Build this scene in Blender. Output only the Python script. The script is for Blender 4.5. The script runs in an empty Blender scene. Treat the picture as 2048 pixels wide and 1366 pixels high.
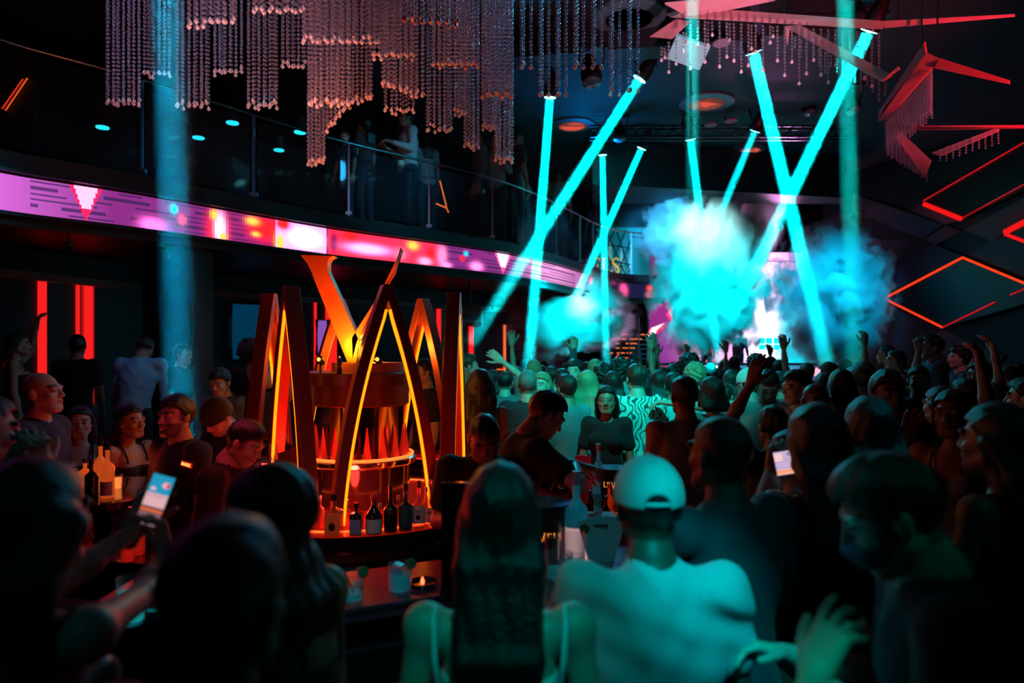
import bpy, math, random
import numpy as np
from mathutils import Vector, Matrix

# ------------------------------------------------------------------ frame and camera
random.seed(7)
RNG = np.random.default_rng(11)
SC = bpy.context.scene
COL = SC.collection
F, CX, HZ, EYE = 1365.33, 1024.0, 700.0, 2.0      # focal length in pixels, centre column, horizon row, eye height
R = math.radians

def P(px, py, Y):
    """world point seen at pixel (px, py) of the 2048x1366 frame at distance Y"""
    return Vector(((px - CX) * Y / F, Y, EYE + (HZ - py) * Y / F))

def PX(px, Y): return (px - CX) * Y / F
def PZ(py, Y): return EYE + (HZ - py) * Y / F

cam_d = bpy.data.cameras.new('camera')
cam = bpy.data.objects.new('camera', cam_d)
COL.objects.link(cam)
cam.location = (0, 0, EYE)
cam.rotation_euler = (R(90), 0, 0)
cam_d.sensor_width = 36
cam_d.lens = 24
cam_d.shift_y = 17 / 2048
cam_d.clip_start = 0.05
cam_d.clip_end = 200
cam_d.dof.use_dof = True
cam_d.dof.focus_distance = 5.2
cam_d.dof.aperture_fstop = 1.3
SC.camera = cam

SC.view_settings.view_transform = 'Standard'
SC.view_settings.look = 'None'
SC.view_settings.gamma = 1
SC.view_settings.exposure = 0.0
SC.view_settings.use_curve_mapping = False
cy = SC.cycles
cy.max_bounces = 6
cy.diffuse_bounces = 2
cy.glossy_bounces = 3
cy.transmission_bounces = 5
cy.transparent_max_bounces = 24
cy.volume_bounces = 0
cy.use_denoising = True
cy.sample_clamp_indirect = 3.0
cy.sample_clamp_direct = 0.0
cy.caustics_reflective = False
cy.caustics_refractive = False
cy.volume_step_rate = 1.0
cy.volume_max_steps = 128

world = bpy.data.worlds.new('world')
SC.world = world
world.use_nodes = True
world.node_tree.nodes['Background'].inputs[0].default_value = (0.05, 0.25, 0.5, 1)
world.node_tree.nodes['Background'].inputs[1].default_value = 0.0006

def lamp(name, kind, loc, target, energy, color, size=0.1, spot=40, blend=0.6, spread=None):
    d = bpy.data.lights.new(name, kind)
    d.energy = energy
    d.color = color
    if kind == 'SPOT':
        d.spot_size = R(spot); d.spot_blend = blend; d.shadow_soft_size = size
    elif kind == 'AREA':
        d.shape = 'DISK'; d.size = size
        if spread is not None: d.spread = R(spread)
    else:
        d.shadow_soft_size = size
    o = bpy.data.objects.new(name, d)
    COL.objects.link(o)
    o.location = loc
    v = Vector(target) - Vector(loc)
    o.rotation_euler = v.to_track_quat('-Z', 'Y').to_euler()
    return o

CY = (0.0, 0.85, 1.0)
CYG = (0.0, 1.0, 0.78)
BLUE = (0.03, 0.42, 1.0)
RED = (1.0, 0.03, 0.015)
# club wash spots, and added fill spots that brighten single people and things
lamp('wash_fill_light', 'SPOT', (0.15, -0.5, 4.6), (0.56, 1.85, 1.26), 620, (0.0, 0.86, 0.95), 0.03, 9, 1.0)   # on the cap man's right shoulder
lamp('wash_fill_light', 'SPOT', (0.5, -0.6, 4.6), (0.37, 1.80, 1.70), 150, (0.0, 0.85, 0.95), 0.06, 10, 1.0)
lamp('wash_fill_light', 'SPOT', (0.3, -0.6, 4.2), (0.25, 1.8, 1.25), 40, (0.0, 0.8, 0.95), 0.06, 17, 1.0)
lamp('wash_fill_light', 'SPOT', (0.3, -0.8, 4.2), (-0.02, 1.60, 1.50), 110, (0.0, 0.95, 0.8), 0.06, 16, 1.0)  # long-haired woman
lamp('wash_fill_light', 'SPOT', (2.2, -0.3, 4.2), (0.86, 1.48, 1.95), 22, (0.0, 0.95, 0.8), 0.06, 16, 1.0)   # masked man
lamp('wash_fill_light', 'SPOT', (0.0, 0.2, 2.9), (0.60, 1.28, 1.36), 60, (0.0, 0.95, 0.75), 0.04, 8, 1.0)   # his hand
lamp('wash_fill_light', 'SPOT', (0.9, 2.4, 5.7), (1.15, 7.6, 1.4), 2000, (0.0, 0.95, 0.85), 0.1, 36, 0.9)     # dance floor
lamp('wash_fill_light', 'SPOT', (-2.2, 8.0, 3.2), (0.6, 8.3, 1.5), 60, (0.0, 0.9, 0.85), 0.1, 50, 1.0)
lamp('wash_fill_light', 'SPOT', (0.5, 15.0, 6.0), (1.2, 8.5, 1.6), 950, CY, 0.15, 50, 1.0)                    # back light from stage
lamp('wash_fill_light', 'SPOT', (3.0, 15.5, 5.6), (7.2, 10.5, 1.6), 70, (0.15, 0.3, 1.0), 0.15, 50, 1.0)      # right platform
lamp('wash_fill_light', 'SPOT', (3.4, 5.6, 3.6), (5.6, 7.4, 1.9), 34, (1.0, 0.3, 0.5), 0.1, 44, 1.0)
lamp('wash_fill_light', 'SPOT', (-1.9, 5.6, 4.2), (-3.95, 7.3, 1.8), 55, (0.02, 0.5, 1.0), 0.12, 17, 1.0)      # left lounge
lamp('wash_fill_light', 'SPOT', (-0.2, 1.6, 3.6), (-0.95, 3.8, 1.05), 30, (0.35, 0.9, 1.0), 0.05, 22, 1.0)    # bottle row and glasses
lamp('wash_fill_light', 'SPOT', (-0.1, 0.7, 3.2), (-0.65, 2.65, 1.05), 55, (0.0, 0.8, 1.0), 0.05, 18, 1.0)
lamp('wash_fill_light', 'SPOT', (-1.2, -0.4, 3.6), (-1.1, 1.7, 1.4), 5, (0.0, 0.65, 0.9), 0.1, 40, 1.0)
lamp('wash_fill_light', 'SPOT', (0.9, 0.9, 4.4), (0.25, 3.0, 1.1), 45, (0.0, 0.75, 0.9), 0.05, 16, 1.0)     # serving counter
lamp('wash_fill_light', 'SPOT', (1.9, 0.6, 4.4), (0.75, 2.3, 1.3), 15, (0.0, 0.55, 0.8), 0.08, 20, 1.0)     # tall man
lamp('wash_fill_light', 'SPOT', (3.0, 1.9, 4.6), (1.13, 2.75, 1.2), 110, (0.0, 0.6, 0.8), 0.08, 13, 1.0)     # pale sleeve
lamp('wash_fill_light', 'SPOT', (2.9, 0.4, 4.0), (1.6, 2.3, 1.3), 9, (0.0, 0.75, 0.7), 0.08, 24, 1.0)       # bare shoulder
lamp('wash_fill_light', 'SPOT', (-0.9, 10.5, 3.8), (-0.65, 13.2, 2.6), 14, (0.1, 0.8, 1.0), 0.1, 40, 1.0)
lamp('wash_fill_light', 'SPOT', (-1.6, 3.2, 2.9), (-1.9, 5.4, 4.6), 80, (1.0, 0.52, 0.66), 0.12, 70, 1.0)    # pink on the crystals
lamp('wash_fill_light', 'SPOT', (-1.0, 4.4, 2.75), (-1.9, 5.5, 4.4), 48, (1.0, 0.22, 0.03), 0.1, 110, 1.0)   # added orange spot on the drops, in place of bar glow
lamp('wash_fill_light', 'SPOT', (2.4, 7.0, 6.0), (-0.2, 5.8, 4.6), 330, (0.1, 0.65, 1.0), 0.15, 60, 1.0)
lamp('wash_fill_light', 'SPOT', (-3.4, 3.6, 5.6), (-2.9, 5.7, 4.7), 60, (0.35, 0.5, 1.0), 0.1, 70, 1.0)
lamp('wash_fill_light', 'SPOT', (5.2, 4.4, 3.0), (4.8, 7.4, 5.1), 900, (1.0, 0.05, 0.09), 0.15, 42, 1.0)    # red on the ceiling frames
lamp('wash_fill_light', 'SPOT', (2.2, 5.6, 3.4), (2.3, 7.6, 5.9), 420, (1.0, 0.38, 0.5), 0.15, 60, 1.0)
lamp('wash_fill_light', 'SPOT', (4.2, 5.0, 3.0), (4.5, 7.4, 4.6), 45, (0.6, 0.65, 1.0), 0.1, 24, 1.0)
lamp('wash_fill_light', 'SPOT', (1.6, 13.4, 5.6), (2.0, 10.5, 6.4), 130, (0.0, 0.3, 1.0), 0.2, 150, 1.0)     # added blue fill on the ceiling
lamp('wash_fill_light', 'SPOT', (1.0, 9.0, 5.6), (-2.2, 11.2, 4.8), 170, (0.05, 0.6, 1.0), 0.2, 45, 1.0)     # balcony guests

# ------------------------------------------------------------------ materials
MATS = {}
def mat(name, base=(0.5, 0.5, 0.5), rough=0.5, metal=0.0, emis=None, es=1.0, spec=0.5, noise=0.0, nscale=8.0, bump=0.0, bscale=60.0, trans=0.0, coat=0.0, stretch=None, attr=None, sheen=0.0):
    if name in MATS: return MATS[name]
    m = bpy.data.materials.new(name)
    m.use_nodes = True
    nt = m.node_tree
    b = nt.nodes['Principled BSDF']
    b.inputs['Base Color'].default_value = (*base, 1)
    b.inputs['Roughness'].default_value = rough
    b.inputs['Metallic'].default_value = metal
    b.inputs['Specular IOR Level'].default_value = spec
    b.inputs['Transmission Weight'].default_value = trans
    b.inputs['Coat Weight'].default_value = coat
    b.inputs['Sheen Weight'].default_value = sheen
    if emis is not None:
        b.inputs['Emission Color'].default_value = (*emis, 1)
        b.inputs['Emission Strength'].default_value = es
    tc = nt.nodes.new('ShaderNodeTexCoord')
    mp = nt.nodes.new('ShaderNodeMapping')
    nt.links.new(tc.outputs['Object'], mp.inputs[0])
    if stretch: mp.inputs['Scale'].default_value = stretch
    if noise > 0 or attr:
        n = nt.nodes.new('ShaderNodeTexNoise'); n.inputs['Scale'].default_value = nscale; n.inputs['Detail'].default_value = 3
        nt.links.new(mp.outputs[0], n.inputs[0])
        mx = nt.nodes.new('ShaderNodeMix'); mx.data_type = 'RGBA'; mx.blend_type = 'MULTIPLY'
        mx.inputs[0].default_value = 1.0
        rr = nt.nodes.new('ShaderNodeMapRange'); rr.inputs[3].default_value = 1 - noise; rr.inputs[4].default_value = 1 + noise
        nt.links.new(n.outputs[0], rr.inputs[0])
        if attr:
            at = nt.nodes.new('ShaderNodeAttribute'); at.attribute_name = attr
            nt.links.new(at.outputs['Color'], mx.inputs[6])
        else:
            mx.inputs[6].default_value = (*base, 1)
        nt.links.new(rr.outputs[0], mx.inputs[7])
        nt.links.new(mx.outputs[2], b.inputs['Base Color'])
    if bump > 0:
        n2 = nt.nodes.new('ShaderNodeTexNoise'); n2.inputs['Scale'].default_value = bscale; n2.inputs['Detail'].default_value = 4
        nt.links.new(mp.outputs[0], n2.inputs[0])
        bp = nt.nodes.new('ShaderNodeBump'); bp.inputs['Strength'].default_value = bump; bp.inputs['Distance'].default_value = 0.01
        nt.links.new(n2.outputs[0], bp.inputs['Height'])
        nt.links.new(bp.outputs[0], b.inputs['Normal'])
    MATS[name] = m
    return m

def emat(name, color, s, sample=True):
    if name in MATS: return MATS[name]
    m = bpy.data.materials.new(name); m.use_nodes = True
    nt = m.node_tree; nt.nodes.clear()
    e = nt.nodes.new('ShaderNodeEmission'); e.inputs[0].default_value = (*color, 1); e.inputs[1].default_value = s
    o = nt.nodes.new('ShaderNodeOutputMaterial'); nt.links.new(e.outputs[0], o.inputs[0])
    MATS[name] = m
    return m

def attr_emat(name, s):
    """self-luminous display whose picture is stored per pixel cell"""
    if name in MATS: return MATS[name]
    m = bpy.data.materials.new(name); m.use_nodes = True
    nt = m.node_tree; nt.nodes.clear()
    a = nt.nodes.new('ShaderNodeAttribute'); a.attribute_name = 'picture'
    e = nt.nodes.new('ShaderNodeEmission'); e.inputs[1].default_value = s
    nt.links.new(a.outputs['Color'], e.inputs[0])
    o = nt.nodes.new('ShaderNodeOutputMaterial'); nt.links.new(e.outputs[0], o.inputs[0])
    MATS[name] = m
    return m

def film_mat(name, color, lo, hi, rough=0.05, tint=(1, 1, 1)):
    """thin clear glass or crystal: see-through face on, mirror-bright at the rim"""
    if name in MATS: return MATS[name]
    m = bpy.data.materials.new(name); m.use_nodes = True
    nt = m.node_tree; nt.nodes.clear()
    lw = nt.nodes.new('ShaderNodeLayerWeight'); lw.inputs[0].default_value = 0.5
    mr = nt.nodes.new('ShaderNodeMapRange'); mr.inputs[3].default_value = lo; mr.inputs[4].default_value = hi
    nt.links.new(lw.outputs['Facing'], mr.inputs[0])
    t = nt.nodes.new('ShaderNodeBsdfTransparent'); t.inputs[0].default_value = (*tint, 1)
    g = nt.nodes.new('ShaderNodeBsdfPrincipled'); g.inputs['Base Color'].default_value = (*color, 1)
    g.inputs['Metallic'].default_value = 0.6; g.inputs['Roughness'].default_value = rough
    mx = nt.nodes.new('ShaderNodeMixShader')
    nt.links.new(mr.outputs[0], mx.inputs[0]); nt.links.new(t.outputs[0], mx.inputs[1]); nt.links.new(g.outputs[0], mx.inputs[2])
    o = nt.nodes.new('ShaderNodeOutputMaterial'); nt.links.new(mx.outputs[0], o.inputs[0])
    MATS[name] = m
    return m

M_BLACK = mat('black_paint', (0.012, 0.013, 0.016), 0.55)
M_BLACKG = mat('black_gloss', (0.01, 0.01, 0.012), 0.12, coat=0.5)
M_FLOOR = mat('dark_floor', (0.02, 0.02, 0.024), 0.28, noise=0.3, nscale=3, bump=0.05)
M_WALL = mat('dark_wall', (0.016, 0.017, 0.022), 0.7, noise=0.35, nscale=2.5, bump=0.1)
M_CEIL = mat('dark_ceiling', (0.012, 0.016, 0.024), 0.8, noise=0.4, nscale=1.3, bump=0.1)
M_STEEL = mat('brushed_steel', (0.5, 0.5, 0.52), 0.28, 1.0, bump=0.03, bscale=200)
M_CHROME = mat('chrome', (0.7, 0.7, 0.72), 0.12, 1.0)
M_DKMETAL = mat('dark_metal', (0.05, 0.05, 0.055), 0.35, 0.8)
M_GREYPANEL = mat('grey_panel', (0.30, 0.28, 0.29), 0.5)
M_GLASS = film_mat('clear_glass', (0.6, 0.75, 0.8), 0.03, 0.55, 0.05, (0.93, 0.97, 0.98))
M_BALGLASS = film_mat('balcony_glass', (0.35, 0.5, 0.6), 0.012, 0.22, 0.05, (0.9, 0.95, 0.97))
M_BEAD = film_mat('crystal_bead', (0.9, 0.9, 1.0), 0.12, 1.0, 0.18, (0.8, 0.8, 0.85))
M_ICE = film_mat('ice', (0.8, 0.9, 0.95), 0.35, 0.9, 0.2, (0.9, 0.95, 1))

# ------------------------------------------------------------------ mesh helpers
class MB:
    def __init__(s): s.v = []; s.f = []
    def add(s, vs, fs):
        o = len(s.v); s.v.extend([tuple(q) for q in vs]); s.f.extend([tuple(i + o for i in f) for f in fs]); return s
    def box(s, lo, hi, M=None):
        x0, y0, z0 = lo; x1, y1, z1 = hi
        vs = [Vector(q) for q in ((x0,y0,z0),(x1,y0,z0),(x1,y1,z0),(x0,y1,z0),(x0,y0,z1),(x1,y0,z1),(x1,y1,z1),(x0,y1,z1))]
        if M: vs = [M @ q for q in vs]
        return s.add(vs, [(0,3,2,1),(4,5,6,7),(0,1,5,4),(1,2,6,5),(2,3,7,6),(3,0,4,7)])
    def tube(s, path, r, n=8, closed=False, cap=True):
        path = [Vector(p) for p in path]; k = len(path)
        rs = r if isinstance(r, (list, tuple)) else [r] * k
        rings = []
        up = Vector((0, 0, 1))
        for i, p in enumerate(path):
            a = path[i-1] if (i > 0 or closed) else p
            b = path[(i+1) % k] if (i < k-1 or closed) else p
            d = (b - a).normalized()
            u = d.cross(up)
            if u.length < 0.05: u = d.cross(Vector((0, 1, 0)))
            u.normalize(); w = d.cross(u).normalized()
            rings.append([p + (u * math.cos(2*math.pi*j/n) + w * math.sin(2*math.pi*j/n)) * rs[i] for j in range(n)])
        vs = [q for rg in rings for q in rg]; fs = []
        for i in range(k if closed else k-1):
            a, b = i*n, ((i+1) % k)*n
            for j in range(n): fs.append((a+j, a+(j+1)%n, b+(j+1)%n, b+j))
        if cap and not closed:
            fs.append(tuple(range(n))[::-1]); fs.append(tuple((k-1)*n + j for j in range(n)))
        return s.add(vs, fs)
    def lathe(s, prof, c=(0, 0, 0), n=24, M=None):
        """profile of (radius, z) turned about a vertical axis"""
        vs = []; fs = []; c = Vector(c)
        for r, z in prof:
            for j in range(n):
                a = 2*math.pi*j/n
                q = Vector((r*math.cos(a), r*math.sin(a), z))
                if M: q = M @ q
                vs.append(c + q)
        for i in range(len(prof)-1):
            for j in range(n): fs.append((i*n+j, i*n+(j+1)%n, (i+1)*n+(j+1)%n, (i+1)*n+j))
        if prof[0][0] > 1e-4: fs.append(tuple(range(n))[::-1])
        if prof[-1][0] > 1e-4: fs.append(tuple((len(prof)-1)*n+j for j in range(n)))
        return s.add(vs, fs)
    def prism(s, poly, d):
        """planar 3D polygon extruded by vector d"""
        poly = [Vector(p) for p in poly]; d = Vector(d); n = len(poly)
        vs = poly + [p + d for p in poly]
        fs = [tuple(range(n)), tuple(range(2*n-1, n-1, -1))] + [(i, i+n, (i+1)%n+n, (i+1)%n) for i in range(n)]
        return s.add(vs, fs)
    def ball(s, c, r, n=10, m=6, sc=(1, 1, 1)):
        vs = [(c[0], c[1], c[2]+r*sc[2])]; fs = []
        for i in range(1, m):
            t = math.pi*i/m
            for j in range(n):
                a = 2*math.pi*j/n
                vs.append((c[0]+r*sc[0]*math.sin(t)*math.cos(a), c[1]+r*sc[1]*math.sin(t)*math.sin(a), c[2]+r*sc[2]*math.cos(t)))
        vs.append((c[0], c[1], c[2]-r*sc[2])); L = len(vs)-1
        for j in range(n): fs.append((0, 1+j, 1+(j+1)%n)); fs.append((L, L-n+(j+1)%n, L-n+j))
        for i in range(m-2):
            for j in range(n): fs.append((1+i*n+j, 1+(i+1)*n+j, 1+(i+1)*n+(j+1)%n, 1+i*n+(j+1)%n))
        return s.add(vs, fs)
    def build(s, name, m, parent=None, smooth=False, world=False, bevel=0.0, loc=None):
        off = Vector((0, 0, 0))
        if parent is not None and world: off = parent.location.copy()
        if loc is not None: off = Vector(loc)
        me = bpy.data.meshes.new(name)
        me.from_pydata([(q[0]-off.x, q[1]-off.y, q[2]-off.z) for q in s.v], [], s.f)
        import bmesh
        bm = bmesh.new(); bm.from_mesh(me); bmesh.ops.recalc_face_normals(bm, faces=bm.faces); bm.to_mesh(me); bm.free()
        me.materials.append(m)
        o = bpy.data.objects.new(name, me); COL.objects.link(o)
        if parent is not None: o.parent = parent
        elif loc is not None: o.location = loc
        if smooth:
            me.shade_smooth()
            if smooth == 'auto':
                me.set_sharp_from_angle(angle=R(38))
        if bevel > 0:
            bv = o.modifiers.new('bevel', 'BEVEL'); bv.width = bevel; bv.segments = 2; bv.limit_method = 'ANGLE'
        return o

def mesh_np(name, V, Fq, m, parent=None, smooth=True, attr=None, attr_name='Col', facedomain=False):
    """mesh from arrays: V (n,3), Fq (k,3 or 4)"""
    me = bpy.data.meshes.new(name)
    V = np.asarray(V, np.float32); Fq = np.asarray(Fq, np.int32); k = Fq.shape[1]
    me.vertices.add(len(V)); me.vertices.foreach_set('co', V.ravel())
    me.loops.add(Fq.size); me.loops.foreach_set('vertex_index', Fq.ravel())
    me.polygons.add(len(Fq)); me.polygons.foreach_set('loop_start', np.arange(0, Fq.size, k, dtype=np.int32))
    me.update(calc_edges=True); me.validate()
    if attr is not None:
        a = me.attributes.new(attr_name, 'FLOAT_COLOR', 'FACE' if facedomain else 'POINT')
        c = np.ones((len(attr), 4), np.float32); c[:, :3] = attr
        a.data.foreach_set('color', c.ravel())
    if m is not None: me.materials.append(m)
    if smooth: me.shade_smooth()
    o = bpy.data.objects.new(name, me); COL.objects.link(o)
    if parent is not None: o.parent = parent
    return o

def tag(o, label=None, cat=None, group=None, kind=None):
    if label: o['label'] = label
    if cat: o['category'] = cat
    if group: o['group'] = group
    if kind: o['kind'] = kind
    return o

def thing(name, label, cat, loc=(0, 0, 0), rz=0.0, group=None):
    o = bpy.data.objects.new(name, None); COL.objects.link(o)
    o.empty_display_size = 0.1
    o.location = loc; o.rotation_euler = (0, 0, rz)
    return tag(o, label, cat, group)

def copy_tree(o, parent=None):
    c = o.copy(); COL.objects.link(c); c.parent = parent
    for ch in list(o.children): copy_tree(ch, c)
    return c

def struct(o): o['kind'] = 'structure'; return o

GLY = {   # strokes of serif capitals in a 1-high cell: polylines with half widths; width of the cell
 'L': (0.62, [([(0.12, 0), (0.12, 1)], 0.055), ([(0.0, 0.02), (0.55, 0.02)], 0.025), ([(0.0, 0.98), (0.26, 0.98)], 0.02), ([(0.55, 0.0), (0.58, 0.2)], 0.02)]),
 'E': (0.66, [([(0.12, 0), (0.12, 1)], 0.055), ([(0.0, 0.02), (0.55, 0.02)], 0.025), ([(0.0, 0.98), (0.52, 0.98)], 0.025), ([(0.12, 0.52), (0.42, 0.52)], 0.022), ([(0.42, 0.42), (0.42, 0.62)], 0.018), ([(0.55, 0.0), (0.58, 0.2)], 0.02), ([(0.52, 1.0), (0.53, 0.82)], 0.02)]),
 'V': (0.8, [([(0.06, 1.22), (0.4, -0.12)], [0.012, 0.05]), ([(0.4, -0.12), (0.68, 1.05)], [0.05, 0.065]), ([(0.55, 1.07), (0.82, 1.07)], 0.02)]),
 'S': (0.56, [([(0.48, 0.82), (0.46, 0.93), (0.34, 1.0), (0.18, 0.97), (0.08, 0.84), (0.1, 0.68), (0.26, 0.54), (0.4, 0.42), (0.48, 0.28), (0.42, 0.1), (0.26, 0.01), (0.1, 0.04), (0.02, 0.18)], [0.02, 0.03, 0.03, 0.035, 0.045, 0.055, 0.06, 0.06, 0.055, 0.045, 0.035, 0.03, 0.02])]),
 'M': (0.9, [([(0.1, 0), (0.14, 1)], 0.05), ([(0.14, 1), (0.42, 0.1)], 0.06), ([(0.42, 0.1), (0.7, 1)], 0.05), ([(0.7, 1), (0.76, 0)], 0.06)]),
 'A': (0.8, [([(0.08, 0), (0.38, 1)], 0.05), ([(0.38, 1), (0.7, 0)], 0.06), ([(0.2, 0.35), (0.58, 0.35)], 0.035)]),
 'R': (0.74, [([(0.12, 0), (0.12, 1)], 0.055), ([(0.12, 0.97), (0.4, 0.97), (0.56, 0.85), (0.56, 0.66), (0.4, 0.52), (0.12, 0.5)], 0.045), ([(0.34, 0.52), (0.62, 0)], 0.055)]),
 'K': (0.74, [([(0.12, 0), (0.12, 1)], 0.055), ([(0.6, 1), (0.14, 0.45)], 0.04), ([(0.24, 0.55), (0.64, 0)], 0.055)]),
 "'": (0.3, [([(0.14, 1.25), (0.1, 0.9)], [0.05, 0.03])]),
 'I': (0.3, [([(0.12, 0), (0.12, 1)], 0.055)]),
 'C': (0.7, [([(0.6, 0.8), (0.45, 0.97), (0.25, 0.95), (0.08, 0.75), (0.08, 0.25), (0.25, 0.05), (0.45, 0.03), (0.6, 0.2)], 0.045)]),
 'B': (0.66, [([(0.12, 0), (0.12, 1)], 0.055), ([(0.12, 0.97), (0.42, 0.9), (0.42, 0.6), (0.12, 0.53), (0.5, 0.42), (0.5, 0.12), (0.12, 0.03)], 0.045)]),
 'D': (0.7, [([(0.12, 0), (0.12, 1)], 0.055), ([(0.12, 0.97), (0.45, 0.85), (0.56, 0.5), (0.45, 0.15), (0.12, 0.03)], 0.045)]),
 'N': (0.8, [([(0.1, 0), (0.1, 1)], 0.045), ([(0.1, 1), (0.62, 0)], 0.06), ([(0.62, 0), (0.62, 1)], 0.045)]),
 'T': (0.66, [([(0.3, 0), (0.3, 1)], 0.055), ([(0.02, 0.97), (0.58, 0.97)], 0.03)]),
 'U': (0.72, [([(0.1, 1), (0.1, 0.3), (0.2, 0.06), (0.42, 0.06), (0.54, 0.3), (0.54, 1)], 0.05)]),
}
def text_obj(name, txt, size, depth, m, M, parent=None, shear=0, spacing=1.0, build=True, loc=None):
    """writing as a mesh of raised strokes, centred on M's origin; M maps glyph x,y to the surface"""
    mb = MB(); W = sum(GLY[c][0]*spacing if c in GLY else 0.4 for c in txt); x = -W/2
    for c in txt:
        if c not in GLY: x += 0.4; continue
        w, strokes = GLY[c]
        for pts, hw in strokes:
            hs = hw if isinstance(hw, list) else [hw]*len(pts)
            L, Rr = [], []
            for i, p in enumerate(pts):
                a = Vector(pts[max(0, i-1)]); b = Vector(pts[min(len(pts)-1, i+1)]); d = (b-a).normalized(); nn = Vector((-d.y, d.x))
                q = Vector(p); L.append(q+nn*hs[i]); Rr.append(q-nn*hs[i])
            vs = []; fs = []; k = len(pts)
            for z in (depth, 0):
                for q in L + Rr: vs.append(M @ Vector(((q.x+x+shear*q.y)*size, (q.y-0.5)*size, z)))
            for i in range(k-1):
                fs += [(i, i+1, k+i+1, k+i), (2*k+i+1, 2*k+i, 3*k+i, 3*k+i+1), (i+1, i, 2*k+i, 2*k+i+1), (k+i, k+i+1, 3*k+i+1, 3*k+i)]
            mb.add(vs, fs)
        x += w*spacing
    if parent is not None: return mb.build(name, m, parent, world=True)
    return mb.build(name, m, loc=loc if loc is not None else M.to_translation())

# ------------------------------------------------------------------ curves of the balcony
BAL = [(-900, 4.0), (-500, 4.8), (-220, 5.9), (0, 6.8), (280, 7.8), (650, 9.9), (850, 11.2), (1000, 12.5), (1080, 13.7), (1150, 15.4), (1200, 16.9), (1250, 17.9), (1325, 18.3)]
def curve_pts(src, n):
    t = np.array([a[0] for a in src], float); y = np.array([a[1] for a in src], float)
    X = (t - CX) * y / F
    d = np.r_[0, np.cumsum(np.hypot(np.diff(X), np.diff(y)))]
    # smooth by catmull-rom through points
    out = []
    pts = [Vector((X[i], y[i])) for i in range(len(t))]
    pts = [pts[0]*2-pts[1]] + pts + [pts[-1]*2-pts[-2]]
    per = max(2, n // (len(t)-1))
    for i in range(1, len(pts)-2):
        for k in range(per):
            u = k/per; p0, p1, p2, p3 = pts[i-1], pts[i], pts[i+1], pts[i+2]
            out.append(0.5*((2*p1)+(p2-p0)*u+(2*p0-5*p1+4*p2-p3)*u*u+(3*p1-p0-3*p2+p3)*u**3))
    out.append(pts[-2])
    return out
BC = curve_pts(BAL, 96)
WAL = [(-900, 5.4), (-500, 6.4), (-220, 7.6), (0, 8.5), (300, 10.6), (540, 12.4), (900, 15.2), (1050, 17.0), (1150, 19.3), (1200, 20.4)]
WC = curve_pts(WAL, 54)

def offs(pts, d):
    out = []
    for i, p in enumerate(pts):
        a = pts[max(0, i-1)]; b = pts[min(len(pts)-1, i+1)]
        t = (b-a).normalized(); nrm = Vector((t.y, -t.x))   # towards the hall
        out.append(p + nrm*d)
    return out

def band(mb, pts, z0, z1, d0=0.0, d1=0.05):
    """curved vertical slab following the curve: from offset d0 to d1, z0 to z1"""
    A = offs(pts, d0); B = offs(pts, d1); n = len(pts); vs = []
    for i in range(n): vs += [(A[i].x, A[i].y, z0), (B[i].x, B[i].y, z0), (B[i].x, B[i].y, z1), (A[i].x, A[i].y, z1)]
    fs = [(0, 1, 2, 3), ((n-1)*4+3, (n-1)*4+2, (n-1)*4+1, (n-1)*4)]
    for i in range(n-1):
        for k in range(4): fs.append((i*4+k, i*4+(k+1)%4, (i+1)*4+(k+1)%4, (i+1)*4+k))
    mb.add(vs, fs); return mb

def curve_at_px(pts, px):
    for i in range(len(pts)-1):
        a = CX + pts[i].x/pts[i].y*F; b = CX + pts[i+1].x/pts[i+1].y*F
        if a <= px <= b: return pts[i].lerp(pts[i+1], (px-a)/(b-a+1e-9))
    return pts[-1]

# ------------------------------------------------------------------ shell of the hall
struct(MB().box((-14, -4, -0.2), (14, 24, 0)).build('floor', M_FLOOR))
struct(MB().box((-14, -4, 6.4), (14, 24, 6.6)).build('ceiling', M_CEIL))
struct(MB().box((-9, 20.6, 0), (14, 20.8, 6.4)).build('wall_back', M_WALL))
struct(MB().box((-14, -4.2, 0), (14, -4, 6.4)).build('wall_front', M_WALL))
struct(MB().box((-9.2, -4, 0), (-9.0, 20.6, 6.4)).build('wall_left', M_WALL))
mb = MB(); band(mb, WC, 0, 3.3, -0.15, 0.0); struct(mb.build('wall_lounge', mat('lounge_wall', (0.018, 0.010, 0.02), 0.5, noise=0.3, nscale=3)))
# balcony slab, filled between curve and lounge wall
n = min(len(BC), len(WC))
def resample(pts, n):
    d = [0]
    for i in range(1, len(pts)): d.append(d[-1] + (pts[i]-pts[i-1]).length)
    out = []
    for k in range(n):
        t = d[-1]*k/(n-1); i = 0
        while i < len(d)-2 and d[i+1] < t: i += 1
        out.append(pts[i].lerp(pts[i+1], (t-d[i])/max(1e-9, d[i+1]-d[i])))
    return out
A_, B_ = resample(BC, 60), resample(offs(WC, -2.2), 60)
mb = MB(); vs = []
for z in (3.3, 4.0):
    for p in A_: vs.append((p.x, p.y, z))
    for p in B_: vs.append((min(p.x, p.x), p.y, z))
fs = []
for i in range(59):
    fs.append((i, 60+i, 61+i, i+1)); fs.append((120+i, 121+i, 181+i, 180+i)); fs.append((i, i+1, 121+i, 120+i)); fs.append((60+i, 180+i, 181+i, 61+i))
mb.add(vs, fs)
struct(mb.build('ceiling_balcony_slab', mat('soffit', (0.014, 0.015, 0.022), 0.45, noise=0.2)))
mb = MB(); band(mb, BC, 3.24, 3.98, 0.0, 0.1); struct(mb.build('trim_1', M_BLACK, smooth='auto'))
mb = MB(); band(mb, BC, 3.76, 3.79, 0.1, 0.2); struct(mb.build('trim_2', M_DKMETAL, smooth='auto'))
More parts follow.
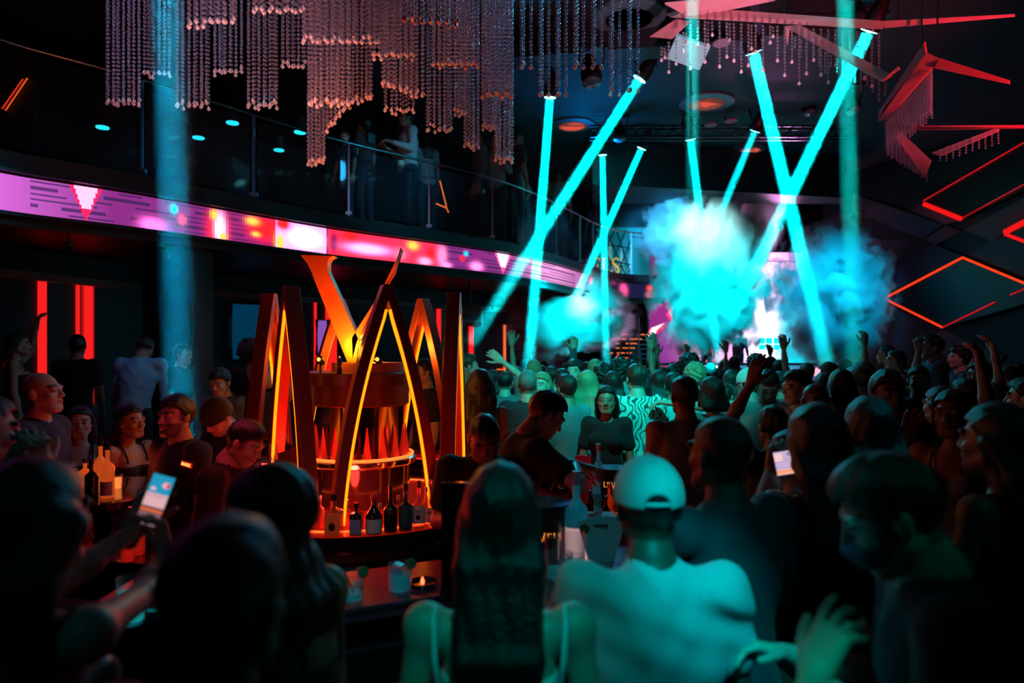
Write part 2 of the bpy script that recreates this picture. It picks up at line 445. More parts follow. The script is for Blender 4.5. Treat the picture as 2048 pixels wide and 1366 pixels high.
mb = MB(); band(mb, BC, 3.33, 3.36, 0.1, 0.19); struct(mb.build('trim_3', M_DKMETAL, smooth='auto'))
mb = MB(); band(mb, WC, 2.9, 3.0, 0.0, 0.14); struct(mb.build('trim_4', M_GREYPANEL, smooth='auto'))
B2 = offs(WC, -2.3)
mb = MB(); band(mb, offs(WC, -1.9), 4.0, 6.4, -0.15, 0.0); struct(mb.build('wall_upper', mat('upper_wall', (0.01, 0.011, 0.016), 0.6)))

# --- LED ribbon along the balcony edge
def gauss(u, v, cu, cv, su, sv, rot=0.0):
    c, s = math.cos(rot), math.sin(rot); a = (u-cu)/su; b = (v-cv)/sv
    a2 = a*c + b*s; b2 = -a*s + b*c
    return np.exp(-(a2*a2 + b2*b2))
def ribbon_picture(px, v):
    """colour of the display at column px (photo frame) and height v 0..1"""
    n = len(px)
    rgb = np.zeros((n, 3))
    base = np.array([0.25, 0.026, 0.22])[None]*np.ones((n, 1))
    k = np.clip(1 - px/230, 0, 1)[:, None]
    base = base + k*np.array([[0.38, 0.10, 0.42]])
    k = (np.exp(-((px-1100)/55)**2))[:, None]; base = base + k*np.array([[0.75, 0.35, 0.6]])
    k = (np.exp(-((px-640)/140)**2)*(px < 1200))[:, None]; base = base + k*np.array([[0.25, -0.02, -0.1]])
    rgb += base
    # dark dashes
    row = np.floor(v*6).astype(int); fr = v*6-row
    h = np.sin(row*12.9898 + np.floor(px/46 + row*0.37)*78.233)*43758.5453; h = h-np.floor(h)
    dash = ((fr > 0.28) & (fr < 0.68) & (h > 0.2) & (px > 60) & (px < 1150))
    rgb[dash] = rgb[dash]*0.25 + np.array([0.0, 0.012, 0.05])
    def addg(cu, cv, su, sv, col, rot=0.0, p=1.3):
        su = su*0.8; sv = sv*0.85
        nonlocal rgb
        g = np.clip(gauss(px, v, cu, cv, su, sv, rot)**p*1.5, 0, 1)[:, None]
        rgb = rgb*(1-g) + np.array([col])*g
    RD, WH, YL = (1.6, 0.02, 0.03), (2.4, 1.2, 2.2), (1.8, 0.75, 0.1)
    # inverted triangles
    for cx_, w_, col, inner in ((172, 34, (1.5, 0.02, 0.12), (2.2, 0.6, 1.6)), (1006, 17, (1.2, 0.1, 0.4), (2.2, 1.3, 1.9))):
        t = np.abs(px-cx_)/(w_*np.clip(v, 0.02, 1)); tri = t < 1
        rgb[tri] = np.array(col); tri2 = (t < 0.72) & (v > 0.35); rgb[tri2] = np.array(inner)
    addg(304, 0.14, 30, 0.26, (2.2, 0.3, 1.4), 0.35)
    addg(348, 0.75, 8, 0.16, (0.0, 1.1, 1.6)); addg(364, 0.45, 10, 0.2, (1.5, 0.1, 0.3))
    addg(435, 0.3, 26, 0.8, RD); addg(440, 0.35, 13, 0.6, WH); addg(428, 0.8, 9, 0.2, YL); addg(445, 0.1, 10, 0.16, YL)
    addg(530, 0.6, 42, 0.5, RD); addg(505, 0.8, 16, 0.16, YL); addg(512, 0.35, 10, 0.1, YL)
    blk = (px > 552) & (px < 654); rgb[blk] = rgb[blk]*0.1+np.array([1.6, 0.5, 1.5]); addg(610, 0.5, 36, 0.4, (2.6, 1.7, 2.6)); addg(566, 0.9, 20, 0.3, RD); addg(560, 0.2, 12, 0.4, YL)
    blk = (px >= 655) & (px < 880); rgb[blk] = rgb[blk]*0.3+np.array([1.1, 0.03, 0.06])
    addg(668, 0.5, 10, 0.5, (0.35, 0.01, 0.1)); addg(735, 0.4, 52, 0.24, (2.3, 0.7, 1.9), 0.2); addg(700, 0.9, 20, 0.3, RD)
    addg(826, 0.8, 14, 0.22, YL); addg(800, 0.35, 16, 0.3, (1.9, 0.2, 0.4)); addg(862, 0.45, 12, 0.5, RD); addg(850, 0.15, 16, 0.2, (2, .5, 1.0))
    addg(884, 0.5, 12, 0.6, (1.6, 0.3, 0.7)); addg(932, 0.75, 5, 0.12, (0, 1, 1.4)); addg(925, 0.5, 6, 0.14, RD)
    addg(953, 0.2, 15, 0.25, (2.2, 0.4, 1.3), 0.3); addg(893, 0.1, 12, 0.15, (2, .4, 1.1))
    k = np.clip((px-1165)/12, 0, 1)[:, None]; rgb = rgb*(1-k) + np.array([[0.012, 0.01, 0.05]])*k
    addg(1182, 0.5, 5, 0.5, (1.8, 0.3, 0.7)); addg(1247, 0.45, 9, 0.5, (1.9, 0.15, 0.5), 0.3); addg(1300, 0.72, 7, 0.2, (1.8, 0.1, 0.08)); addg(1300, 0.22, 8, 0.3, (1.8, 0.25, 0.3)); addg(1222, .9, 10, .15, (.9, .05, .3))
    return rgb
DENSE = offs(curve_pts(BAL, 900), 0.115)
nv = 20; z0, z1 = 3.38, 3.74
vv = np.linspace(0, 1, nv+1)
pts = np.array([(p.x, p.y) for p in DENSE]); npt = len(pts)
V = np.zeros((npt, nv+1, 3)); V[:, :, 0] = pts[:, None, 0]; V[:, :, 1] = pts[:, None, 1]; V[:, :, 2] = z0 + (z1-z0)*vv[None]
idx = np.arange(npt*(nv+1)).reshape(npt, nv+1)
Fq = np.stack([idx[:-1, :-1], idx[1:, :-1], idx[1:, 1:], idx[:-1, 1:]], -1).reshape(-1, 4)
fc = V.reshape(-1, 3)[Fq].mean(1)
cpx = CX + fc[:, 0]/fc[:, 1]*F
pic = ribbon_picture(cpx, (fc[:, 2]-z0)/(z1-z0))
t = thing('led_ribbon_display', 'curved pink and red LED ribbon screen along the balcony edge', 'led screen', (pts[40, 0], pts[40, 1], z0))
V2 = V.reshape(-1, 3) - np.array(t.location)
mesh_np('screen', V2, Fq, attr_emat('led_ribbon', 1.15), t, False, np.clip(pic, 0, 4), 'picture', True)
mb = MB(); band(mb, curve_pts(BAL, 96), z0-0.02, z1+0.02, 0.1, 0.112); mb.build('housing', M_BLACK, t, world=True)

# --- balcony balustrade: each glass panel with its post; one long rail
posts_px = [-260, -40, 283, 507, 698, 858, 985, 1075, 1113, 1160, 1186, 1215, 1262, 1300]
rail = thing('balcony_handrail', 'long polished steel handrail curving along the balcony', 'handrail', (BC[30].x, BC[30].y, 4.0))
mb = MB(); mb.tube([(p.x, p.y, 5.1) for p in offs(BC, -0.02)], 0.022, 8); mb.build('rail', mat('rail_steel', (0.45, 0.6, 0.65), 0.25, 1.0), rail, True, True)
cps = [curve_at_px(BC, q) for q in posts_px]
for i, q in enumerate(posts_px):
    p = cps[i]
    mb = MB(); mb.box((p.x-0.015, p.y-0.02, 3.93), (p.x+0.015, p.y+0.02, 5.085)); mb.box((p.x-0.05, p.y-0.03, 4.02), (p.x+0.05, p.y+0.03, 4.07))
    mb.build('post', M_STEEL, rail, world=True)
for i in range(len(cps)-1):
    a, b = cps[i], cps[i+1]
    seg = [p for p in BC if a.x < p.x < b.x]
    line = [a.lerp(b, 0.04)] + [p for p in seg if (p-a).length > 0.1 and (p-b).length > 0.1] + [a.lerp(b, 0.96)]
    mb = MB(); band(mb, line, 4.04, 5.02, -0.006, 0.006)
    g = mb.build('glass_panel', M_BALGLASS, rail, world=True)
# white diamond lattice screen near the stage end of the balcony
lat = thing('lattice_screen', 'black diamond lattice screen with pale triangles behind the balcony rail', 'screen', P(1240, 545, 18.6))
mb = MB()
def L3(px, py, Y=18.55): return P(px, py, Y)
for (a, b) in (((1190, 455), (1230, 545)), ((1210, 455), (1250, 548)), ((1232, 458), (1262, 550)), ((1230, 458), (1192, 545)), ((1252, 460), (1214, 548)), ((1262, 480), (1234, 550)), ((1188, 485), (1262, 497)), ((1188, 515), (1262, 530)), ((1188, 455), (1262, 466)), ((1188, 545), (1262, 552))):
    mb.tube([L3(*a), L3(*b)], 0.018, 5)
mb.build('lattice', M_BLACK, lat, world=True)
for (x, y, w, h) in ((1220, 515, 11, 38), (1243, 525, 10, 34), (1231, 548, 7, 22), (1248, 550, 8, 18), (1258, 535, 6, 30)):
    MB().prism([L3(x-w/2, y+5, 18.75), L3(x+w/2, y+5, 18.75), L3(x, y-h, 18.75)], (0, 0.03, 0)).build('triangle_panel', mat('pale_lit_panel', (0.75, 0.8, 0.8), 0.5, emis=(0.2, 0.75, 0.75), es=0.55), lat, world=True)
MB().box((PX(1185, 18.9), 18.9, 4.06), (PX(1300, 18.9), 19.0, PZ(455, 18.9))).build('backing', mat('teal_backing', (0.05, 0.4, 0.42), 0.6, emis=(0.0, 0.25, 0.27), es=0.5), lat, world=True)
tx = text_obj('balcony_sign', "'ELS", 0.42, 0.02, emat('gold_letters', (1.0, 0.62, 0.05), 1.1), Matrix.Translation(P(1207, 532, 18.4)) @ Matrix.Rotation(R(90), 4, 'X'))
tag(tx, 'gold letters ELS standing behind the balcony glass', 'sign')

# --- downlights over the balcony lounge
for i, (x, y, yy) in enumerate(((205, 252, 9.5), (397, 273, 10.4), (465, 243, 9.6), (600, 262, 10.2), (558, 298, 11.6), (1040, 290, 14.0))):
    p = P(x, y, yy)
    t = thing('recessed_downlight', ['small cyan downlight above balcony, far left alone', 'small cyan downlight above balcony beside the wide blue beam', 'small cyan downlight above balcony with a tiny lamp beside it', 'small cyan downlight above balcony left of the longest crystals', 'lowest small cyan downlight above the balcony', 'small cyan downlight above balcony near the nearer vents'][i], 'ceiling light', p, group='cyan downlights over the balcony')
    MB().lathe([(0.0, -0.03), (0.085, -0.03), (0.085, -0.012), (0, -0.012)], n=20).build('lens', emat('downlight_cyan', (0.02, 0.8, 1.0), 1.3), t)
    MB().lathe([(0.063, -0.012), (0.085, -0.012), (0.085, 0.2), (0.063, 0.2)], n=20).build('housing', M_BLACK, t)
    MB().tube([(0, 0, 0.02), (0, 0, 6.4-p.z)], 0.006, 6).build('hanger', M_BLACK, t)

# --- red LED slots on the lounge wall
def wall_pt(px): return curve_at_px(WC, px)
slots = [(77, 8, 2.9, 'thin red wall light line, leftmost of all'), (86, 8, 2.9, 'thin red wall light line, second from left'), (153, 7, 2.9, 'thin red wall light line just left of wide red panel'), (162, 4, 2.9, 'faint red wall light line beside wide red panel'), (173, 20, 2.9, 'wide red wall light panel on the left lounge wall'), (183, 4, 2.9, 'faint red wall light line right of wide red panel'), (629, 5, 2.9, 'thin red wall light seen left of the gold letter'), (652, 5, 2.9, 'thin red wall light seen through the gold letter'), (664, 18, 2.9, 'broad red wall light seen behind the gold letter'), (876, 10, 2.9, 'red wall light behind the back right arch'), (941, 12, 2.6, 'red wall light right of the bar tower under speaker'), (1008, 6, 2.6, 'orange wall light line right of the bar tower')]
for (px, w, zt, lb) in slots:
    c = wall_pt(px); t = (wall_pt(px+6)-wall_pt(px-6)).normalized(); nn = Vector((t.y, -t.x))
    hw = w*c.y/F/2; a = c+nn*0.012-t*hw; b = c+nn*0.012+t*hw
    zb = 0.9 if px < 900 else 1.3
    mb = MB(); mb.prism([(a.x, a.y, zb), (b.x, b.y, zb), (b.x, b.y, zt), (a.x, a.y, zt)], (nn.x*0.02, nn.y*0.02, 0))
    th = px in (162, 183)
    col = 'wall_led_dim' if th else ('wall_led_orange' if px == 1008 else 'wall_led')
    o = mb.build('wall_light_strip', emat(col, (1.0, 0.16, 0.05) if px == 1008 else (1.0, 0.015, 0.015), 0.35 if th else 0.95), loc=(c.x, c.y, zb))
    tag(o, lb, 'wall light', 'red light strips on the lounge wall')
# horizontal short piece at the foot of the orange strip
c = P(992, 739, 16.2)
o = MB().box((c.x-0.2, c.y, c.z-0.015), (c.x+0.2, c.y+0.03, c.z+0.015)).build('wall_light_strip', MATS['wall_led_orange'], loc=c)
tag(o, 'short horizontal orange light strip left of the orange wall line', 'wall light')

# blue-lit panel / opening on the left wall
for (x0, x1, y0, y1, nm, lb, es) in ((459, 536, 606, 720, 'blue_wall_screen', 'dim blue glowing screen on wall behind bar tower', 1), (630, 652, 640, 710, 'violet_wall_screen', 'small violet lit panel behind left side of gold letter', 2)):
    c0, c1 = wall_pt(x0), wall_pt(x1); nn = Vector(((c1-c0).normalized().y, -(c1-c0).normalized().x))
    zt = PZ(y0, c0.y); zb = PZ(y1, c0.y)
    t = thing(nm, lb, 'screen', (c0.x, c0.y, zb))
    a = c0+nn*0.06; b = c1+nn*0.06
    MB().prism([(a.x, a.y, zb), (b.x, b.y, zb), (b.x, b.y, zt), (a.x, a.y, zt)], (nn.x*-0.04, nn.y*-0.04, 0)).build('panel', mat('blue_panel', (0.02, 0.05, 0.1), 0.3, emis=(0.0, 0.05, 0.12), es=0.6) if es == 1 else mat('violet_panel', (0.3, 0.2, 0.5), 0.3, emis=(0.35, 0.12, 0.6), es=0.7), t, world=True)
    mb = MB()
    fr = [(a.x, a.y, zb), (b.x, b.y, zb), (b.x, b.y, zt), (a.x, a.y, zt)]
    mb.tube(fr, 0.03, 6, closed=True); mb.build('frame', M_BLACK, t, world=True)

# wall loudspeaker near (935,632)
p = P(938, 632, 13.2)
t = thing('wall_loudspeaker', 'grey wall loudspeaker under the balcony beside the arches', 'speaker', p)
MB().box((-0.26, -0.15, -0.17), (0.26, 0.15, 0.17), Matrix.Rotation(R(-15), 4, 'X')).build('cabinet', mat('speaker_grey', (0.3, 0.36, 0.38), 0.5), t, bevel=0.02)
MB().box((-0.23, -0.162, -0.14), (0.23, -0.15, -0.02), Matrix.Rotation(R(-15), 4, 'X')).build('grille', mat('grille_grey', (0.12, 0.15, 0.16), 0.6), t)
mb = MB(); mb.tube([(0, 0.1, 0.1), (0, 0.1, 3.3-p.z)], 0.03, 6); mb.build('bracket', M_BLACK, t)
p = P(905, 640, 13.6)

# column in the left lounge
p = wall_pt(340); struct(MB().box((PX(285, 8.6), 8.6, 0), (PX(385, 8.6), 9.2, 3.3)).build('wall_column', mat('column_dark', (0.008, 0.010, 0.016), 0.5)))
# small ceiling spots under the soffit
for i, (x, y, yy, lb) in enumerate(((137, 489, 7.3, 'tiny black spotlight under balcony, farthest left'), (330, 508, 8.0, 'tiny black spotlight under balcony at the wide blue beam'), (465, 566, 9.6, 'tiny black spotlight under balcony left of the arches'), (902, 599, 12.4, 'tiny black spotlight under balcony by the right arch'), (985, 612, 13.4, 'tiny black spotlight under balcony beyond the loudspeaker'))):
    p = P(x, y, yy); top = 3.3
    t = thing('ceiling_spotlight', lb, 'spotlight', p, group='small spotlights under the balcony')
    MB().lathe([(0.0, -0.06), (0.03, -0.06), (0.035, 0.03), (0.0, 0.04)], n=12, M=Matrix.Rotation(R(25), 3, 'X').to_4x4()).build('head', M_DKMETAL, t, True)
    MB().tube([(0, 0, 0.03), (0, 0, top-p.z)], 0.008, 6).build('stem', M_BLACK, t)

# raised lounge platforms
struct(MB().box((-7.5, 6.95, 0), (-1.35, 11.0, 0.42)).build('floor_lounge_riser', M_WALL))
struct(MB().box((3.75, 6.3, 0), (9.5, 14.5, 0.4)).build('floor_right_riser', M_WALL))

# ------------------------------------------------------------------ right wall with diamonds
WA, WB = Vector((PX(1705, 16.8), 16.8)), Vector((PX(2048, 13.2), 13.2))
wt = (WB-WA).normalized(); wn = Vector((-wt.y, wt.x)) ; wn = wn if wn.dot(-WA) > 0 else -wn
WA2, WB2 = WA - wt*0.9, WB + wt*9
mb = MB(); mb.prism([(WA2.x, WA2.y, 0), (WB2.x, WB2.y, 0), (WB2.x, WB2.y, 6.4), (WA2.x, WA2.y, 6.4)], (-wn.x*0.2, -wn.y*0.2, 0))
mb.prism([(WA2.x, WA2.y, 0), (PX(1765, 20.6), 20.6, 0), (PX(1765, 20.6), 20.6, 6.4), (WA2.x, WA2.y, 6.4)], (0.2, 0, 0))
struct(mb.build('wall_right', mat('right_wall', (0.007, 0.008, 0.012), 0.6)))
def WR(px, py, out=0.0):
    """point on the right wall seen at a pixel"""
    dx, dy = (px-CX)/F, 1.0
    # (s*dx, s*dy) = WA + u*wt + out*wn
    A = WA + wn*out
    den = dx*wt.y - dy*wt.x
    s = (A.x*wt.y - A.y*wt.x)/den
    return Vector((s*dx, s*dy, EYE + (HZ-py)*s/F))
M_DIA = {'black': mat('diamond_black', (0.006, 0.006, 0.009), 0.35), 'mauve': mat('diamond_mauve', (0.12, 0.07, 0.085), 0.55), 'teal': mat('diamond_teal', (0.03, 0.08, 0.12), 0.4), 'navy': mat('diamond_navy', (0.02, 0.03, 0.055), 0.5)}
panels = [
 ('black', [(1768, 597), (1925, 515), (2110, 590), (1885, 655)], 0.20, 'large black diamond panel outlined in red light'),
 ('navy', [(1740, 560), (1865, 488), (1925, 512), (1768, 592)], 0.10, 'navy wall panel above left edge of the big red diamond'),
 ('navy', [(1935, 508), (2010, 470), (2110, 505), (2110, 580)], 0.10, 'navy wall panel above right edge of the big red diamond'),
 ('teal', [(1770, 449), (1815, 424), (1885, 450), (1845, 477)], 0.12, 'small teal diamond panel in the chequered wall'),
 ('mauve', [(1705, 388), (1814, 424), (1770, 448), (1705, 424)], 0.08, 'mauve wall panel left of the teal diamond'),
 ('mauve', [(1818, 421), (1848, 404), (1935, 436), (1890, 449)], 0.08, 'mauve wall panel above the teal diamond'),
 ('mauve', [(1848, 479), (1890, 452), (1922, 462), (1868, 490)], 0.08, 'small mauve wall panel below the teal diamond'),
 ('mauve', [(1928, 460), (2048, 395), (2048, 440), (1985, 483)], 0.08, 'mauve wall panel near the right edge of the wall'),
 ('black', [(1850, 404), (2048, 285), (2048, 380), (1930, 434)], 0.18, 'upper black wall panel edged with thin red lines'),
 ('black', [(2010, 470), (2110, 410), (2110, 510)], 0.22, 'small black diamond panel edged with thick red light'),
 ('black', [(1765, 480), (1844, 479), (1866, 492), (1760, 545), (1720, 520), (1720, 470)], 0.05, 'black wall panel between teal diamond and navy panel'),
 ('mauve', [(1885, 660), (2010, 712), (1960, 770), (1850, 678)], 0.05, 'long mauve wall panel below the big red diamond'),
]
for k, poly, out, lb in panels:
    c = sum((WR(x, y, out) for x, y in poly), Vector())/len(poly)
    o = MB().prism([WR(x, y, out) for x, y in poly], (-wn.x*(out+0.0), -wn.y*(out+0.0), 0)).build('wall_diamond_panel', M_DIA[k], loc=c)
    tag(o, lb, 'wall panel', 'diamond panels on the right wall')
M_RS = emat('red_strip', (1.0, 0.045, 0.008), 1.35)
M_RS2 = emat('red_strip_dim', (0.9, 0.01, 0.015), 0.75)
M_RS3 = emat('red_strip_thick', (1.0, 0.01, 0.01), 0.9)
for (a, b, w, mm, lb) in (((1768, 597), (1925, 515), 0.022, M_RS, 'red light strip, upper left edge of the big diamond'), ((1925, 515), (2110, 592), 0.022, M_RS, 'red light strip, upper right edge of the big diamond'), ((1770, 598), (1885, 655), 0.02, M_RS, 'red light strip, lower left edge of the big diamond'), ((1885, 655), (1990, 604), 0.011, M_RS2, 'thin red light strip, lower right edge of the big diamond'), ((1846, 402), (2060, 278), 0.011, M_RS2, 'thin red light strip along the uppermost diagonal'), ((1925, 436), (2060, 362), 0.008, M_RS2, 'thin red light strip below the uppermost diagonal'), ((1848, 408), (1922, 438), 0.05, M_RS3, 'thick red light bar above the teal diamond'), ((2010, 465), (2100, 418), 0.06, M_RS3, 'thick red light bar cut by the picture edge'), ((2010, 468), (2100, 502), 0.035, M_RS3, 'red light bar below the thick one at picture edge'), ((2020, 590), (2100, 555), 0.01, M_RS2, 'short thin red light strip at right picture edge')):
    pa, pb = WR(*a, 0.225), WR(*b, 0.225)
    o = MB().tube([pa, pb], w, 6).build('red_light_strip', mm, loc=pa)
    tag(o, lb, 'light strip', 'red light strips on the right wall')

# ------------------------------------------------------------------ stage
SY = 19.4
struct(MB().box((PX(1215, 17.6), 17.6, 0), (PX(1780, 17.6), 20.6, 1.15)).build('floor_stage', M_BLACK))
def stage_picture(px, py):
    n = len(px); rgb = np.ones((n, 3))*np.array([0.10, 0.02, 0.16])
    def g(cx_, cy_, sx, sy, col, rot=0.0, hard=1.5):
        nonlocal rgb
        k = np.clip(gauss(px, py, cx_, cy_, sx, sy, rot)*hard, 0, 1)[:, None]; rgb = rgb*(1-k)+np.array([col])*k
    g(1350, 620, 60, 110, (0.30, 0.02, 0.20)); g(1345, 690, 40, 50, (0.22, 0.03, 0.25))
    g(1560, 620, 90, 140, (0.02, 0.3, 0.75)); g(1590, 690, 60, 60, (0.0, 0.75, 0.95))
    g(1540, 540, 36, 34, (2.2, 0.7, 1.7), 0, 3); g(1530, 600, 20, 60, (2.4, 1.5, 2.3), 0, 2); g(1515, 670, 28, 50, (2.6, 1.9, 2.6), 0, 2)
    g(1465, 670, 28, 40, (0.9, 0.4, 1.0), 0, 1.3); g(1430, 705, 50, 18, (1.3, 0.5, 1.0))
    # hard pink house on top of the pale figure
    k = (px > 1506) & (px < 1582) & (py < 555) & (py > 515+np.abs(px-1552)*0.35); rgb[k] = (2.0, 0.35, 1.1)
    k = (px > 1512) & (px < 1574) & (py < 552) & (py > 524+np.abs(px-1548)*0.35); rgb[k] = (2.3, 0.8, 1.7)
    # red and white figure on the left
    def poly(pts, col):
        inside = np.zeros(n, bool); m = len(pts)
        for i in range(m):
            x1, y1 = pts[i]; x2, y2 = pts[(i+1) % m]
            c = ((y1 > py) != (y2 > py)) & (px < (x2-x1)*(py-y1)/((y2-y1) or 1e-9)+x1); inside ^= c
        rgb[inside] = col
    poly([(1296, 730), (1298, 700), (1296, 660), (1330, 645), (1326, 656), (1312, 668), (1310, 690), (1318, 730)], (2.4, 0.04, 0.08))
    poly([(1296, 730), (1297, 668), (1304, 656), (1328, 647), (1312, 662), (1306, 690), (1308, 730)], (2.6, 1.6, 2.2))
    poly([(1332, 630), (1348, 606), (1372, 570), (1376, 660), (1362, 668), (1350, 650)], (2.2, 0.05, 0.3))
    poly([(1340, 630), (1352, 618), (1370, 612), (1364, 640), (1366, 658)], (2.6, 1.6, 2.3))
    poly([(1352, 560), (1366, 568), (1364, 600), (1344, 610)], (1.4, 0.8, 1.4))
    for (x, y) in ((1345, 535), (1355, 540), (1362, 536), (1350, 560), (1370, 688), (1374, 700), (1380, 710), (1366, 705)): g(x, y, 4, 4, (2.0, 0.15, 0.5), 0, 2)
    # window grid low right
    k = (px > 1515) & (px < 1575) & (py > 674) & (py < 700); rgb[k] = (0.0, 0.8, 1.0)
    k &= ((px-1515) % 15 < 2) | ((py-674) % 13 < 2); rgb[k] = (1.2, 1.6, 1.8)
    k = (px > 1512) & (px < 1562) & (py > 704) & (py < 716) & (((px-1512) % 15 < 3) | (py > 712)); rgb[k] = (1.5, 2.2, 2.2)
    k = (px > 1600); rgb[k] *= np.clip(1-(px[k]-1600)/40, 0, 1)[:, None]
    return rgb
t = thing('stage_led_wall', 'glowing pink and blue LED wall behind the performers on stage', 'led screen', P(1465, 727, SY))
nx, nz = 240, 170
xs = np.linspace(1298, 1640, nx+1); ys = np.linspace(735, 505, nz+1)
V = np.zeros((nx+1, nz+1, 3)); V[:, :, 0] = ((xs-CX)*SY/F)[:, None]; V[:, :, 1] = SY; V[:, :, 2] = (EYE+(HZ-ys)*SY/F)[None]
idx = np.arange((nx+1)*(nz+1)).reshape(nx+1, nz+1)
Fq = np.stack([idx[:-1, :-1], idx[1:, :-1], idx[1:, 1:], idx[:-1, 1:]], -1).reshape(-1, 4)
cc = V.reshape(-1, 3)[Fq].mean(1)
pic = stage_picture(CX+cc[:, 0]/SY*F, HZ-(cc[:, 2]-EYE)*F/SY)
mesh_np('screen', V.reshape(-1, 3)-np.array(t.location), Fq, attr_emat('stage_screen', 1.2), t, False, np.clip(pic, 0, 4), 'picture', True)
MB().box((PX(1294, SY), SY+0.02, PZ(740, SY)), (PX(1644, SY), SY+0.2, PZ(500, SY))).build('housing', M_BLACK, t, world=True)
t2 = thing('stage_sign', 'white serif club sign LEVELS hanging above the stage', 'sign', P(1530, 536, SY-0.25))
text_obj('lettering', 'LEVELS', 0.34, 0.02, emat('white_letters', (1.0, 0.95, 1.0), 1.8), Matrix.Translation(P(1530, 536, SY-0.25)) @ Matrix.Rotation(R(90), 4, 'X'), parent=t2, spacing=1.15)
MB().box((-0.85, 0.0, 0.17), (0.85, 0.03, 0.20)).build('carrier_bar', M_BLACK, t2)
for sx in (-0.7, 0.7): MB().tube([(sx, 0.015, 0.19), (sx, 0.015, 6.4-t2.location.z)], 0.01, 6).build('hanger', M_BLACK, t2)

# DJ booth with lit front
t = thing('dj_booth', 'low stage booth with a lit white and pink front', 'booth', P(1465, 790, 17.9))
MB().box((PX(1300, 17.8), 17.8, 1.15), (PX(1640, 17.8), 18.3, PZ(729, 17.8))).build('body', M_BLACK, t, world=True)
nx, nz = 120, 16
xs = np.linspace(1302, 1638, nx+1); ys = np.linspace(762, 731, nz+1); yb = 17.78
V = np.zeros((nx+1, nz+1, 3)); V[:, :, 0] = ((xs-CX)*yb/F)[:, None]; V[:, :, 1] = yb; V[:, :, 2] = (EYE+(HZ-ys)*yb/F)[None]
idx = np.arange((nx+1)*(nz+1)).reshape(nx+1, nz+1); Fq = np.stack([idx[:-1, :-1], idx[1:, :-1], idx[1:, 1:], idx[:-1, 1:]], -1).reshape(-1, 4)
cc = V.reshape(-1, 3)[Fq].mean(1); cpx = CX+cc[:, 0]/yb*F; cpy = HZ-(cc[:, 2]-EYE)*F/yb
pic = np.ones((len(cc), 3))*np.array([0.06, 0.02, 0.12])
for (c0, s0, col) in ((1320, 18, (0.5, 0.02, 0.15)), (1420, 26, (2, 1.7, 2)), (1540, 60, (0.05, 0.35, 0.6))):
    k = np.clip(np.exp(-((cpx-c0)/s0)**2)*1.6, 0, 1)[:, None]; pic = pic*(1-k)+np.array([col])*k
mesh_np('front_screen', V.reshape(-1, 3)-np.array(t.location), Fq, attr_emat('booth_screen', 1.0), t, False, pic, 'picture', True)
MB().box((PX(1294, 17.75), 17.7, PZ(730, 17.75)), (PX(1646, 17.75), 18.35, PZ(726, 17.75))).build('top', M_DKMETAL, t, world=True)
# pink screen fragment low right of stage
o = MB().prism([P(1628, 748, 17.2), P(1634, 735, 17.2), P(1640, 741, 17.2), P(1648, 733, 17.2), P(1646, 748, 17.2), P(1638, 758, 17.2)], (0, 0.05, 0)).build('pink_panel_light', emat('pinkglow', (1.0, 0.35, 0.5), 1.6), loc=P(1637, 750, 17.2))
tag(o, 'small pink lit shape at the right foot of the stage', 'light')
MB().box((-0.02, 0.0, -P(1637, 750, 17.2).z), (0.02, 0.04, 0.0)).build('stand', M_BLACK, o)
# scaffold with orange dashes left of the stage
t = thing('scaffold_stairs', 'black scaffold stair with glowing orange step lines beside the stage', 'stairs', P(1256, 725, 18.0))
mb = MB()
for x in (1240, 1258, 1277): mb.tube([P(x, 725, 18.0), P(x, 636, 18.0)], 0.02, 6)
for y in (636, 725): mb.tube([P(1240, y, 18.0), P(1277, y, 18.0)], 0.02, 6)
mb.build('frame', M_DKMETAL, t, world=True)
for i, (y, segs) in enumerate(((669, ((1222, 1234), (1240, 1256), (1282, 1290), (1294, 1299))), (678, ((1220, 1230), (1234, 1252), (1258, 1284))), (687, ((1232, 1240), (1252, 1274))), (696, ((1232, 1242), (1246, 1270))), (706, ((1220, 1226), (1234, 1250), (1254, 1264))), (716, ((1232, 1240), (1244, 1256))))):
    for a, b in segs: MB().box((PX(a, 18.1), 18.1, PZ(y+0.9, 18.1)), (PX(b, 18.1), 18.15, PZ(y-0.9, 18.1))).build('step_light', emat('step_orange', (1.0, 0.2, 0.06), 1.1), t, world=True)
    MB().box((PX(1218, 18.15), 18.15, PZ(y+3, 18.15)), (PX(1298, 18.15), 18.35, PZ(y+1, 18.15))).build('step', M_BLACK, t, world=True)
text_obj('sign_letter', 'A', 0.13, 0.01, MATS['step_orange'], Matrix.Translation(P(1233, 713, 17.98)) @ Matrix.Rotation(R(90), 4, 'X'), parent=t, shear=0.4)
# upper loge opening above stage left
struct(MB().box((PX(1188, 19.6), 19.6, 4.0), (PX(1300, 19.6), 19.8, 6.4)).build('wall_loge', mat('teal_wall', (0.03, 0.16, 0.18), 0.6)))

# ------------------------------------------------------------------ bar tower with the ring of arches
TC = Vector((-1.03, 4.65)); CZ = 0.97
M_COPPER = mat('red_lacquer_metal', (0.55, 0.10, 0.05), 0.32, 0.7, bump=0.03, bscale=30)
M_ARCHF = mat('arch_bronze', (0.42, 0.10, 0.07), 0.35, 0.75, bump=0.03, bscale=40)
M_GOLD = mat('gold_paint', (0.85, 0.42, 0.10), 0.38, 0.55, bump=0.02)
M_TUBE = emat('arch_tube', (1.0, 0.17, 0.003), 3.2)
M_TUBER = emat('ring_tube', (1.0, 0.12, 0.02), 3.0)

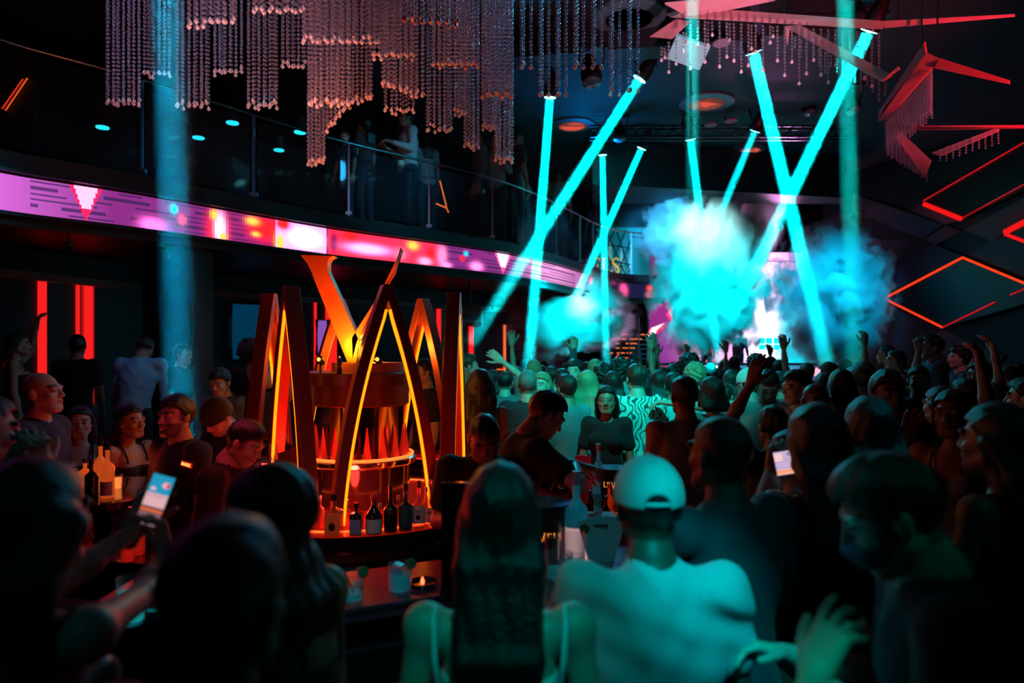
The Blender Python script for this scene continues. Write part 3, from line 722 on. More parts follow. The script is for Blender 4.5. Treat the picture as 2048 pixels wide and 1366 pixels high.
def arch(center, ang, label, H=1.42, halfw=0.29):
    """pointed arch: two box legs, bulging towards the foot, with a light tube inside; plane tangent at angle ang"""
    root = thing('bar_arch', label, 'arch', (center.x, center.y, CZ), ang, 'tall pointed light arches ringed around the bar tower')
    def leg_x(z): # outer half width at height z, curved
        u = z/H
        d = 1-u; return (halfw/0.29)*(0.026 + 0.52*d - 0.21*d*d)
    for sgn in (-1, 1):
        mb = MB(); N = 14; vs = []; fs = []
        for i in range(N+1):
            z = H*i/N; u = z/H
            xo = leg_x(z); wd = 0.060; xi = max(xo-wd, -0.0)
            if i == N: xo, xi = 0.026, 0.0
            for (x, y) in ((xi, -0.045), (xo, -0.045), (xo, 0.045), (xi, 0.045)): vs.append((sgn*x, y, z))
        for i in range(N):
            for k in range(4): fs.append((i*4+k, i*4+(k+1) % 4, (i+1)*4+(k+1) % 4, (i+1)*4+k))
        fs.append((0, 1, 2, 3)); fs.append((N*4+3, N*4+2, N*4+1, N*4))
        mb.add(vs, fs); mb.build('leg', M_ARCHF, root, bevel=0.004)
        path = []
        for i in range(0, 25):
            z = 0.02 + (H-0.17)*i/24; xo = leg_x(z); wd = 0.060
            path.append((sgn*max(0.012, xo-wd-0.012), -0.034, z))
        MB().tube(path, 0.0095, 8).build('light_tube', M_TUBE, root, True)
        # warm lacquered inner lining that carries the tube
        mb = MB(); vs = []; fs = []
        for (x, y, z) in path: vs += [(x+sgn*0.009, -0.043, z), (x+sgn*0.009, 0.043, z), (x+sgn*0.013, 0.043, z), (x+sgn*0.013, -0.043, z)]
        for i in range(len(path)-1):
            for k in range(4): fs.append((i*4+k, i*4+(k+1) % 4, (i+1)*4+(k+1) % 4, (i+1)*4+k))
        mb.add(vs, fs); mb.build('inner_lining', M_COPPER, root)
    return root
r_ = 0.64
for k, (deg, lb) in enumerate(((-64, 'front arch of the bar tower, nearest to the bottle row'), (-4, 'right-hand arch of the bar tower, seen edge-on'), (56, 'back right arch of the bar tower, red behind the front one'), (116, 'back arch of the bar tower, seen through the gold V'), (176, 'left-hand arch of the bar tower, seen edge-on'), (-124, 'front left arch of the bar tower with two bright tubes'))):
    a = R(deg); c = Vector((TC.x + r_*math.cos(a), TC.y + r_*math.sin(a))); ar = a + R(90)
    if deg == -124: c = Vector((-1.35, 4.17)); ar = R(-52)
    arch(c, ar, lb)

# the tower itself
tw = thing('bar_tower', 'round black and red bar tower with mirrored facets and glowing rings', 'bar tower', (TC.x, TC.y, CZ))
c = (0, 0, 0)
MB().lathe([(0.30, 0.0), (0.33, 0.02), (0.335, 0.27), (0.0, 0.27)], n=64).build('lower_drum', mat('drum_gloss', (0.035, 0.02, 0.02), 0.15, coat=0.6), tw, 'auto')
MB().lathe([(0.0, 0.271), (0.37, 0.271), (0.375, 0.285), (0.375, 0.31), (0.36, 0.32), (0.0, 0.32)], n=64).build('shelf', M_CHROME, tw, 'auto')
MB().tube([(0.352*math.cos(2*math.pi*i/48), 0.352*math.sin(2*math.pi*i/48), 0.328) for i in range(48)], 0.0075, 6, closed=True).build('ring_light', M_TUBER, tw, True)
for i in range(48): pass
mb = MB()   # mirrored facet drum: zigzag prisms
n = 18; vs = []; fs = []
for z in (0.325, 0.70):
    for i in range(2*n):
        a = math.pi*i/n; r = 0.245 if i % 2 else 0.29
        vs.append((r*math.cos(a), r*math.sin(a), z))
for i in range(2*n): fs.append((i, (i+1) % (2*n), 2*n+(i+1) % (2*n), 2*n+i))
mb.add(vs, fs); mb.build('facet_drum', mat('facet_mirror', (0.30, 0.2, 0.2), 0.12, 1.0), tw)
for i in range(n):
    a = 2*math.pi*(i+0.5)/n
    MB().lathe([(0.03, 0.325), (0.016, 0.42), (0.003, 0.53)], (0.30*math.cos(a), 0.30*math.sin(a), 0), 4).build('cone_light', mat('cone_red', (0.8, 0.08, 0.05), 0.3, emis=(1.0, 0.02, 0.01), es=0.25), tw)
MB().lathe([(0.0, 0.66), (0.31, 0.66), (0.325, 0.67), (0.325, 0.80), (0.0, 0.80)], n=64).build('upper_drum', mat('upper_drum_paint', (0.10, 0.012, 0.012), 0.4), tw, 'auto')
MB().lathe([(0.0, 0.80), (0.37, 0.80), (0.37, 0.875), (0.36, 0.885), (0.0, 0.885)], n=64).build('top_slab', mat('top_slab_paint', (0.09, 0.02, 0.018), 0.35), tw, 'auto', bevel=0.0)
MB().lathe([(0.0, 0.886), (0.24, 0.886), (0.24, 0.945), (0.0, 0.945)], (0.05, 0, 0), n=48).build('plinth', mat('plinth_red', (0.5, 0.10, 0.06), 0.4), tw, 'auto')

# golden V standing on top
V0 = TC.y; vz = CZ + 0.946
vt = thing('letter_v_sculpture', 'tall golden serif letter V standing on the bar tower', 'sculpture', (TC.x, V0, vz))
def q(px, py): p = P(px, py, V0); return (p.x, V0-0.05, p.z)
yy0 = q(0, 0)
left = [q(606, 511), (q(672, 513)), q(671, 516)]
poly = []
def bez(p0, p1, p2, n=6):
    out = []
    for i in range(n+1):
        t_ = i/n; a = [p0[k]*(1-t_)**2 + 2*p1[k]*t_*(1-t_) + p2[k]*t_*t_ for k in range(3)]; out.append(tuple(a))
    return out
bot = PZ(0, V0)
stem_l = [q(606, 511), q(672, 513)] + bez(q(672, 515), q(654, 517), q(660, 545)) + [q(722, 680)] + [(q(716, 0)[0], V0-0.05, vz), (q(698, 0)[0], V0-0.05, vz)] + bez(q(632, 560), q(622, 528), q(606, 514))
MB().prism(stem_l[::-1], (0, 0.10, 0)).build('thick_stroke', M_GOLD, vt, world=True, bevel=0.003)
MB().prism([q(803, 497), q(806, 500), q(718, 684), (q(708, 0)[0], V0-0.05, vz+0.005), q(706, 676), q(790, 545)], (0, 0.085, 0)).build('thin_stroke', M_GOLD, vt, world=True, bevel=0.003)
# little spot lamps on the top slab
for (x, y, yy, lb) in ((641, 712, 4.42, 'small red spotlight on tower top left of V'), (757, 708, 4.45, 'small red spotlight on tower top right of V')):
    p = P(x, y, yy); zt = CZ+0.885
    t = thing('tower_spotlight', lb, 'spotlight', (p.x, p.y, zt), group='small spotlights on the bar tower')
    MB().lathe([(0.0, -0.043), (0.022, -0.03), (0.026, 0.03), (0.0, 0.03)], (0, 0, 0.075), 14, Matrix.Rotation(R(70), 3, 'X').to_4x4()).build('head', M_DKMETAL, t, True)
    MB().ball((0, -0.043, 0.085), 0.013).build('bulb', emat('spot_bulb', (1.0, 0.22, 0.04), 4.0), t, True)
    MB().tube([(0, 0, 0), (0, 0, 0.06)], 0.008, 8).build('stand', M_BLACK, t)
p = P(679, 718, 4.32); t = thing('microphone_lamp', 'small dark device standing at the front rim of tower top', 'lamp', (p.x, p.y, CZ+0.885))
MB().lathe([(0.0, 0), (0.016, 0), (0.014, 0.03), (0.009, 0.045), (0.016, 0.06), (0.012, 0.085), (0, 0.09)], n=14).build('body', M_BLACK, t, True)
MB().ball((0, 0, 0.095), 0.008).build('tip', M_CHROME, t, True)
lamp('tower_fill_light', 'SPOT', (TC.x+0.02, 4.3, CZ+0.99), (TC.x-0.05, 4.62, 2.6), 60, (1.0, 0.05, 0.012), 0.05, 120, 0.8)  # this and the next: lamps added to brighten the letter and arches
lamp('tower_fill_light', 'POINT', (TC.x-0.02, 4.95, CZ+1.06), (0, 0, 0), 14, (1.0, 0.32, 0.03), 0.06)
lamp('tower_fill_light', 'SPOT', (-0.22, 3.72, 1.12), (-0.75, 4.45, 1.55), 26, (1.0, 0.02, 0.01), 0.05, 80, 0.8)
lamp('tower_fill_light', 'SPOT', (-0.50, 4.5, 1.0), (-0.42, 4.6, 2.4), 16, (1.0, 0.02, 0.01), 0.03, 60, 0.8)
lamp('tower_fill_light', 'POINT', (-1.55, 4.5, 1.25), (0, 0, 0), 16.0, (1.0, 0.03, 0.02), 0.05)
lamp('tower_fill_light', 'POINT', (-1.0, 4.05, 1.15), (0, 0, 0), 9.0, (1.0, 0.03, 0.02), 0.08)
lamp('tower_fill_light', 'POINT', (-1.10, 4.42, 2.02), (0, 0, 0), 3.4, (1.0, 0.50, 0.02), 0.04)
lamp('bar_red_fill', 'POINT', (-1.42, 3.42, 1.85), (0, 0, 0), 3.4, (1.0, 0.06, 0.10), 0.08)  # added red point that brightens the bartenders' faces
lamp('tower_fill_light', 'POINT', (TC.x, 4.65, CZ+0.5), (0, 0, 0), 0.1, (1.0, 0.05, 0.02), 0.05)

# back bar: ring counter under tower (bottles stand on its rim)
bb = thing('back_bar_counter', 'round black back bar under the arches with a steel band', 'counter', (TC.x, TC.y, 0))
MB().lathe([(0.80, 0.0), (0.84, 0.05), (0.86, 0.87), (0.9, 0.89), (0.9, 0.965), (0.0, 0.965)], n=72).build('cabinet', M_BLACKG, bb, 'auto')
MB().lathe([(0.862, 0.815), (0.875, 0.815), (0.875, 0.862), (0.862, 0.862)], n=72).build('steel_band', M_STEEL, bb, 'auto')
MB().tube([(0.80*math.cos(2*math.pi*i/72), 0.80*math.sin(2*math.pi*i/72), 0.973) for i in range(72)], 0.007, 6, closed=True).build('rim_light', emat('rim_light', (1.0, 0.07, 0.01), 4.5), bb, True)
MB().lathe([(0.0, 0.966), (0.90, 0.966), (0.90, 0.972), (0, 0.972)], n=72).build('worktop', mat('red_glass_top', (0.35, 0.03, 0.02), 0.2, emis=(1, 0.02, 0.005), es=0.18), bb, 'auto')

# ------------------------------------------------------------------ island bar counter (ring of straight fronts)
ring = thing('bar_counter', 'long black island bar counter with red glossy top', 'counter', (TC.x, TC.y, 0))
RO, RI = 2.22, 1.76
n = 10; off = R(-84)
def ringpt(r, i): a = off + 2*math.pi*i/n; return (r*math.cos(a), r*math.sin(a))
def ringmesh(r0, r1, z0, z1, skip=()):
    mb = MB()
    for i in range(n):
        if i in skip: continue
        a0, a1 = ringpt(r0, i), ringpt(r0, i+1); b0, b1 = ringpt(r1, i), ringpt(r1, i+1)
        vs = [(a0[0], a0[1], z0), (a1[0], a1[1], z0), (b1[0], b1[1], z0), (b0[0], b0[1], z0), (a0[0], a0[1], z1), (a1[0], a1[1], z1), (b1[0], b1[1], z1), (b0[0], b0[1], z1)]
        mb.add(vs, [(0, 3, 2, 1), (4, 5, 6, 7), (0, 1, 5, 4), (2, 3, 7, 6)])
    return mb
SK = ()
cab = Vector((0.85, 0.3))
def far(r): return r
ringmesh(RI+0.1, RO-0.12, 0.0, 0.985, SK).build('front_panel', M_BLACKG, ring)
ringmesh(RI, RO, 0.985, 1.04, SK).build('worktop', mat('bar_top', (0.5, 0.03, 0.06), 0.22, noise=0.3, nscale=5, stretch=(1, 12, 1)), ring, bevel=0.004)
for (za, zb) in ((1.02, 1.032), (0.82, 0.832), (0.66, 0.672)):
    ringmesh(RO+0.001 if za > 1 else RO-0.12, RO+0.008 if za > 1 else RO-0.105, za, zb, SK).build('steel_edge', M_STEEL, ring)
ringmesh(RI-0.22, RI+0.02, 0.80, 0.84, SK).build('speed_shelf', M_STEEL, ring)
ringmesh(RI-0.03, RI, 0.99, 1.0, SK).build('under_light', emat('under_light', (1.0, 0.03, 0.01), 1.0), ring)
lamp('bar_red_fill', 'POINT', (-0.95, 3.02, 1.28), (0, 0, 0), 2.2, (1.0, 0.02, 0.02), 0.05)  # added point to redden the counter top
# extra serving table along the right of the island, where the ice bucket stands
ext = thing('serving_counter', 'dark glossy serving counter covered with bottles and glasses', 'counter', (0.45, 3.4, 0))
MB().prism([(-0.18-0.45, 2.52-3.4, 0), (0.88-0.45, 2.52-3.4, 0), (0.88-0.45, 4.9-3.4, 0), (0.5-0.45, 4.9-3.4, 0), (0.5-0.45, 3.3-3.4, 0), (-0.18-0.45, 3.1-3.4, 0)], (0, 0, 0.98)).build('cabinet', M_BLACKG, ext)
MB().prism([(-0.22-0.45, 2.46-3.4, 0.98), (0.95-0.45, 2.46-3.4, 0.98), (0.95-0.45, 5.0-3.4, 0.98), (0.42-0.45, 5.0-3.4, 0.98), (0.42-0.45, 3.4-3.4, 0.98), (-0.22-0.45, 3.2-3.4, 0.98)], (0, 0, 0.055)).build('worktop', mat('steel_dark_top', (0.06, 0.09, 0.10), 0.18, 0.3), ext, bevel=0.004)
MB().box((0.93-0.45, 2.46-3.4, 1.036), (0.95-0.45, 5.0-3.4, 1.045)).build('edge_strip', M_STEEL, ext)

# ------------------------------------------------------------------ bottles
BG = 'liquor bottles in a row on the back bar rim'
def bottle(name, label, px, pyb, Y, h, r, glass, style='round', neck=0.28, cap=None, lab=None, lab_z=(0.15, 0.5), text=None, group=None, tcol=None, z=None, square=False, liquid=None, emblem=None):
    p = P(px, pyb, Y); zz = p.z if z is None else z
    if group == BG: r *= 1.25
    t = thing(name, label, 'bottle', (p.x, Y, zz), 0, group)
    nk = r*0.30
    sh = h*(1-neck)                                   # shoulder end
    if style == 'round': prof = [(r*0.9, 0), (r, h*0.02), (r, sh*0.80), (r*0.93, sh*0.87), (r*0.55, sh*0.96), (nk, sh*1.03), (nk, h*0.95), (nk*1.15, h*0.955), (nk*1.15, h)]
    elif style == 'slope': prof = [(r*0.9, 0), (r, h*0.02), (r, sh*0.66), (r*0.8, sh*0.78), (r*0.5, sh*0.93), (nk, sh*1.05), (nk, h)]
    else: prof = [(r*0.9, 0), (r, h*0.02), (r, sh*0.9), (r*0.8, sh*0.97), (nk, sh*1.0), (nk, h)]
    nseg = 4 if square else 24
    Mx = Matrix.Rotation(R(45), 3, 'Z').to_4x4() if square else None
    pr = [(a*(1.25 if square and a > nk*1.2 else 1), b) for a, b in prof]
    MB().lathe(pr, n=nseg, M=Mx).build('glass_body', glass, t, 'auto', bevel=0.006 if square else 0)
    if liquid: MB().lathe([(r*0.92*(1.2 if square else 1), h*0.02), (r*0.92*(1.2 if square else 1), sh*0.75), (0, sh*0.75)], n=nseg, M=Mx).build('liquid', liquid, t, 'auto')
    if cap: MB().lathe([(nk*1.25, h*0.86), (nk*1.3, h*0.865), (nk*1.25, h*1.005), (0, h*1.005)], n=16).build('cap', cap, t, 'auto')
    if lab:
        za, zb = lab_z[0]*h, lab_z[1]*h
        if square: MB().box((-r*0.8, -r*0.9-0.002, za), (r*0.8, -r*0.9+0.001, zb)).build('label', lab, t)
        else:
            rr = r+0.0015; A = [R(-160+140*i/14) for i in range(15)]
            mb = MB(); vs = [(rr*math.cos(a), rr*math.sin(a), zk) for zk in (za, zb) for a in A]
            mb.add(vs, [(i, i+1, 16+i, 15+i) for i in range(14)]); mb.build('label', lab, t, True)
        if text:
            M = Matrix.Translation((0, -r-0.003, (za+zb)/2+ (zb-za)*0.18)) @ Matrix.Rotation(R(90), 4, 'X')
            tx = text_obj('lettering', text, r*0.42, 0.001, tcol or M_BLACK, M, loc=(0, 0, 0)); tx.parent = t
        if emblem:
            MB().ball((0, -r-0.001, za+(zb-za)*0.35), r*0.35, 10, 6, (1, 0.1, 1.3)).build('emblem', emblem, t, True)
    return t
G_CLEAR = film_mat('bottle_clear', (0.9, 0.5, 0.4), 0.10, 0.75, 0.08, (0.95, 0.85, 0.85))
G_DARK = mat('bottle_dark', (0.01, 0.02, 0.015), 0.08, coat=0.4)
G_GREEN = mat('bottle_green', (0.01, 0.06, 0.05), 0.08, coat=0.4)
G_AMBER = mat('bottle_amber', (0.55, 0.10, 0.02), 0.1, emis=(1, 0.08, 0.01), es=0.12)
L_WHITE = mat('label_white', (0.75, 0.72, 0.75), 0.6); L_TEAL = mat('label_teal', (0.35, 0.75, 0.72), 0.5); L_BLUE = mat('label_blue', (0.12, 0.42, 0.6), 0.5); L_ORANGE = mat('label_orange', (0.9, 0.35, 0.08), 0.5)
C_BLK = mat('cap_black', (0.02, 0.02, 0.03), 0.4); C_SIL = mat('cap_silver', (0.5, 0.55, 0.6), 0.3, 0.6); C_RED = mat('cap_red', (0.6, 0.03, 0.03), 0.4)
def rimY(px, r=0.86):
    # near intersection of the column with a circle of radius r round the tower
    k = (px-CX)/F; a = 1+k*k; b = -2*(TC.x*k+TC.y); c_ = TC.x**2+TC.y**2-r*r
    return (-b-math.sqrt(max(0, b*b-4*a*c_)))/(2*a)
zr = 0.9725
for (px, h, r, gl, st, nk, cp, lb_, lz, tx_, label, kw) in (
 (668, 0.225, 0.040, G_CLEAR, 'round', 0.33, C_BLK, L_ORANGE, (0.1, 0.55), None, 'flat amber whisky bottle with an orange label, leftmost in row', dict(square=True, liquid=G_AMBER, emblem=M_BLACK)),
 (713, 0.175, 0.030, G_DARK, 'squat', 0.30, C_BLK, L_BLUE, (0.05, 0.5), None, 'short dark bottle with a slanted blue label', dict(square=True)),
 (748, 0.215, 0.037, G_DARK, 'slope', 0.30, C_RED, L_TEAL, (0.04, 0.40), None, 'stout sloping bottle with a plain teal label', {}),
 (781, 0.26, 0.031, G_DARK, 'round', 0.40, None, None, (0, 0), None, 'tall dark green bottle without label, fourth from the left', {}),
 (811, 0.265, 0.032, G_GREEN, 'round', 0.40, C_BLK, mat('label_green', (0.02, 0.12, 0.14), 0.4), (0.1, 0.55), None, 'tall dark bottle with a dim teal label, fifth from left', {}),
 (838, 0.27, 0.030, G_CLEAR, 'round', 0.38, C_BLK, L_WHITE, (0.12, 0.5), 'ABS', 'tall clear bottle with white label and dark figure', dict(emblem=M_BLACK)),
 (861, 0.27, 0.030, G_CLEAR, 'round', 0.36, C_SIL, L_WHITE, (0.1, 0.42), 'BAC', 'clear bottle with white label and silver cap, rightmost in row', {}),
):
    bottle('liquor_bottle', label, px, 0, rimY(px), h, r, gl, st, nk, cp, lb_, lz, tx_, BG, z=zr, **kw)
# more, dimmer bottles and glasses behind the front row
bk = [(640, 4.02, 0.17, 'short red-lit bottle at the far left end of the row'), (694, 4.0, 0.15, 'small clear bottle behind the blue label bottle'), (760, 3.95, 0.14, 'small clear bottle behind the teal label bottle'), (797, 3.98, 0.18, 'clear bottle behind the two tall dark bottles'), (852, 4.12, 0.2, 'clear bottle between front arch foot and rightmost bottle')]
for (px, Y, h, lb) in bk: bottle('liquor_bottle', lb, px, 0, Y, h, 0.026, G_CLEAR, 'round', 0.35, C_SIL, None, group='small clear bottles behind the front row', z=zr)
# drink-menu / tray cards near the front left arch
t = thing('menu_board', 'dark tilted menu board with white printed card beside the front left arch', 'menu', P(600, 950, 4.0))
Mx = Matrix.Rotation(R(-20), 4, 'Y') @ Matrix.Rotation(R(-18), 4, 'X')
MB().box((-0.10, -0.004, -0.02), (0.09, 0.004, 0.17), Mx).build('board', mat('board_red', (0.12, 0.01, 0.01), 0.3), t)
MB().box((0.035, -0.009, -0.02), (0.088, -0.005, 0.07), Mx).build('card', mat('card_white', (0.8, 0.6, 0.6), 0.6), t)
mb = MB()
for i in range(5): mb.box((0.042, -0.0105, -0.008+i*0.014), (0.08, -0.0095, -0.003+i*0.014), Mx)
mb.build('printed_lines', M_BLACK, t)
t['category'] = 'menu'

# sauce bottles by the front left arch
for (x, y, yy, h, lb) in ((547, 905, 4.35, 0.16, 'pale plastic squeeze bottle left behind the front left arch'), (560, 905, 4.4, 0.15, 'pale plastic squeeze bottle, right of its twin behind the arch'), (566, 860, 4.55, 0.06, 'small white tub behind the front left arch')):
    t = thing('squeeze_bottle' if h > 0.1 else 'plastic_tub', lb, 'bottle' if h > 0.1 else 'tub', (PX(x, yy), yy, 1.32-0.02 if h > 0.1 else 1.38))
    if h > 0.1:
        MB().lathe([(0.028, 0), (0.03, 0.01), (0.03, h*0.65), (0.02, h*0.72), (0, h*0.72)], n=16).build('body', mat('milky_plastic', (0.55, 0.5, 0.5), 0.5), t, 'auto')
        MB().lathe([(0.018, h*0.72), (0.016, h*0.8), (0.005, h*0.85), (0.003, h), (0, h)], n=12).build('nozzle', C_SIL, t, 'auto')
    else:
        MB().lathe([(0.03, 0), (0.036, h), (0.033, h), (0.028, 0.005), (0, 0.005)], n=18).build('body', MATS['milky_plastic'], t, 'auto')
t = thing('bottle_rack', 'dark shelf carrying squeeze bottles behind the front left arch', 'shelf', (PX(556, 4.45), 4.45, 0.972))
MB().box((-0.09, -0.12, 0.31), (0.09, 0.14, 0.328)).build('shelf_board', M_BLACKG, t)
for sx in (-1, 1): MB().box((sx*0.08-0.01, -0.1, 0.0), (sx*0.08+0.01, 0.12, 0.31)).build('side', M_BLACKG, t)
MB().box((-0.06, 0.04, 0.329), (0.07, 0.13, 0.405)).build('step', M_BLACKG, t)

# ------------------------------------------------------------------ glasses and things on the near counter
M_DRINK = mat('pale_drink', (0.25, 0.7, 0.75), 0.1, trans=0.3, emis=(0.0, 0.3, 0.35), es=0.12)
M_LIME = mat('lime_green', (0.05, 0.12, 0.03), 0.4)
def tumbler(label, px, pyb, Y, h=0.10, r=0.04, drink=0.35, ice=0, straw=False, lime=False, dm=None, group=None, zz=None, name='tumbler_glass'):
    p = P(px, pyb, Y); z = p.z if zz is None else zz
    t = thing(name, label, 'glass', (p.x, Y, z), 0, group)
    MB().lathe([(0, 0.0), (r*0.88, 0.0), (r*0.92, 0.004), (r, h), (r-0.002, h), (r*0.86, 0.012), (0, 0.012)], n=28).build('glass_body', M_GLASS, t, 'auto')
    if drink: MB().lathe([(r*0.84, 0.013), (r*(0.86+0.1*drink), 0.013+h*drink), (0, 0.013+h*drink)], n=24).build('drink', dm or M_DRINK, t, 'auto')
    for i in range(ice):
        a = i*2.2; Mi = Matrix.Translation((0.4*r*math.cos(a), 0.4*r*math.sin(a), 0.02+h*(0.3+0.2*i))) @ Matrix.Rotation(a, 4, 'Z') @ Matrix.Rotation(0.5*i+0.3, 4, 'X')
        MB().box((-r*0.42,)*3, (r*0.42,)*3, Mi).build('ice_cube', M_ICE, t, bevel=0.004)
    if straw: MB().tube([(0.01, 0, 0.02), (-r*0.8, 0, h*1.15)], 0.0025, 6).build('straw', M_BLACK, t)
    if lime:
        MB().lathe([(0, -0.004), (0.02, -0.004), (0.022, 0), (0.02, 0.004), (0, 0.004)], (r*0.9, -0.005, h), 20, Matrix.Rotation(R(75), 3, 'X').to_4x4()).build('lime_slice', M_LIME, t, 'auto')
    return t
ZB = 1.041
tumbler('short glass with pale drink and black straw on red counter', 705, 0, 2.60, 0.115, 0.046, 0.22, 1, True, True, zz=ZB)
tumbler('tumbler packed with ice cubes and lime slice on the red counter', 800, 0, 2.70, 0.115, 0.048, 0.5, 3, False, True, zz=ZB)
tumbler('small round glass lit red at the left end of counter', 641, 0, 2.86, 0.05, 0.032, 0.5, 0, False, False, mat('red_drink', (0.6, 0.05, 0.04), 0.2, emis=(1, 0.05, 0.03), es=0.3), zz=ZB, name='votive_glass')
t = thing('ashtray', 'low black tray with a tiny flame light on the counter', 'tray', (PX(845, 2.78), 2.78, ZB))
MB().lathe([(0, 0), (0.055, 0), (0.06, 0.02), (0.056, 0.02), (0.05, 0.006), (0, 0.006)], n=28).build('bowl', M_BLACKG, t, 'auto')
MB().lathe([(0.006, 0.006), (0.009, 0.016), (0.003, 0.034), (0, 0.036)], n=10).build('flame', emat('flame', (1.0, 0.1, 0.03), 5.0), t, True)
# drinks beside the centre woman
tumbler('tall stemless glass with ice left of the long-haired woman', 915, 0, 2.86, 0.15, 0.052, 0.6, 2, zz=1.041)
tumbler('clear faceted tumbler right of the long-haired woman', 1118, 0, 2.86, 0.115, 0.06, 0.3, 1, zz=1.036)
tumbler('slim dark cocktail glass right of the long-haired woman', 1104, 0, 3.02, 0.16, 0.036, 0.8, 0, False, False, mat('dark_drink', (0.08, 0.03, 0.02), 0.2), zz=1.036, name='highball_glass')
tumbler('wide glass with lime slices in front of the frosted bottle', 1146, 0, 2.92, 0.20, 0.055, 0.15, 0, False, True, zz=1.036, name='highball_glass')
tumbler('low clear glass beside the fanned paper menu', 1210, 0, 2.75, 0.08, 0.046, 0.3, 1, zz=1.036)
tumbler('small glass standing behind the frosted bottle', 1172, 0, 3.3, 0.10, 0.036, 0.3, 1, zz=1.036)
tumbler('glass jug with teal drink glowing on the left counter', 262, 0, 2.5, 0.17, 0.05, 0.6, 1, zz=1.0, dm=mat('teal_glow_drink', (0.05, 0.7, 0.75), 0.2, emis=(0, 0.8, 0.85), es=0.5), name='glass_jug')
# martini glass in front of bottle
p = P(1150, 0, 2.78); t = thing('martini_glass', 'small stemmed cocktail glass in front of the frosted bottle', 'glass', (p.x, 2.78, 1.036))
MB().lathe([(0, 0), (0.03, 0.0), (0.03, 0.003), (0.004, 0.008), (0.003, 0.07), (0.04, 0.13), (0.039, 0.13), (0.002, 0.075), (0, 0.075)], n=28).build('glass_body', M_GLASS, t, 'auto')
# frosted bottle with pink lit label picture
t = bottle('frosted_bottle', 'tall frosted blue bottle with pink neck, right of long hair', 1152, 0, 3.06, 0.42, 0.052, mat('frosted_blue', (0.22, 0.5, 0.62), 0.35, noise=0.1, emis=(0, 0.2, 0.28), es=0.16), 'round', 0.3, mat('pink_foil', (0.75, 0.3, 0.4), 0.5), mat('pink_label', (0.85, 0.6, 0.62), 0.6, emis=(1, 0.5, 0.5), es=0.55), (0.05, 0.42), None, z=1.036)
mb = MB()
for (a, b) in (((-0.02, 0.15), (0.0, 0.125)), ((0.02, 0.15), (0.0, 0.125)), ((0.0, 0.125), (0.0, 0.03)), ((-0.022, 0.135), (0.022, 0.135))): mb.tube([(a[0], -0.0475, a[1]), (b[0], -0.0475, b[1])], 0.0025, 5)
mb.build('label_drawing', M_BLACK, t)
# second, darker small bottle behind
bottle('dark_bottle', 'slim navy bottle with a pink tip behind the frosted bottle', 1141, 0, 3.42, 0.36, 0.026, mat('navy_glass', (0.02, 0.05, 0.12), 0.2), 'round', 0.35, C_RED, None, z=1.036)
# paper menus fanned in a stand
t = thing('paper_menu_fan', 'fanned white paper menus in a clear stand behind the cap man', 'menu', (PX(1203, 3.0), 3.0, 1.036))
for i, a in enumerate((-16, -5, 6, 17)):
    MB().box((-0.045, -0.002+i*0.006, 0.0), (0.045, 0.0+i*0.006, 0.23), Matrix.Rotation(R(a), 4, 'Y')).build('menu_card', mat('paper', (0.55, 0.75, 0.75), 0.7, noise=0.08, nscale=30), t)
MB().lathe([(0.05, 0), (0.06, 0.05), (0.057, 0.05), (0.047, 0.004), (0, 0.004)], n=24).build('holder', M_GLASS, t, 'auto')
mb = MB()
for k in range(5): mb.box((-0.032+k*0.013, -0.004, 0.185), (-0.023+k*0.013, -0.0025, 0.2))
mb.build('printed_heading', M_BLACK, t)
# black menu holder in front of centre woman
t = thing('tabletop_sign_holder', 'upright black sign holder with steel top edge left of long hair', 'sign holder', (PX(928, 2.72), 2.72, 1.041))
MB().box((-0.09, -0.008, 0.0), (0.16, 0.008, 0.43)).build('board', M_BLACKG, t)
MB().box((-0.09, -0.01, 0.425), (0.16, 0.01, 0.433)).build('steel_edge', M_CHROME, t)
MB().box((-0.09, -0.05, 0.0), (0.16, 0.05, 0.012)).build('base', M_BLACKG, t)
# ice bucket near the centre: open rim
def bucket(label, px, Y, z, h, r, text=None):
    t = thing('ice_bucket', label, 'ice bucket', (PX(px, Y), Y, z))
    MB().lathe([(0, 0), (r*0.72, 0), (r*0.74, 0.01), (r, h), (r*1.04, h), (r*1.04, h-0.006), (r*0.99, h-0.006)], n=40).build('shell', mat('bucket_black', (0.012, 0.012, 0.014), 0.25), t, 'auto')
    MB().lathe([(0, 0.012), (r*0.70, 0.012), (r*0.96, h-0.002), (r*1.04, h+0.001)], n=40).build('liner', mat('bucket_liner', (0.2, 0.3, 0.34), 0.25, 0.5), t, 'auto')
    if text:
        rr = r*0.90+0.003; zc = h*0.5
        # bend lettering round the front
        mb = MB(); tmp = text_obj('lettering', text, 0.034, 0.0015, emat('orange_letters', (1.0, 0.3, 0.04), 1.6), Matrix.Identity(4), loc=(0, 0, 0), spacing=1.25)
        for v in tmp.data.vertices:
            x, y, zz = v.co; zq = zc+y; ra = r*(0.74+0.26*zq/h)+0.002+zz; a = -math.pi/2 + x/ra
            v.co = (ra*math.cos(a), ra*math.sin(a), zq)
        tmp.parent = t
    return t
bucket('black ice bucket with glowing orange club lettering on far counter', 1227, 4.45, 1.036, 0.20, 0.105, 'LEVELS')
bucket('open black ice bucket with a steel-grey liner beside the long hair', 1090, 3.12, 1.036, 0.27, 0.115, 'LEVELS')
bottle('tall_bottle', 'tall pale blue bottle with red cap beside the lettered bucket', 1197, 0, 4.6, 0.33, 0.042, mat('pale_blue_glass', (0.2, 0.45, 0.6), 0.15, emis=(0, 0.16, 0.25), es=0.2), 'round', 0.36, C_SIL, None, z=1.036)
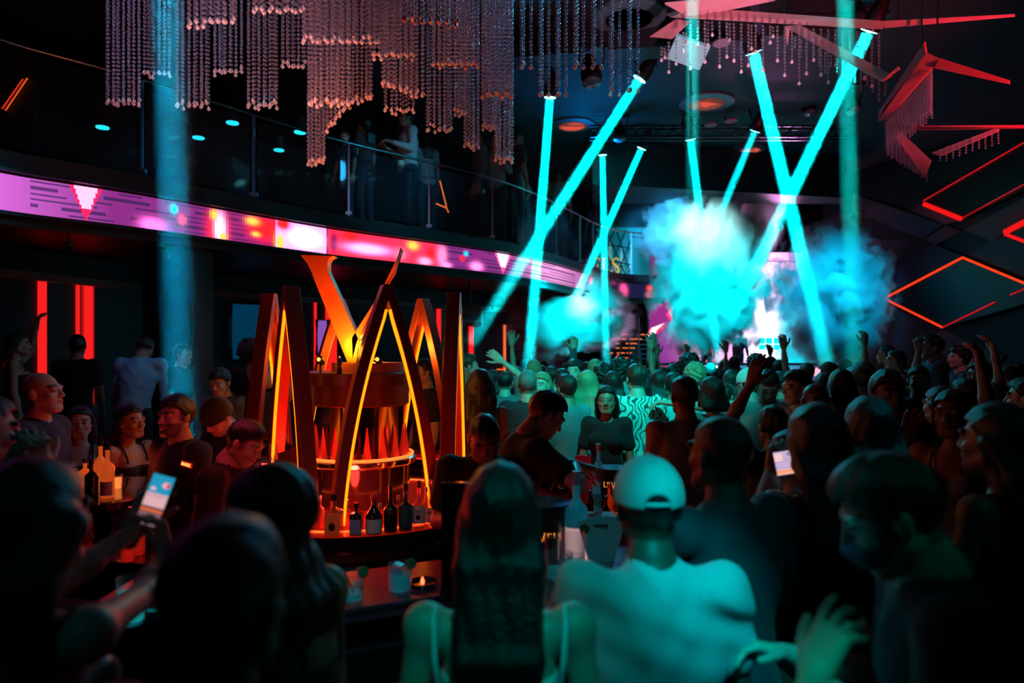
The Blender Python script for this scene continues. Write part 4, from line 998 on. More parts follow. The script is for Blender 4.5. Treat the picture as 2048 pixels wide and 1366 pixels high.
bpts = [(1123, 4.75, 0.11), (1108, 4.6, 0.08), (1148, 4.4, 0.12), (1165, 4.3, 0.13), (1180, 4.2, 0.10), (1218, 4.05, 0.17), (1232, 4.0, 0.14), (1246, 4.15, 0.16), (1258, 4.3, 0.15), (1272, 4.2, 0.19), (1285, 4.4, 0.12), (1290, 4.0, 0.14), (1264, 3.85, 0.12), (1212, 3.8, 0.15), (1240, 3.75, 0.13)]
cols = [G_CLEAR, G_DARK, G_AMBER]
names = ['far left of the cluster', 'left of the acrylic sign foot', 'in front of the red sign', 'left of the lettered bucket', 'nearest left of the lettered bucket', 'tallest red one before the bucket', 'front middle of the cluster', 'right front of the bucket', 'right of the bucket', 'tallest dark one right of bucket', 'farthest right of the cluster', 'right end of the cluster front', 'behind the straw caddy', 'left of the straw caddy', 'directly behind the straw caddy']
for i, (x, Y, h) in enumerate(bpts):
    bottle('mixer_bottle', ('clear', 'dark', 'amber')[i % 3] + ' mixer bottle on serving counter, ' + names[i], x, 0, Y, h, 0.022+0.004*(i % 2), cols[i % 3], ('round', 'slope')[i % 2], 0.35, (C_SIL, C_BLK, C_RED)[i % 3], None, group='mixer bottles on the serving counter', z=1.036)
lamp('bar_red_fill', 'POINT', (PX(1235, 3.95), 3.9, 1.16), (0, 0, 0), 0.15, (1.0, 0.04, 0.02), 0.03)  # added red fill among the mixer bottles
# straw and napkin caddy
t = thing('bar_caddy', 'black bar caddy with folded napkins and straws', 'caddy', (PX(1215, 3.6), 3.6, 1.036))
MB().box((-0.12, -0.07, 0), (0.12, 0.07, 0.09)).build('box', M_BLACKG, t)
MB().box((-0.115, -0.065, 0.09), (0.04, 0.065, 0.097)).build('napkins', MATS['paper'], t)
for i in range(6): MB().tube([(0.06+0.012*(i % 3), -0.02+0.03*(i//3), 0.03), (0.075+0.014*(i % 3), -0.04+0.03*(i//3), 0.17)], 0.003, 6).build('straw', C_RED if i % 2 else M_BLACK, t)
# red lit sign in clear stand
t = thing('acrylic_sign', 'upright dark red table sign beside the tall blue bottle', 'sign', (PX(1166, 4.75), 4.75, 1.036))
MB().box((-0.055, -0.006, 0), (0.055, 0.006, 0.23)).build('panel', mat('sign_red', (0.12, 0.006, 0.012), 0.3, emis=(0.6, 0.01, 0.03), es=0.10), t)
MB().box((-0.058, -0.004, 0.225), (0.058, 0.004, 0.232)).build('top_edge', M_CHROME, t)
MB().lathe([(0.0, -0.001), (0.014, -0.001), (0.008, 0.001), (0, 0.001)], (0, -0.0075, 0.16), 3, Matrix.Rotation(R(90), 3, 'X').to_4x4()).build('emblem', mat('sign_emblem', (0.8, 0.2, 0.2), 0.5, emis=(1, .1, .1), es=.3), t)
# tray with papers on the counter behind bartender
t = thing('paper_stack', 'stack of pale papers lying on the counter behind the bent bartender', 'papers', (PX(1125, 5.4), 5.4, 1.045))
for i in range(3): MB().box((-0.14, -0.1, i*0.008), (0.14, 0.1, i*0.008+0.006), Matrix.Rotation(R(8*i), 4, 'Z')).build('sheet', MATS['paper'], t)

# red glowing glasses right of the cap man
for i, (x, y, Y, lb) in enumerate(((1368, 985, 3.15, 'red glowing candle glass between cap man and tall man'), (1372, 965, 3.4, 'smaller red glowing glass behind the candle glass'), (1362, 1000, 2.95, 'red glowing glass nearest the cap man'))):
    t = thing('candle_glass', lb, 'candle', (PX(x, Y), Y, 1.036+0.0), group=None)
    MB().lathe([(0, 0), (0.032, 0), (0.04, 0.02), (0.042, 0.09), (0.04, 0.09), (0.037, 0.02), (0, 0.01)], n=24).build('glass_body', M_GLASS, t, 'auto')
    MB().lathe([(0, 0.012), (0.03, 0.012), (0.034, 0.06), (0, 0.062)], n=24).build('wax', emat('wax_glow', (1.0, 0.07, 0.015), 1.8), t, 'auto')

# left table with glowing bottles
t = thing('lounge_table', 'dark lounge table carrying glowing bottles at left', 'table', (PX(205, 3.9), 3.9, 0))
MB().lathe([(0, 1.16), (0.42, 1.16), (0.42, 1.2), (0, 1.2)], n=40).build('tabletop', M_BLACKG, t, 'auto')
MB().lathe([(0.05, 0.02), (0.05, 1.16)], n=16).build('pedestal', M_BLACKG, t, True)
MB().lathe([(0, 0), (0.26, 0), (0.25, 0.02), (0, 0.025)], n=32).build('base', M_BLACKG, t, 'auto')
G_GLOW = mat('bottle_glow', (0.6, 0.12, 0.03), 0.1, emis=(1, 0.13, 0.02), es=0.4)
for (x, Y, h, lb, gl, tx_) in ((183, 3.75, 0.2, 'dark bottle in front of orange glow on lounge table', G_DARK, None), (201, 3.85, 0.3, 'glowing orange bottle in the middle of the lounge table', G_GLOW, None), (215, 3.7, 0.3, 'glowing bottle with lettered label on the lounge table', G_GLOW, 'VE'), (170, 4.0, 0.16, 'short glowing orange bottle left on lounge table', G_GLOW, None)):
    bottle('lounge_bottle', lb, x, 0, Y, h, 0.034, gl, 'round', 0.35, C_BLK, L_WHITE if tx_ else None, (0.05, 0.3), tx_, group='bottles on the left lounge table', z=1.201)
t = thing('glass_lantern', 'small orange glowing lantern glass on lounge table', 'lantern', (PX(235, 3.95), 3.95, 1.201))
MB().lathe([(0, 0), (0.02, 0), (0.024, 0.06), (0, 0.06)], n=16).build('glow', emat('lantern', (1.0, 0.2, 0.04), 1.6), t, 'auto'); MB().lathe([(0.026, 0), (0.028, 0.075), (0.026, 0.075), (0.024, 0)], n=16).build('glass_body', M_GLASS, t, 'auto')
lamp('lounge_red_light', 'POINT', (PX(205, 3.75), 3.98, 1.34), (0, 0, 0), 0.9, (1.0, 0.06, 0.03), 0.04)
# clear bottles and red lit glasses in front of the uniformed bartender
for i, (x, Y, lb) in enumerate(((262, 3.3, 'red lit clear bottle before the badge-wearing bartender, left'), (276, 3.2, 'red lit clear bottle before the badge-wearing bartender, right'), (255, 3.1, 'small red lit glass bottle nearest the phone'))):
    bottle('red_lit_bottle', lb, x, 0, Y, 0.2-0.03*i, 0.03, G_CLEAR, 'round', 0.35, C_SIL, None, group='red lit bottles behind the phone', z=1.041, liquid=mat('red_lit_liquid', (0.5, 0.04, 0.02), 0.2, emis=(1, 0.03, 0.01), es=0.22))  # red light put into the liquid's colour and emission
t = thing('bottle_ledge', 'dark side counter under the red lit bottles at left', 'counter', (PX(262, 3.2), 3.2, 0))
MB().box((-0.5, -0.35, 0.0), (0.16, 0.25, 0.99)).build('cabinet', M_BLACKG, t); MB().box((-0.55, -0.95, 0.99), (0.2, 0.3, 1.04)).build('worktop', M_BLACKG, t)
lamp('bar_red_fill', 'POINT', (PX(262, 3.0), 3.0, 1.16), (0, 0, 0), 0.3, (1.0, 0.03, 0.02), 0.03)  # added red fill beside these bottles

# ------------------------------------------------------------------ ceiling: vents, bulkheads, pink frames
for (x, y, Y, r, lb, wa) in ((1145, 248, 13.3, 0.34, 'round ceiling vent with pink rings, left of the light beams', 1), (1413, 205, 12.1, 0.38, 'largest round ceiling vent with orange rings between the beams', 1), (1258, 30, 9.0, 0.38, 'nearest round ceiling vent above the hanging bead row', 0), (1500, 298, 14.9, 0.28, 'small red ringed ceiling vent farthest back', 1)):
    t = thing('ceiling_vent', lb, 'ceiling vent', (PX(x, Y), Y, 6.38), group='round ceiling vents')
    MB().lathe([(r*0.84, -0.03), (r*1.25, -0.012), (r*1.27, 0.018), (r*0.84, 0.018)], n=40).build('flange', mat('vent_flange', (0.10, 0.16, 0.2), 0.4), t, 'auto')
    for k in range(6):
        rr = r*(0.78-0.13*k)
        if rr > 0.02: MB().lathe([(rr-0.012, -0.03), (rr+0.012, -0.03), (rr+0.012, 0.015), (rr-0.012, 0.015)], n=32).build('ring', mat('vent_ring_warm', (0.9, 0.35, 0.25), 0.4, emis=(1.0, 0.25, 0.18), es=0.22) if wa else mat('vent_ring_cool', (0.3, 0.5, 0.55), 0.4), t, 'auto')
    MB().lathe([(0, 0.01), (r, 0.01), (r, 0.018), (0, 0.018)], n=32).build('backing', M_BLACK, t)
# ceiling bulkheads
def bulk(name, pts, z0, z1, m):
    o = MB().prism([(PX(a, b), b, z0) for a, b in pts], (0, 0, z1-z0)).build(name, m); return struct(o)
M_BULK = mat('bulkhead', (0.009, 0.014, 0.022), 0.7)
bulk('ceiling_drop', [(1000, 9.6), (1500, 9.0), (1500, 9.4), (980, 10.0)], 6.1, 6.38, M_BULK)
bulk('ceiling_drop', [(1185, 14.2), (1690, 15.5), (1690, 16.1), (1185, 16.1)], 5.45, 6.38, M_BULK)
bulk('ceiling_drop', [(1530, 8.9), (1700, 8.9), (1700, 9.4), (1530, 9.4)], 6.1, 6.38, M_BULK)
bulk('ceiling_drop', [(900, 8.0), (1200, 7.6), (1200, 7.9), (900, 8.4)], 6.1, 6.38, M_BULK)
# black truss where the moving heads hang
t = thing('lighting_truss', 'black lighting truss under the ceiling carrying the moving heads', 'truss', (PX(1450, 12.9), 12.9, 6.0))
mb = MB()
for z in (0.0, 0.2):
    for dy in (-0.1, 0.1): mb.tube([(PX(1180, 12.9)-t.location.x, dy, z), (PX(1700, 12.9)-t.location.x, dy, z)], 0.02, 6)
x0 = PX(1180, 12.9)-t.location.x; x1 = PX(1700, 12.9)-t.location.x; k = 0; x = x0
while x < x1-0.2:
    mb.tube([(x, -0.1, 0), (x+0.2, -0.1, 0.2)], 0.01, 5); mb.tube([(x, 0.1, 0.2), (x+0.2, 0.1, 0)], 0.01, 5); x += 0.2
mb.build('truss_frame', M_DKMETAL, t)
for x in (x0+0.3, 0, x1-0.3): MB().tube([(x, 0, 0.2), (x, 0, 0.4)], 0.015, 6).build('hanger', M_DKMETAL, t)

M_PINK = mat('pink_frame', (0.85, 0.42, 0.48), 0.45, noise=0.15, nscale=6)
M_PINKD = mat('pink_frame_shade', (0.6, 0.25, 0.30), 0.5)  # darker copy of the frame pink, with shade put into the colour
M_PINKR = mat('red_frame', (0.85, 0.12, 0.16), 0.5)
def frame(name, label, faces, depth, Y, m, beads=None, hang=True):
    """angular hanging band: polygon pixels with their own distances"""
    cpt = P(faces[0][0][0], faces[0][0][1], faces[0][0][2])
    t = thing(name, label, 'ceiling frame', cpt, group='angular frames hanging from the ceiling')
    for f in faces:
        pts = [P(x, y, Y_) for x, y, Y_ in f]
        nrm = (pts[1]-pts[0]).cross(pts[2]-pts[0]).normalized()
        if nrm.y < 0: nrm = -nrm
        MB().prism(pts, nrm*depth).build('band', m, t, world=True)
    if hang:
        top = max((P(x, y, Y_) for f in faces for x, y, Y_ in f), key=lambda q_: q_.z)
        MB().tube([top+Vector((0, 0.04, -0.05)), Vector((top.x, top.y+0.04, 6.4))], 0.01, 6).build('hanger', M_DKMETAL, t, world=True)
    return t
fr1 = frame('ceiling_frame', 'long pale pink ceiling frame crossing above the tall crossing beams', [[(1330, 5, 7.6), (1480, -10, 7.4), (1550, -2, 7.5), (1380, 32, 7.8)], [(1330, 28, 7.9), (1380, 14, 7.8), (1772, 42, 7.2), (1765, 58, 7.2), (1345, 34, 7.8)], [(1298, 74, 8.4), (1352, 38, 8.0), (1380, 44, 7.9), (1344, 78, 8.3)], [(1765, 42, 7.2), (2030, 28, 6.6), (2030, 32, 6.6), (1768, 55, 7.2)]], 0.02, 7.6, M_PINK)
fr2 = frame('ceiling_frame', 'pink ceiling frame slanting down from the long one to a hook', [[(1570, 52, 7.8), (1600, 50, 7.7), (1784, 150, 7.0), (1765, 162, 7.0), (1720, 138, 7.2)], [(1784, 150, 7.0), (1798, 140, 6.9), (1795, 134, 6.9), (1768, 158, 7.0)], [(1570, 52, 7.8), (1580, 54, 7.8), (1575, 92, 7.9)]], 0.02, 7.6, M_PINK)
fr3 = frame('ceiling_frame', 'bright red ceiling frame leaning like an arrow at right', [[(1848, 84, 6.9), (1852, 108, 6.9), (1768, 215, 7.5), (1756, 240, 7.6), (1758, 222, 7.6)], [(1852, 106, 6.9), (1880, 118, 6.8), (1772, 240, 7.5), (1754, 244, 7.6)]], 0.02, 7.2, M_PINKR)
fr4 = frame('ceiling_frame', 'dark red frame arm running right from the arrow frame', [[(1880, 116, 6.8), (2018, 160, 6.3), (2018, 168, 6.3), (1868, 136, 6.85)], [(1764, 252, 7.6), (2060, 250, 6.4), (2060, 256, 6.4), (1835, 260, 7.2)]], 0.02, 7.0, M_PINKR)
fr5 = frame('ceiling_frame', 'dim red lower frame behind the lowest bead cluster', [[(1800, 262, 7.6), (1862, 320, 7.3), (1850, 352, 7.3), (1790, 275, 7.6)], [(1862, 306, 7.3), (1995, 255, 6.7), (1995, 262, 6.7), (1880, 312, 7.2)]], 0.02, 7.3, M_PINKD)

# ------------------------------------------------------------------ crystal strands
def bead_template():
    mb = MB(); mb.ball((0, 0, 0), 1.0, 6, 4); return np.array(mb.v, float), mb.f
BV, BF = bead_template()
def tri_faces(fs):
    out = []
    for f in fs:
        if len(f) == 3: out.append(f)
        else: out.append((f[0], f[1], f[2])); out.append((f[0], f[2], f[3]))
    return np.array(out)
BT = tri_faces(BF)
DV = np.array([(math.cos(a)*r, math.sin(a)*r, z) for r, z in ((0.25, 1.1), (1.0, -0.35)) for a in [2*math.pi*k/6 for k in range(6)]] + [(0, 0, -1.2)])
DT = np.array([(i, (i+1) % 6, 6+i) for i in range(6)] + [((i+1) % 6, 6+(i+1) % 6, 6+i) for i in range(6)] + [(6+i, 6+(i+1) % 6, 12) for i in range(6)])
def strand_arrays(nb, br, pitch, drop=True):
    """beads hang below the origin"""
    vs, ts = [], []; o = 0
    jit = RNG.normal(0, br*0.10, (nb, 2))
    for i in range(nb):
        v = BV*br*(0.92+0.16*RNG.random()) + np.array([jit[i, 0], jit[i, 1], -i*pitch]); vs.append(v); ts.append(BT+o); o += len(v)
    if drop:
        v = DV*np.array([1.45, 1.45, 1.6])*br + np.array([0, 0, -nb*pitch-br*1.3]); vs.append(v); ts.append(DT+o); o += len(v)
    return np.concatenate(vs), np.concatenate(ts)
M_DROP = mat('crystal_drop', (0.85, 0.78, 0.8), 0.25, spec=0.8, coat=0.6)
def add_drops(ob, nv, nstr_faces):
    """the pear drop at the foot of each strand is frosted"""
    me = ob.data; me.materials.append(M_DROP)
    idx = np.zeros(len(me.polygons), np.int32)
    for a, b in nstr_faces: idx[a:b] = 1
    me.polygons.foreach_set('material_index', idx)
def chandelier(name, label, strands, ztop, br, pitch, nparts=100, drop=True, m=M_BEAD, wire=True):
    """strands: (x, y, zbottom[, ztop])"""
    cx_ = sum(s[0] for s in strands)/len(strands); cy_ = sum(s[1] for s in strands)/len(strands)
    t = thing(name, label, 'chandelier', (cx_, cy_, ztop))
    strands = sorted(strands, key=lambda s: s[1]-0.35*s[2])
    cache = {}
    rest_v, rest_t, o = [], [], 0; spans = []; nf = 0
    for i, s in enumerate(strands):
        zt = s[3] if len(s) > 3 else ztop
        nb = max(2, int((zt-s[2])/pitch))
        if i < nparts:
            key = nb
            if key not in cache:
                v, tr = strand_arrays(nb, br, pitch, drop)
                ob = mesh_np('strand', v, tr, m, t, True); cache[key] = ob
                if drop: add_drops(ob, 0, [(len(tr)-len(DT), len(tr))])
            else:
                ob = cache[key].copy(); COL.objects.link(ob); ob.parent = t
            ob.location = (s[0]-cx_, s[1]-cy_, zt-ztop)
        else:
            v, tr = strand_arrays(nb, br, pitch, drop)
            rest_v.append(v + np.array([s[0]-cx_, s[1]-cy_, zt-ztop])); rest_t.append(tr+o); o += len(v); spans.append((nf+len(tr)-len(DT), nf+len(tr))); nf += len(tr)
    if rest_v:
        ob = mesh_np('strands_behind', np.concatenate(rest_v), np.concatenate(rest_t), m, t, True); ob['kind'] = 'stuff'
        if drop: add_drops(ob, 0, spans)
    return t, (cx_, cy_)
cells = [  # x0, x1, y bottom, distance, number across, rows deep, slope of the bottom
 (210, 282, 205, 5.6, 9, 3, 0), (282, 342, 148, 5.7, 7, 2, 0), (346, 420, 210, 5.6, 8, 3, 0), (424, 486, 143, 5.5, 7, 3, 0), (490, 556, 210, 5.4, 8, 3, 0), (560, 612, 132, 5.4, 6, 3, 0),
 (370, 470, 52, 4.3, 9, 2, -0.1), (500, 610, 20, 4.3, 9, 2, 0),
 (612, 650, 325, 5.5, 6, 3, -0.1), (650, 700, 262, 5.4, 7, 4, -1.1), (616, 700, 205, 4.8, 10, 3, 0), (700, 745, 205, 5.4, 6, 4, -0.3), (760, 850, 165, 5.3, 10, 4, 0.3), (765, 830, 222, 5.6, 7, 2, 0.0),
 (600, 760, 80, 4.5, 14, 3, 0.0), (800, 920, 35, 4.3, 9, 3, 0.1), (850, 905, 255, 5.8, 6, 3, 0.1), (860, 960, 128, 5.1, 11, 3, 0.0), (905, 935, 222, 5.8, 4, 3, 0.2), (925, 960, 288, 5.8, 5, 3, 0.2), (960, 1028, 190, 5.2, 9, 3, 0.0), (988, 1028, 318, 5.8, 6, 4, 0.1), (962, 990, 250, 5.8, 4, 3, 0.3), (740, 830, 110, 4.7, 9, 3, 0)]
st = []
for (x0_, x1_, yb, Y, nx, ny, sl) in cells:
    nx = max(4, int(round(nx*0.8))); ny = min(ny, 3)
    for j in range(ny):
        for i in range(nx):
            x = x0_ + (x1_-x0_)*(i+0.5+0.25*(j % 2))/nx + RNG.normal(0, 1.0); Yj = Y + 0.16*j + RNG.normal(0, 0.01)
            y = yb + sl*(x-x0_) + (0, -6, 5, -3)[(i+j) % 4]*0.8
            st.append((PX(x, Yj), Yj, PZ(y, Yj)))
ch, cc_ = chandelier('crystal_chandelier', 'huge crystal strand chandelier over bar, glowing pink at left', st, 5.62, 0.0120, 0.034)
mb = MB(); mb.box((-2.0, -1.3, 0.0), (2.0, 1.2, 0.05)); mb.build('mounting_plate', M_DKMETAL, ch)
for sx in (-1.6, 1.6): MB().tube([(sx, 0, 0.05), (sx, 0, 6.4-5.62)], 0.02, 8).build('hanger', M_DKMETAL, ch)
st = []
for i, (x, yb) in enumerate(((1043, 130), (1062, 132), (1080, 190), (1097, 188), (1114, 190), (1132, 190), (1150, 132), (1167, 130), (1185, 132), (1203, 130), (1221, 186), (1239, 186), (1257, 184), (1276, 184))):
    st.append((PX(x, 5.9), 5.9, PZ(yb, 5.9)))
    if i % 2 == 0: st.append((PX(x+4, 6.15), 6.15, PZ(yb-4, 6.15)))
ch2, _ = chandelier('crystal_bead_row', 'row of spaced cyan-lit crystal strands right of the main chandelier', st, 5.62, 0.0145, 0.034)
MB().box((-0.6, -0.2, 0.0), (0.6, 0.2, 0.05)).build('mounting_plate', M_DKMETAL, ch2)
MB().tube([(0, 0, 0.05), (0, 0, 6.4-5.62)], 0.02, 8).build('hanger', M_DKMETAL, ch2)
# beads under the pink frames
st = []
for i in range(38):
    x = 1323 + i*14.5; top = 30+ (x-1323)*0.07 if x > 1375 else 88-(x-1323)*0.7
    yb = (118, 142, 128, 104, 138, 86, 122, 70, 135, 110)[i % 10] if x < 1560 else (120, 160, 142, 110, 138, 150)[i % 6]+(x-1560)*0.12
    if x > 1765: continue
    Y = 7.6-(x-1323)*0.0009; st.append((PX(x, Y), Y, PZ(yb, Y), PZ(max(top, 36)+8, Y)))
    if i % 3 == 0 and x < 1560: st.append((PX(x+6, Y+0.15), Y+0.15, PZ(yb-30, Y+.15), PZ(max(top, 36)+10, Y+.15)))
chandelier('crystal_bead_curtain', 'short crystal strands hanging under the long pink frame', st, PZ(40, 7.6), 0.0145, 0.038)
st = []
for i in range(16):
    x = 1590+i*12; top = 75+(x-1590)*0.52; Y = 7.5-(x-1590)*0.003
    st.append((PX(x, Y), Y, PZ(top+28+10*(i % 3), Y), PZ(top, Y)))
chandelier('crystal_bead_curtain', 'crystal strands hanging under the slanting pink frame', st, PZ(60, 7.5), 0.0135, 0.034, drop=False)
st = []
for j in range(3):
    for i in range(13):
        x = 1772+i*7.3+j*2; top = 240-(x-1772)*1.15; Y = 7.35-(x-1772)*0.005+0.12*j
        st.append((PX(x, Y), Y, PZ(top+62+8*((i+j) % 3)+(x-1772)*0.35, Y), PZ(top+6, Y)))
    for i in range(10):
        x = 1775+i*8.3+j*2; top = 262+(x-1775)*0.85; Y = 7.5+0.12*j
        st.append((PX(x, Y), Y, PZ(top+50-i*2+5*((i+j) % 2), Y), PZ(top, Y)))
chandelier('crystal_bead_curtain', 'dense crystal strands hanging under the red arrow frame', st, PZ(130, 7.3), 0.0115, 0.026, nparts=75, drop=False)
st = []
for i in range(10): x = 1880+i*13; st.append((PX(x, 6.9), 6.9, PZ(330-i*4, 6.9), PZ(300-i*5, 6.9)))
chandelier('crystal_bead_curtain', 'few faint crystal strands at the far right frame', st, PZ(250, 6.9), 0.010, 0.026, drop=False)

# ------------------------------------------------------------------ moving heads and their beams in the haze
def beam_mat(name, dens, axis, L, r0, r1, p=1.0, col=(1, 1, 1)):
    """haze shaped as a light beam, its fade and soft edge put into the density; axis in object space from the origin"""
    m = bpy.data.materials.new(name); m.use_nodes = True; nt = m.node_tree; nt.nodes.clear(); N = nt.nodes.new; K = nt.links.new
    tc = N('ShaderNodeTexCoord')
    dt = N('ShaderNodeVectorMath'); dt.operation = 'DOT_PRODUCT'; dt.inputs[1].default_value = axis; K(tc.outputs['Object'], dt.inputs[0])
    t = N('ShaderNodeMapRange'); t.inputs[1].default_value = 0; t.inputs[2].default_value = L; t.inputs[3].default_value = 1; t.inputs[4].default_value = 0; K(dt.outputs['Value'], t.inputs[0])
    pw = N('ShaderNodeMath'); pw.operation = 'POWER'; pw.inputs[1].default_value = p; K(t.outputs[0], pw.inputs[0])
    sc = N('ShaderNodeVectorMath'); sc.operation = 'SCALE'; sc.inputs[0].default_value = axis; K(dt.outputs['Value'], sc.inputs[3])
    sb = N('ShaderNodeVectorMath'); sb.operation = 'DISTANCE'; K(tc.outputs['Object'], sb.inputs[0]); K(sc.outputs[0], sb.inputs[1])
    rr = N('ShaderNodeMapRange'); rr.inputs[1].default_value = 0; rr.inputs[2].default_value = 1; rr.inputs[3].default_value = r1; rr.inputs[4].default_value = r0; K(t.outputs[0], rr.inputs[0])
    dv = N('ShaderNodeMath'); dv.operation = 'DIVIDE'; K(sb.outputs['Value'], dv.inputs[0]); K(rr.outputs[0], dv.inputs[1])
    e = N('ShaderNodeMapRange'); e.interpolation_type = 'SMOOTHSTEP'; e.inputs[1].default_value = 1.0; e.inputs[2].default_value = 0.35; e.inputs[3].default_value = 0; e.inputs[4].default_value = dens; K(dv.outputs[0], e.inputs[0])
    mu = N('ShaderNodeMath'); mu.operation = 'MULTIPLY'; K(e.outputs[0], mu.inputs[0]); K(pw.outputs[0], mu.inputs[1])
    s = N('ShaderNodeVolumeScatter'); s.inputs['Color'].default_value = (*col, 1); K(mu.outputs[0], s.inputs['Density'])
    o = N('ShaderNodeOutputMaterial'); K(s.outputs[0], o.inputs['Volume'])
    m.cycles.volume_step_rate = 0.12
    return m
def lampheadmesh(t, d, r, power=1):
    """d: unit beam direction in world"""
    qd = (-d).to_track_quat('Z', 'Y').to_matrix().to_4x4()
    MB().lathe([(r*1.25, 0.0), (r*1.35, 0.01), (r*1.4, 0.16), (r*1.1, 0.24), (r*0.9, 0.36), (r*0.5, 0.40), (0, 0.40)], n=24, M=qd.to_3x3().to_4x4()).build('head', M_DKMETAL, t, 'auto')
    o = MB().lathe([(0, 0.0), (r*1.2, 0.0), (r*1.2, -0.006), (0, -0.02)], n=24, M=qd.to_3x3().to_4x4()).build('lens', emat('beam_lens', (0.25, 1.0, 1.0), 5.0*power) if power > 0 else mat('dark_lens', (0.1, 0.3, 0.4), 0.1), t, True)
    return qd
BEAMS = [ # lens px, py, Y ; end px, py, Ye ; radius0, radius1, W, density, label
 (1100, 195, 10.8, 1050, 830, 11.6, 0.075, 0.16, 190, 0.30, 'moving head light sending a steady beam straight down, leftmost'),
 (1279, 158, 10.1, 940, 690, 11.0, 0.085, 0.20, 150, 0.24, 'moving head light whose beam slants down to the left'),
 (1507, 105, 9.2, 1662, 760, 10.6, 0.085, 0.20, 190, 0.30, 'brightest moving head light, beam leaning to the right'),
 (1738, 62, 8.5, 1455, 650, 10.6, 0.085, 0.20, 170, 0.28, 'moving head light behind pink frame, beam slanting left'),
 (1205, 310, 14.0, 1213, 760, 14.8, 0.070, 0.14, 130, 0.20, 'small moving head light with a thin vertical beam'),
 (1283, 297, 13.5, 1105, 700, 14.6, 0.075, 0.17, 140, 0.20, 'small moving head light with beam slanting to lower left'),
 (1381, 279, 12.9, 1440, 740, 14.2, 0.080, 0.17, 130, 0.20, 'moving head light under the large vent, nearly vertical beam'),
 (1510, 262, 12.5, 1330, 690, 14.4, 0.075, 0.15, 60, 0.14, 'moving head light with faint beam slanting left'),
]
for i, (px, py, Y, qx, qy, Ye, r0, r1, W, dens, lb) in enumerate(BEAMS):
    a, b = P(px, py, Y), P(qx, qy, Ye); d = (b-a).normalized()
    t = thing('moving_head_light', lb, 'stage light', a, group='moving head lights on the ceiling')
    lampheadmesh(t, d, r0*1.0)
    hy = -d*0.2
    mb = MB(); mb.tube([Vector((-r0*1.7, 0, 0))+hy, Vector((-r0*1.7, 0, 0.42))], 0.016, 6); mb.tube([Vector((r0*1.7, 0, 0))+hy, Vector((r0*1.7, 0, 0.42))], 0.016, 6); mb.box((-r0*1.9, -0.06, 0.40), (r0*1.9, 0.06, 0.46)); mb.tube([(0, 0, 0.46), (0, 0, 6.4-a.z)] if 6.4-a.z > 0.48 else [(0, 0, 0.4), (0, 0, 0.45)], 0.02, 6)
    mb.build('yoke', M_DKMETAL, t)
    # haze column along the beam
    s0 = a + d*0.03
    o = MB().tube([s0, b], [r0, r1], 20).build('beam_haze', beam_mat('beam_haze', dens*1.5, d, (b-s0).length, r0, r1, 0.6), loc=s0)
    tag(o, 'cyan lit haze along the beam of the ' + ['leftmost steady', 'long left-slanting', 'brightest right-leaning', 'pink frame left-slanting', 'thin vertical', 'lower left small', 'large vent', 'faint left-slanting'][i] + ' light', 'haze', kind='stuff')
    L = lamp('beam_light', 'SPOT', a + d*0.035, b, W*3, (0.0, 0.80, 0.90), r0*0.7, math.degrees(2*math.atan((r1-r0)/(b-a).length))*1.0+0.9, 0.5)
    L.location = a + d*0.035
    # a narrow area source gives the parallel pencil of light
    bpy.data.objects.remove(L)
    L = lamp('beam_light', 'AREA', a + d*0.03, b, W*0.28, (0.0, 0.80, 0.90), r0*1.9, spread=2.2)
# wide faint beams nearer the camera
for (px, py, Y, qx, qy, Ye, r0, r1, W, dens, col, lb) in (
 (335, -260, 5.2, 378, 1020, 5.6, 0.17, 0.20, 420, 0.10, (0.0, 0.34, 0.60), 'wide blue hazy beam falling through the crystals at left'),
 (1384, -160, 7.2, 1386, 430, 8.0, 0.09, 0.10, 48, 0.10, (0.0, 0.55, 0.5), 'faint teal hazy beam above the large vent'),
 (1686, -160, 7.0, 1712, 880, 7.6, 0.10, 0.14, 60, 0.10, (0.0, 0.5, 0.45), 'faint teal hazy beam right of the crossing beams')):
    a, b = P(px, py, Y), P(qx, qy, Ye)
    if a.z > 6.2: a = b + (a-b)*((6.2-b.z)/(a.z-b.z))
    d = (b-a).normalized()
    t = thing('moving_head_light', 'moving head light out of frame feeding the ' + lb.replace(' hazy', '').replace(' falling through the crystals at left', ''), 'stage light', a, group='moving head lights on the ceiling')
    lampheadmesh(t, d, r0)
    MB().tube([-d*0.3, Vector((0, 0, 6.4-a.z+0.0))], 0.02, 6).build('hanger', M_DKMETAL, t)
    o = MB().tube([a+d*0.03, b], [r0, r1], 20).build('beam_haze', beam_mat('beam_haze', dens*1.5, d, (b-a).length, r0, r1, 0.35), loc=a+d*0.03); tag(o, lb, 'haze', kind='stuff')
    lamp('beam_light', 'AREA', a+d*0.03, b, W*0.34, col, r0*1.9, spread=2.2)
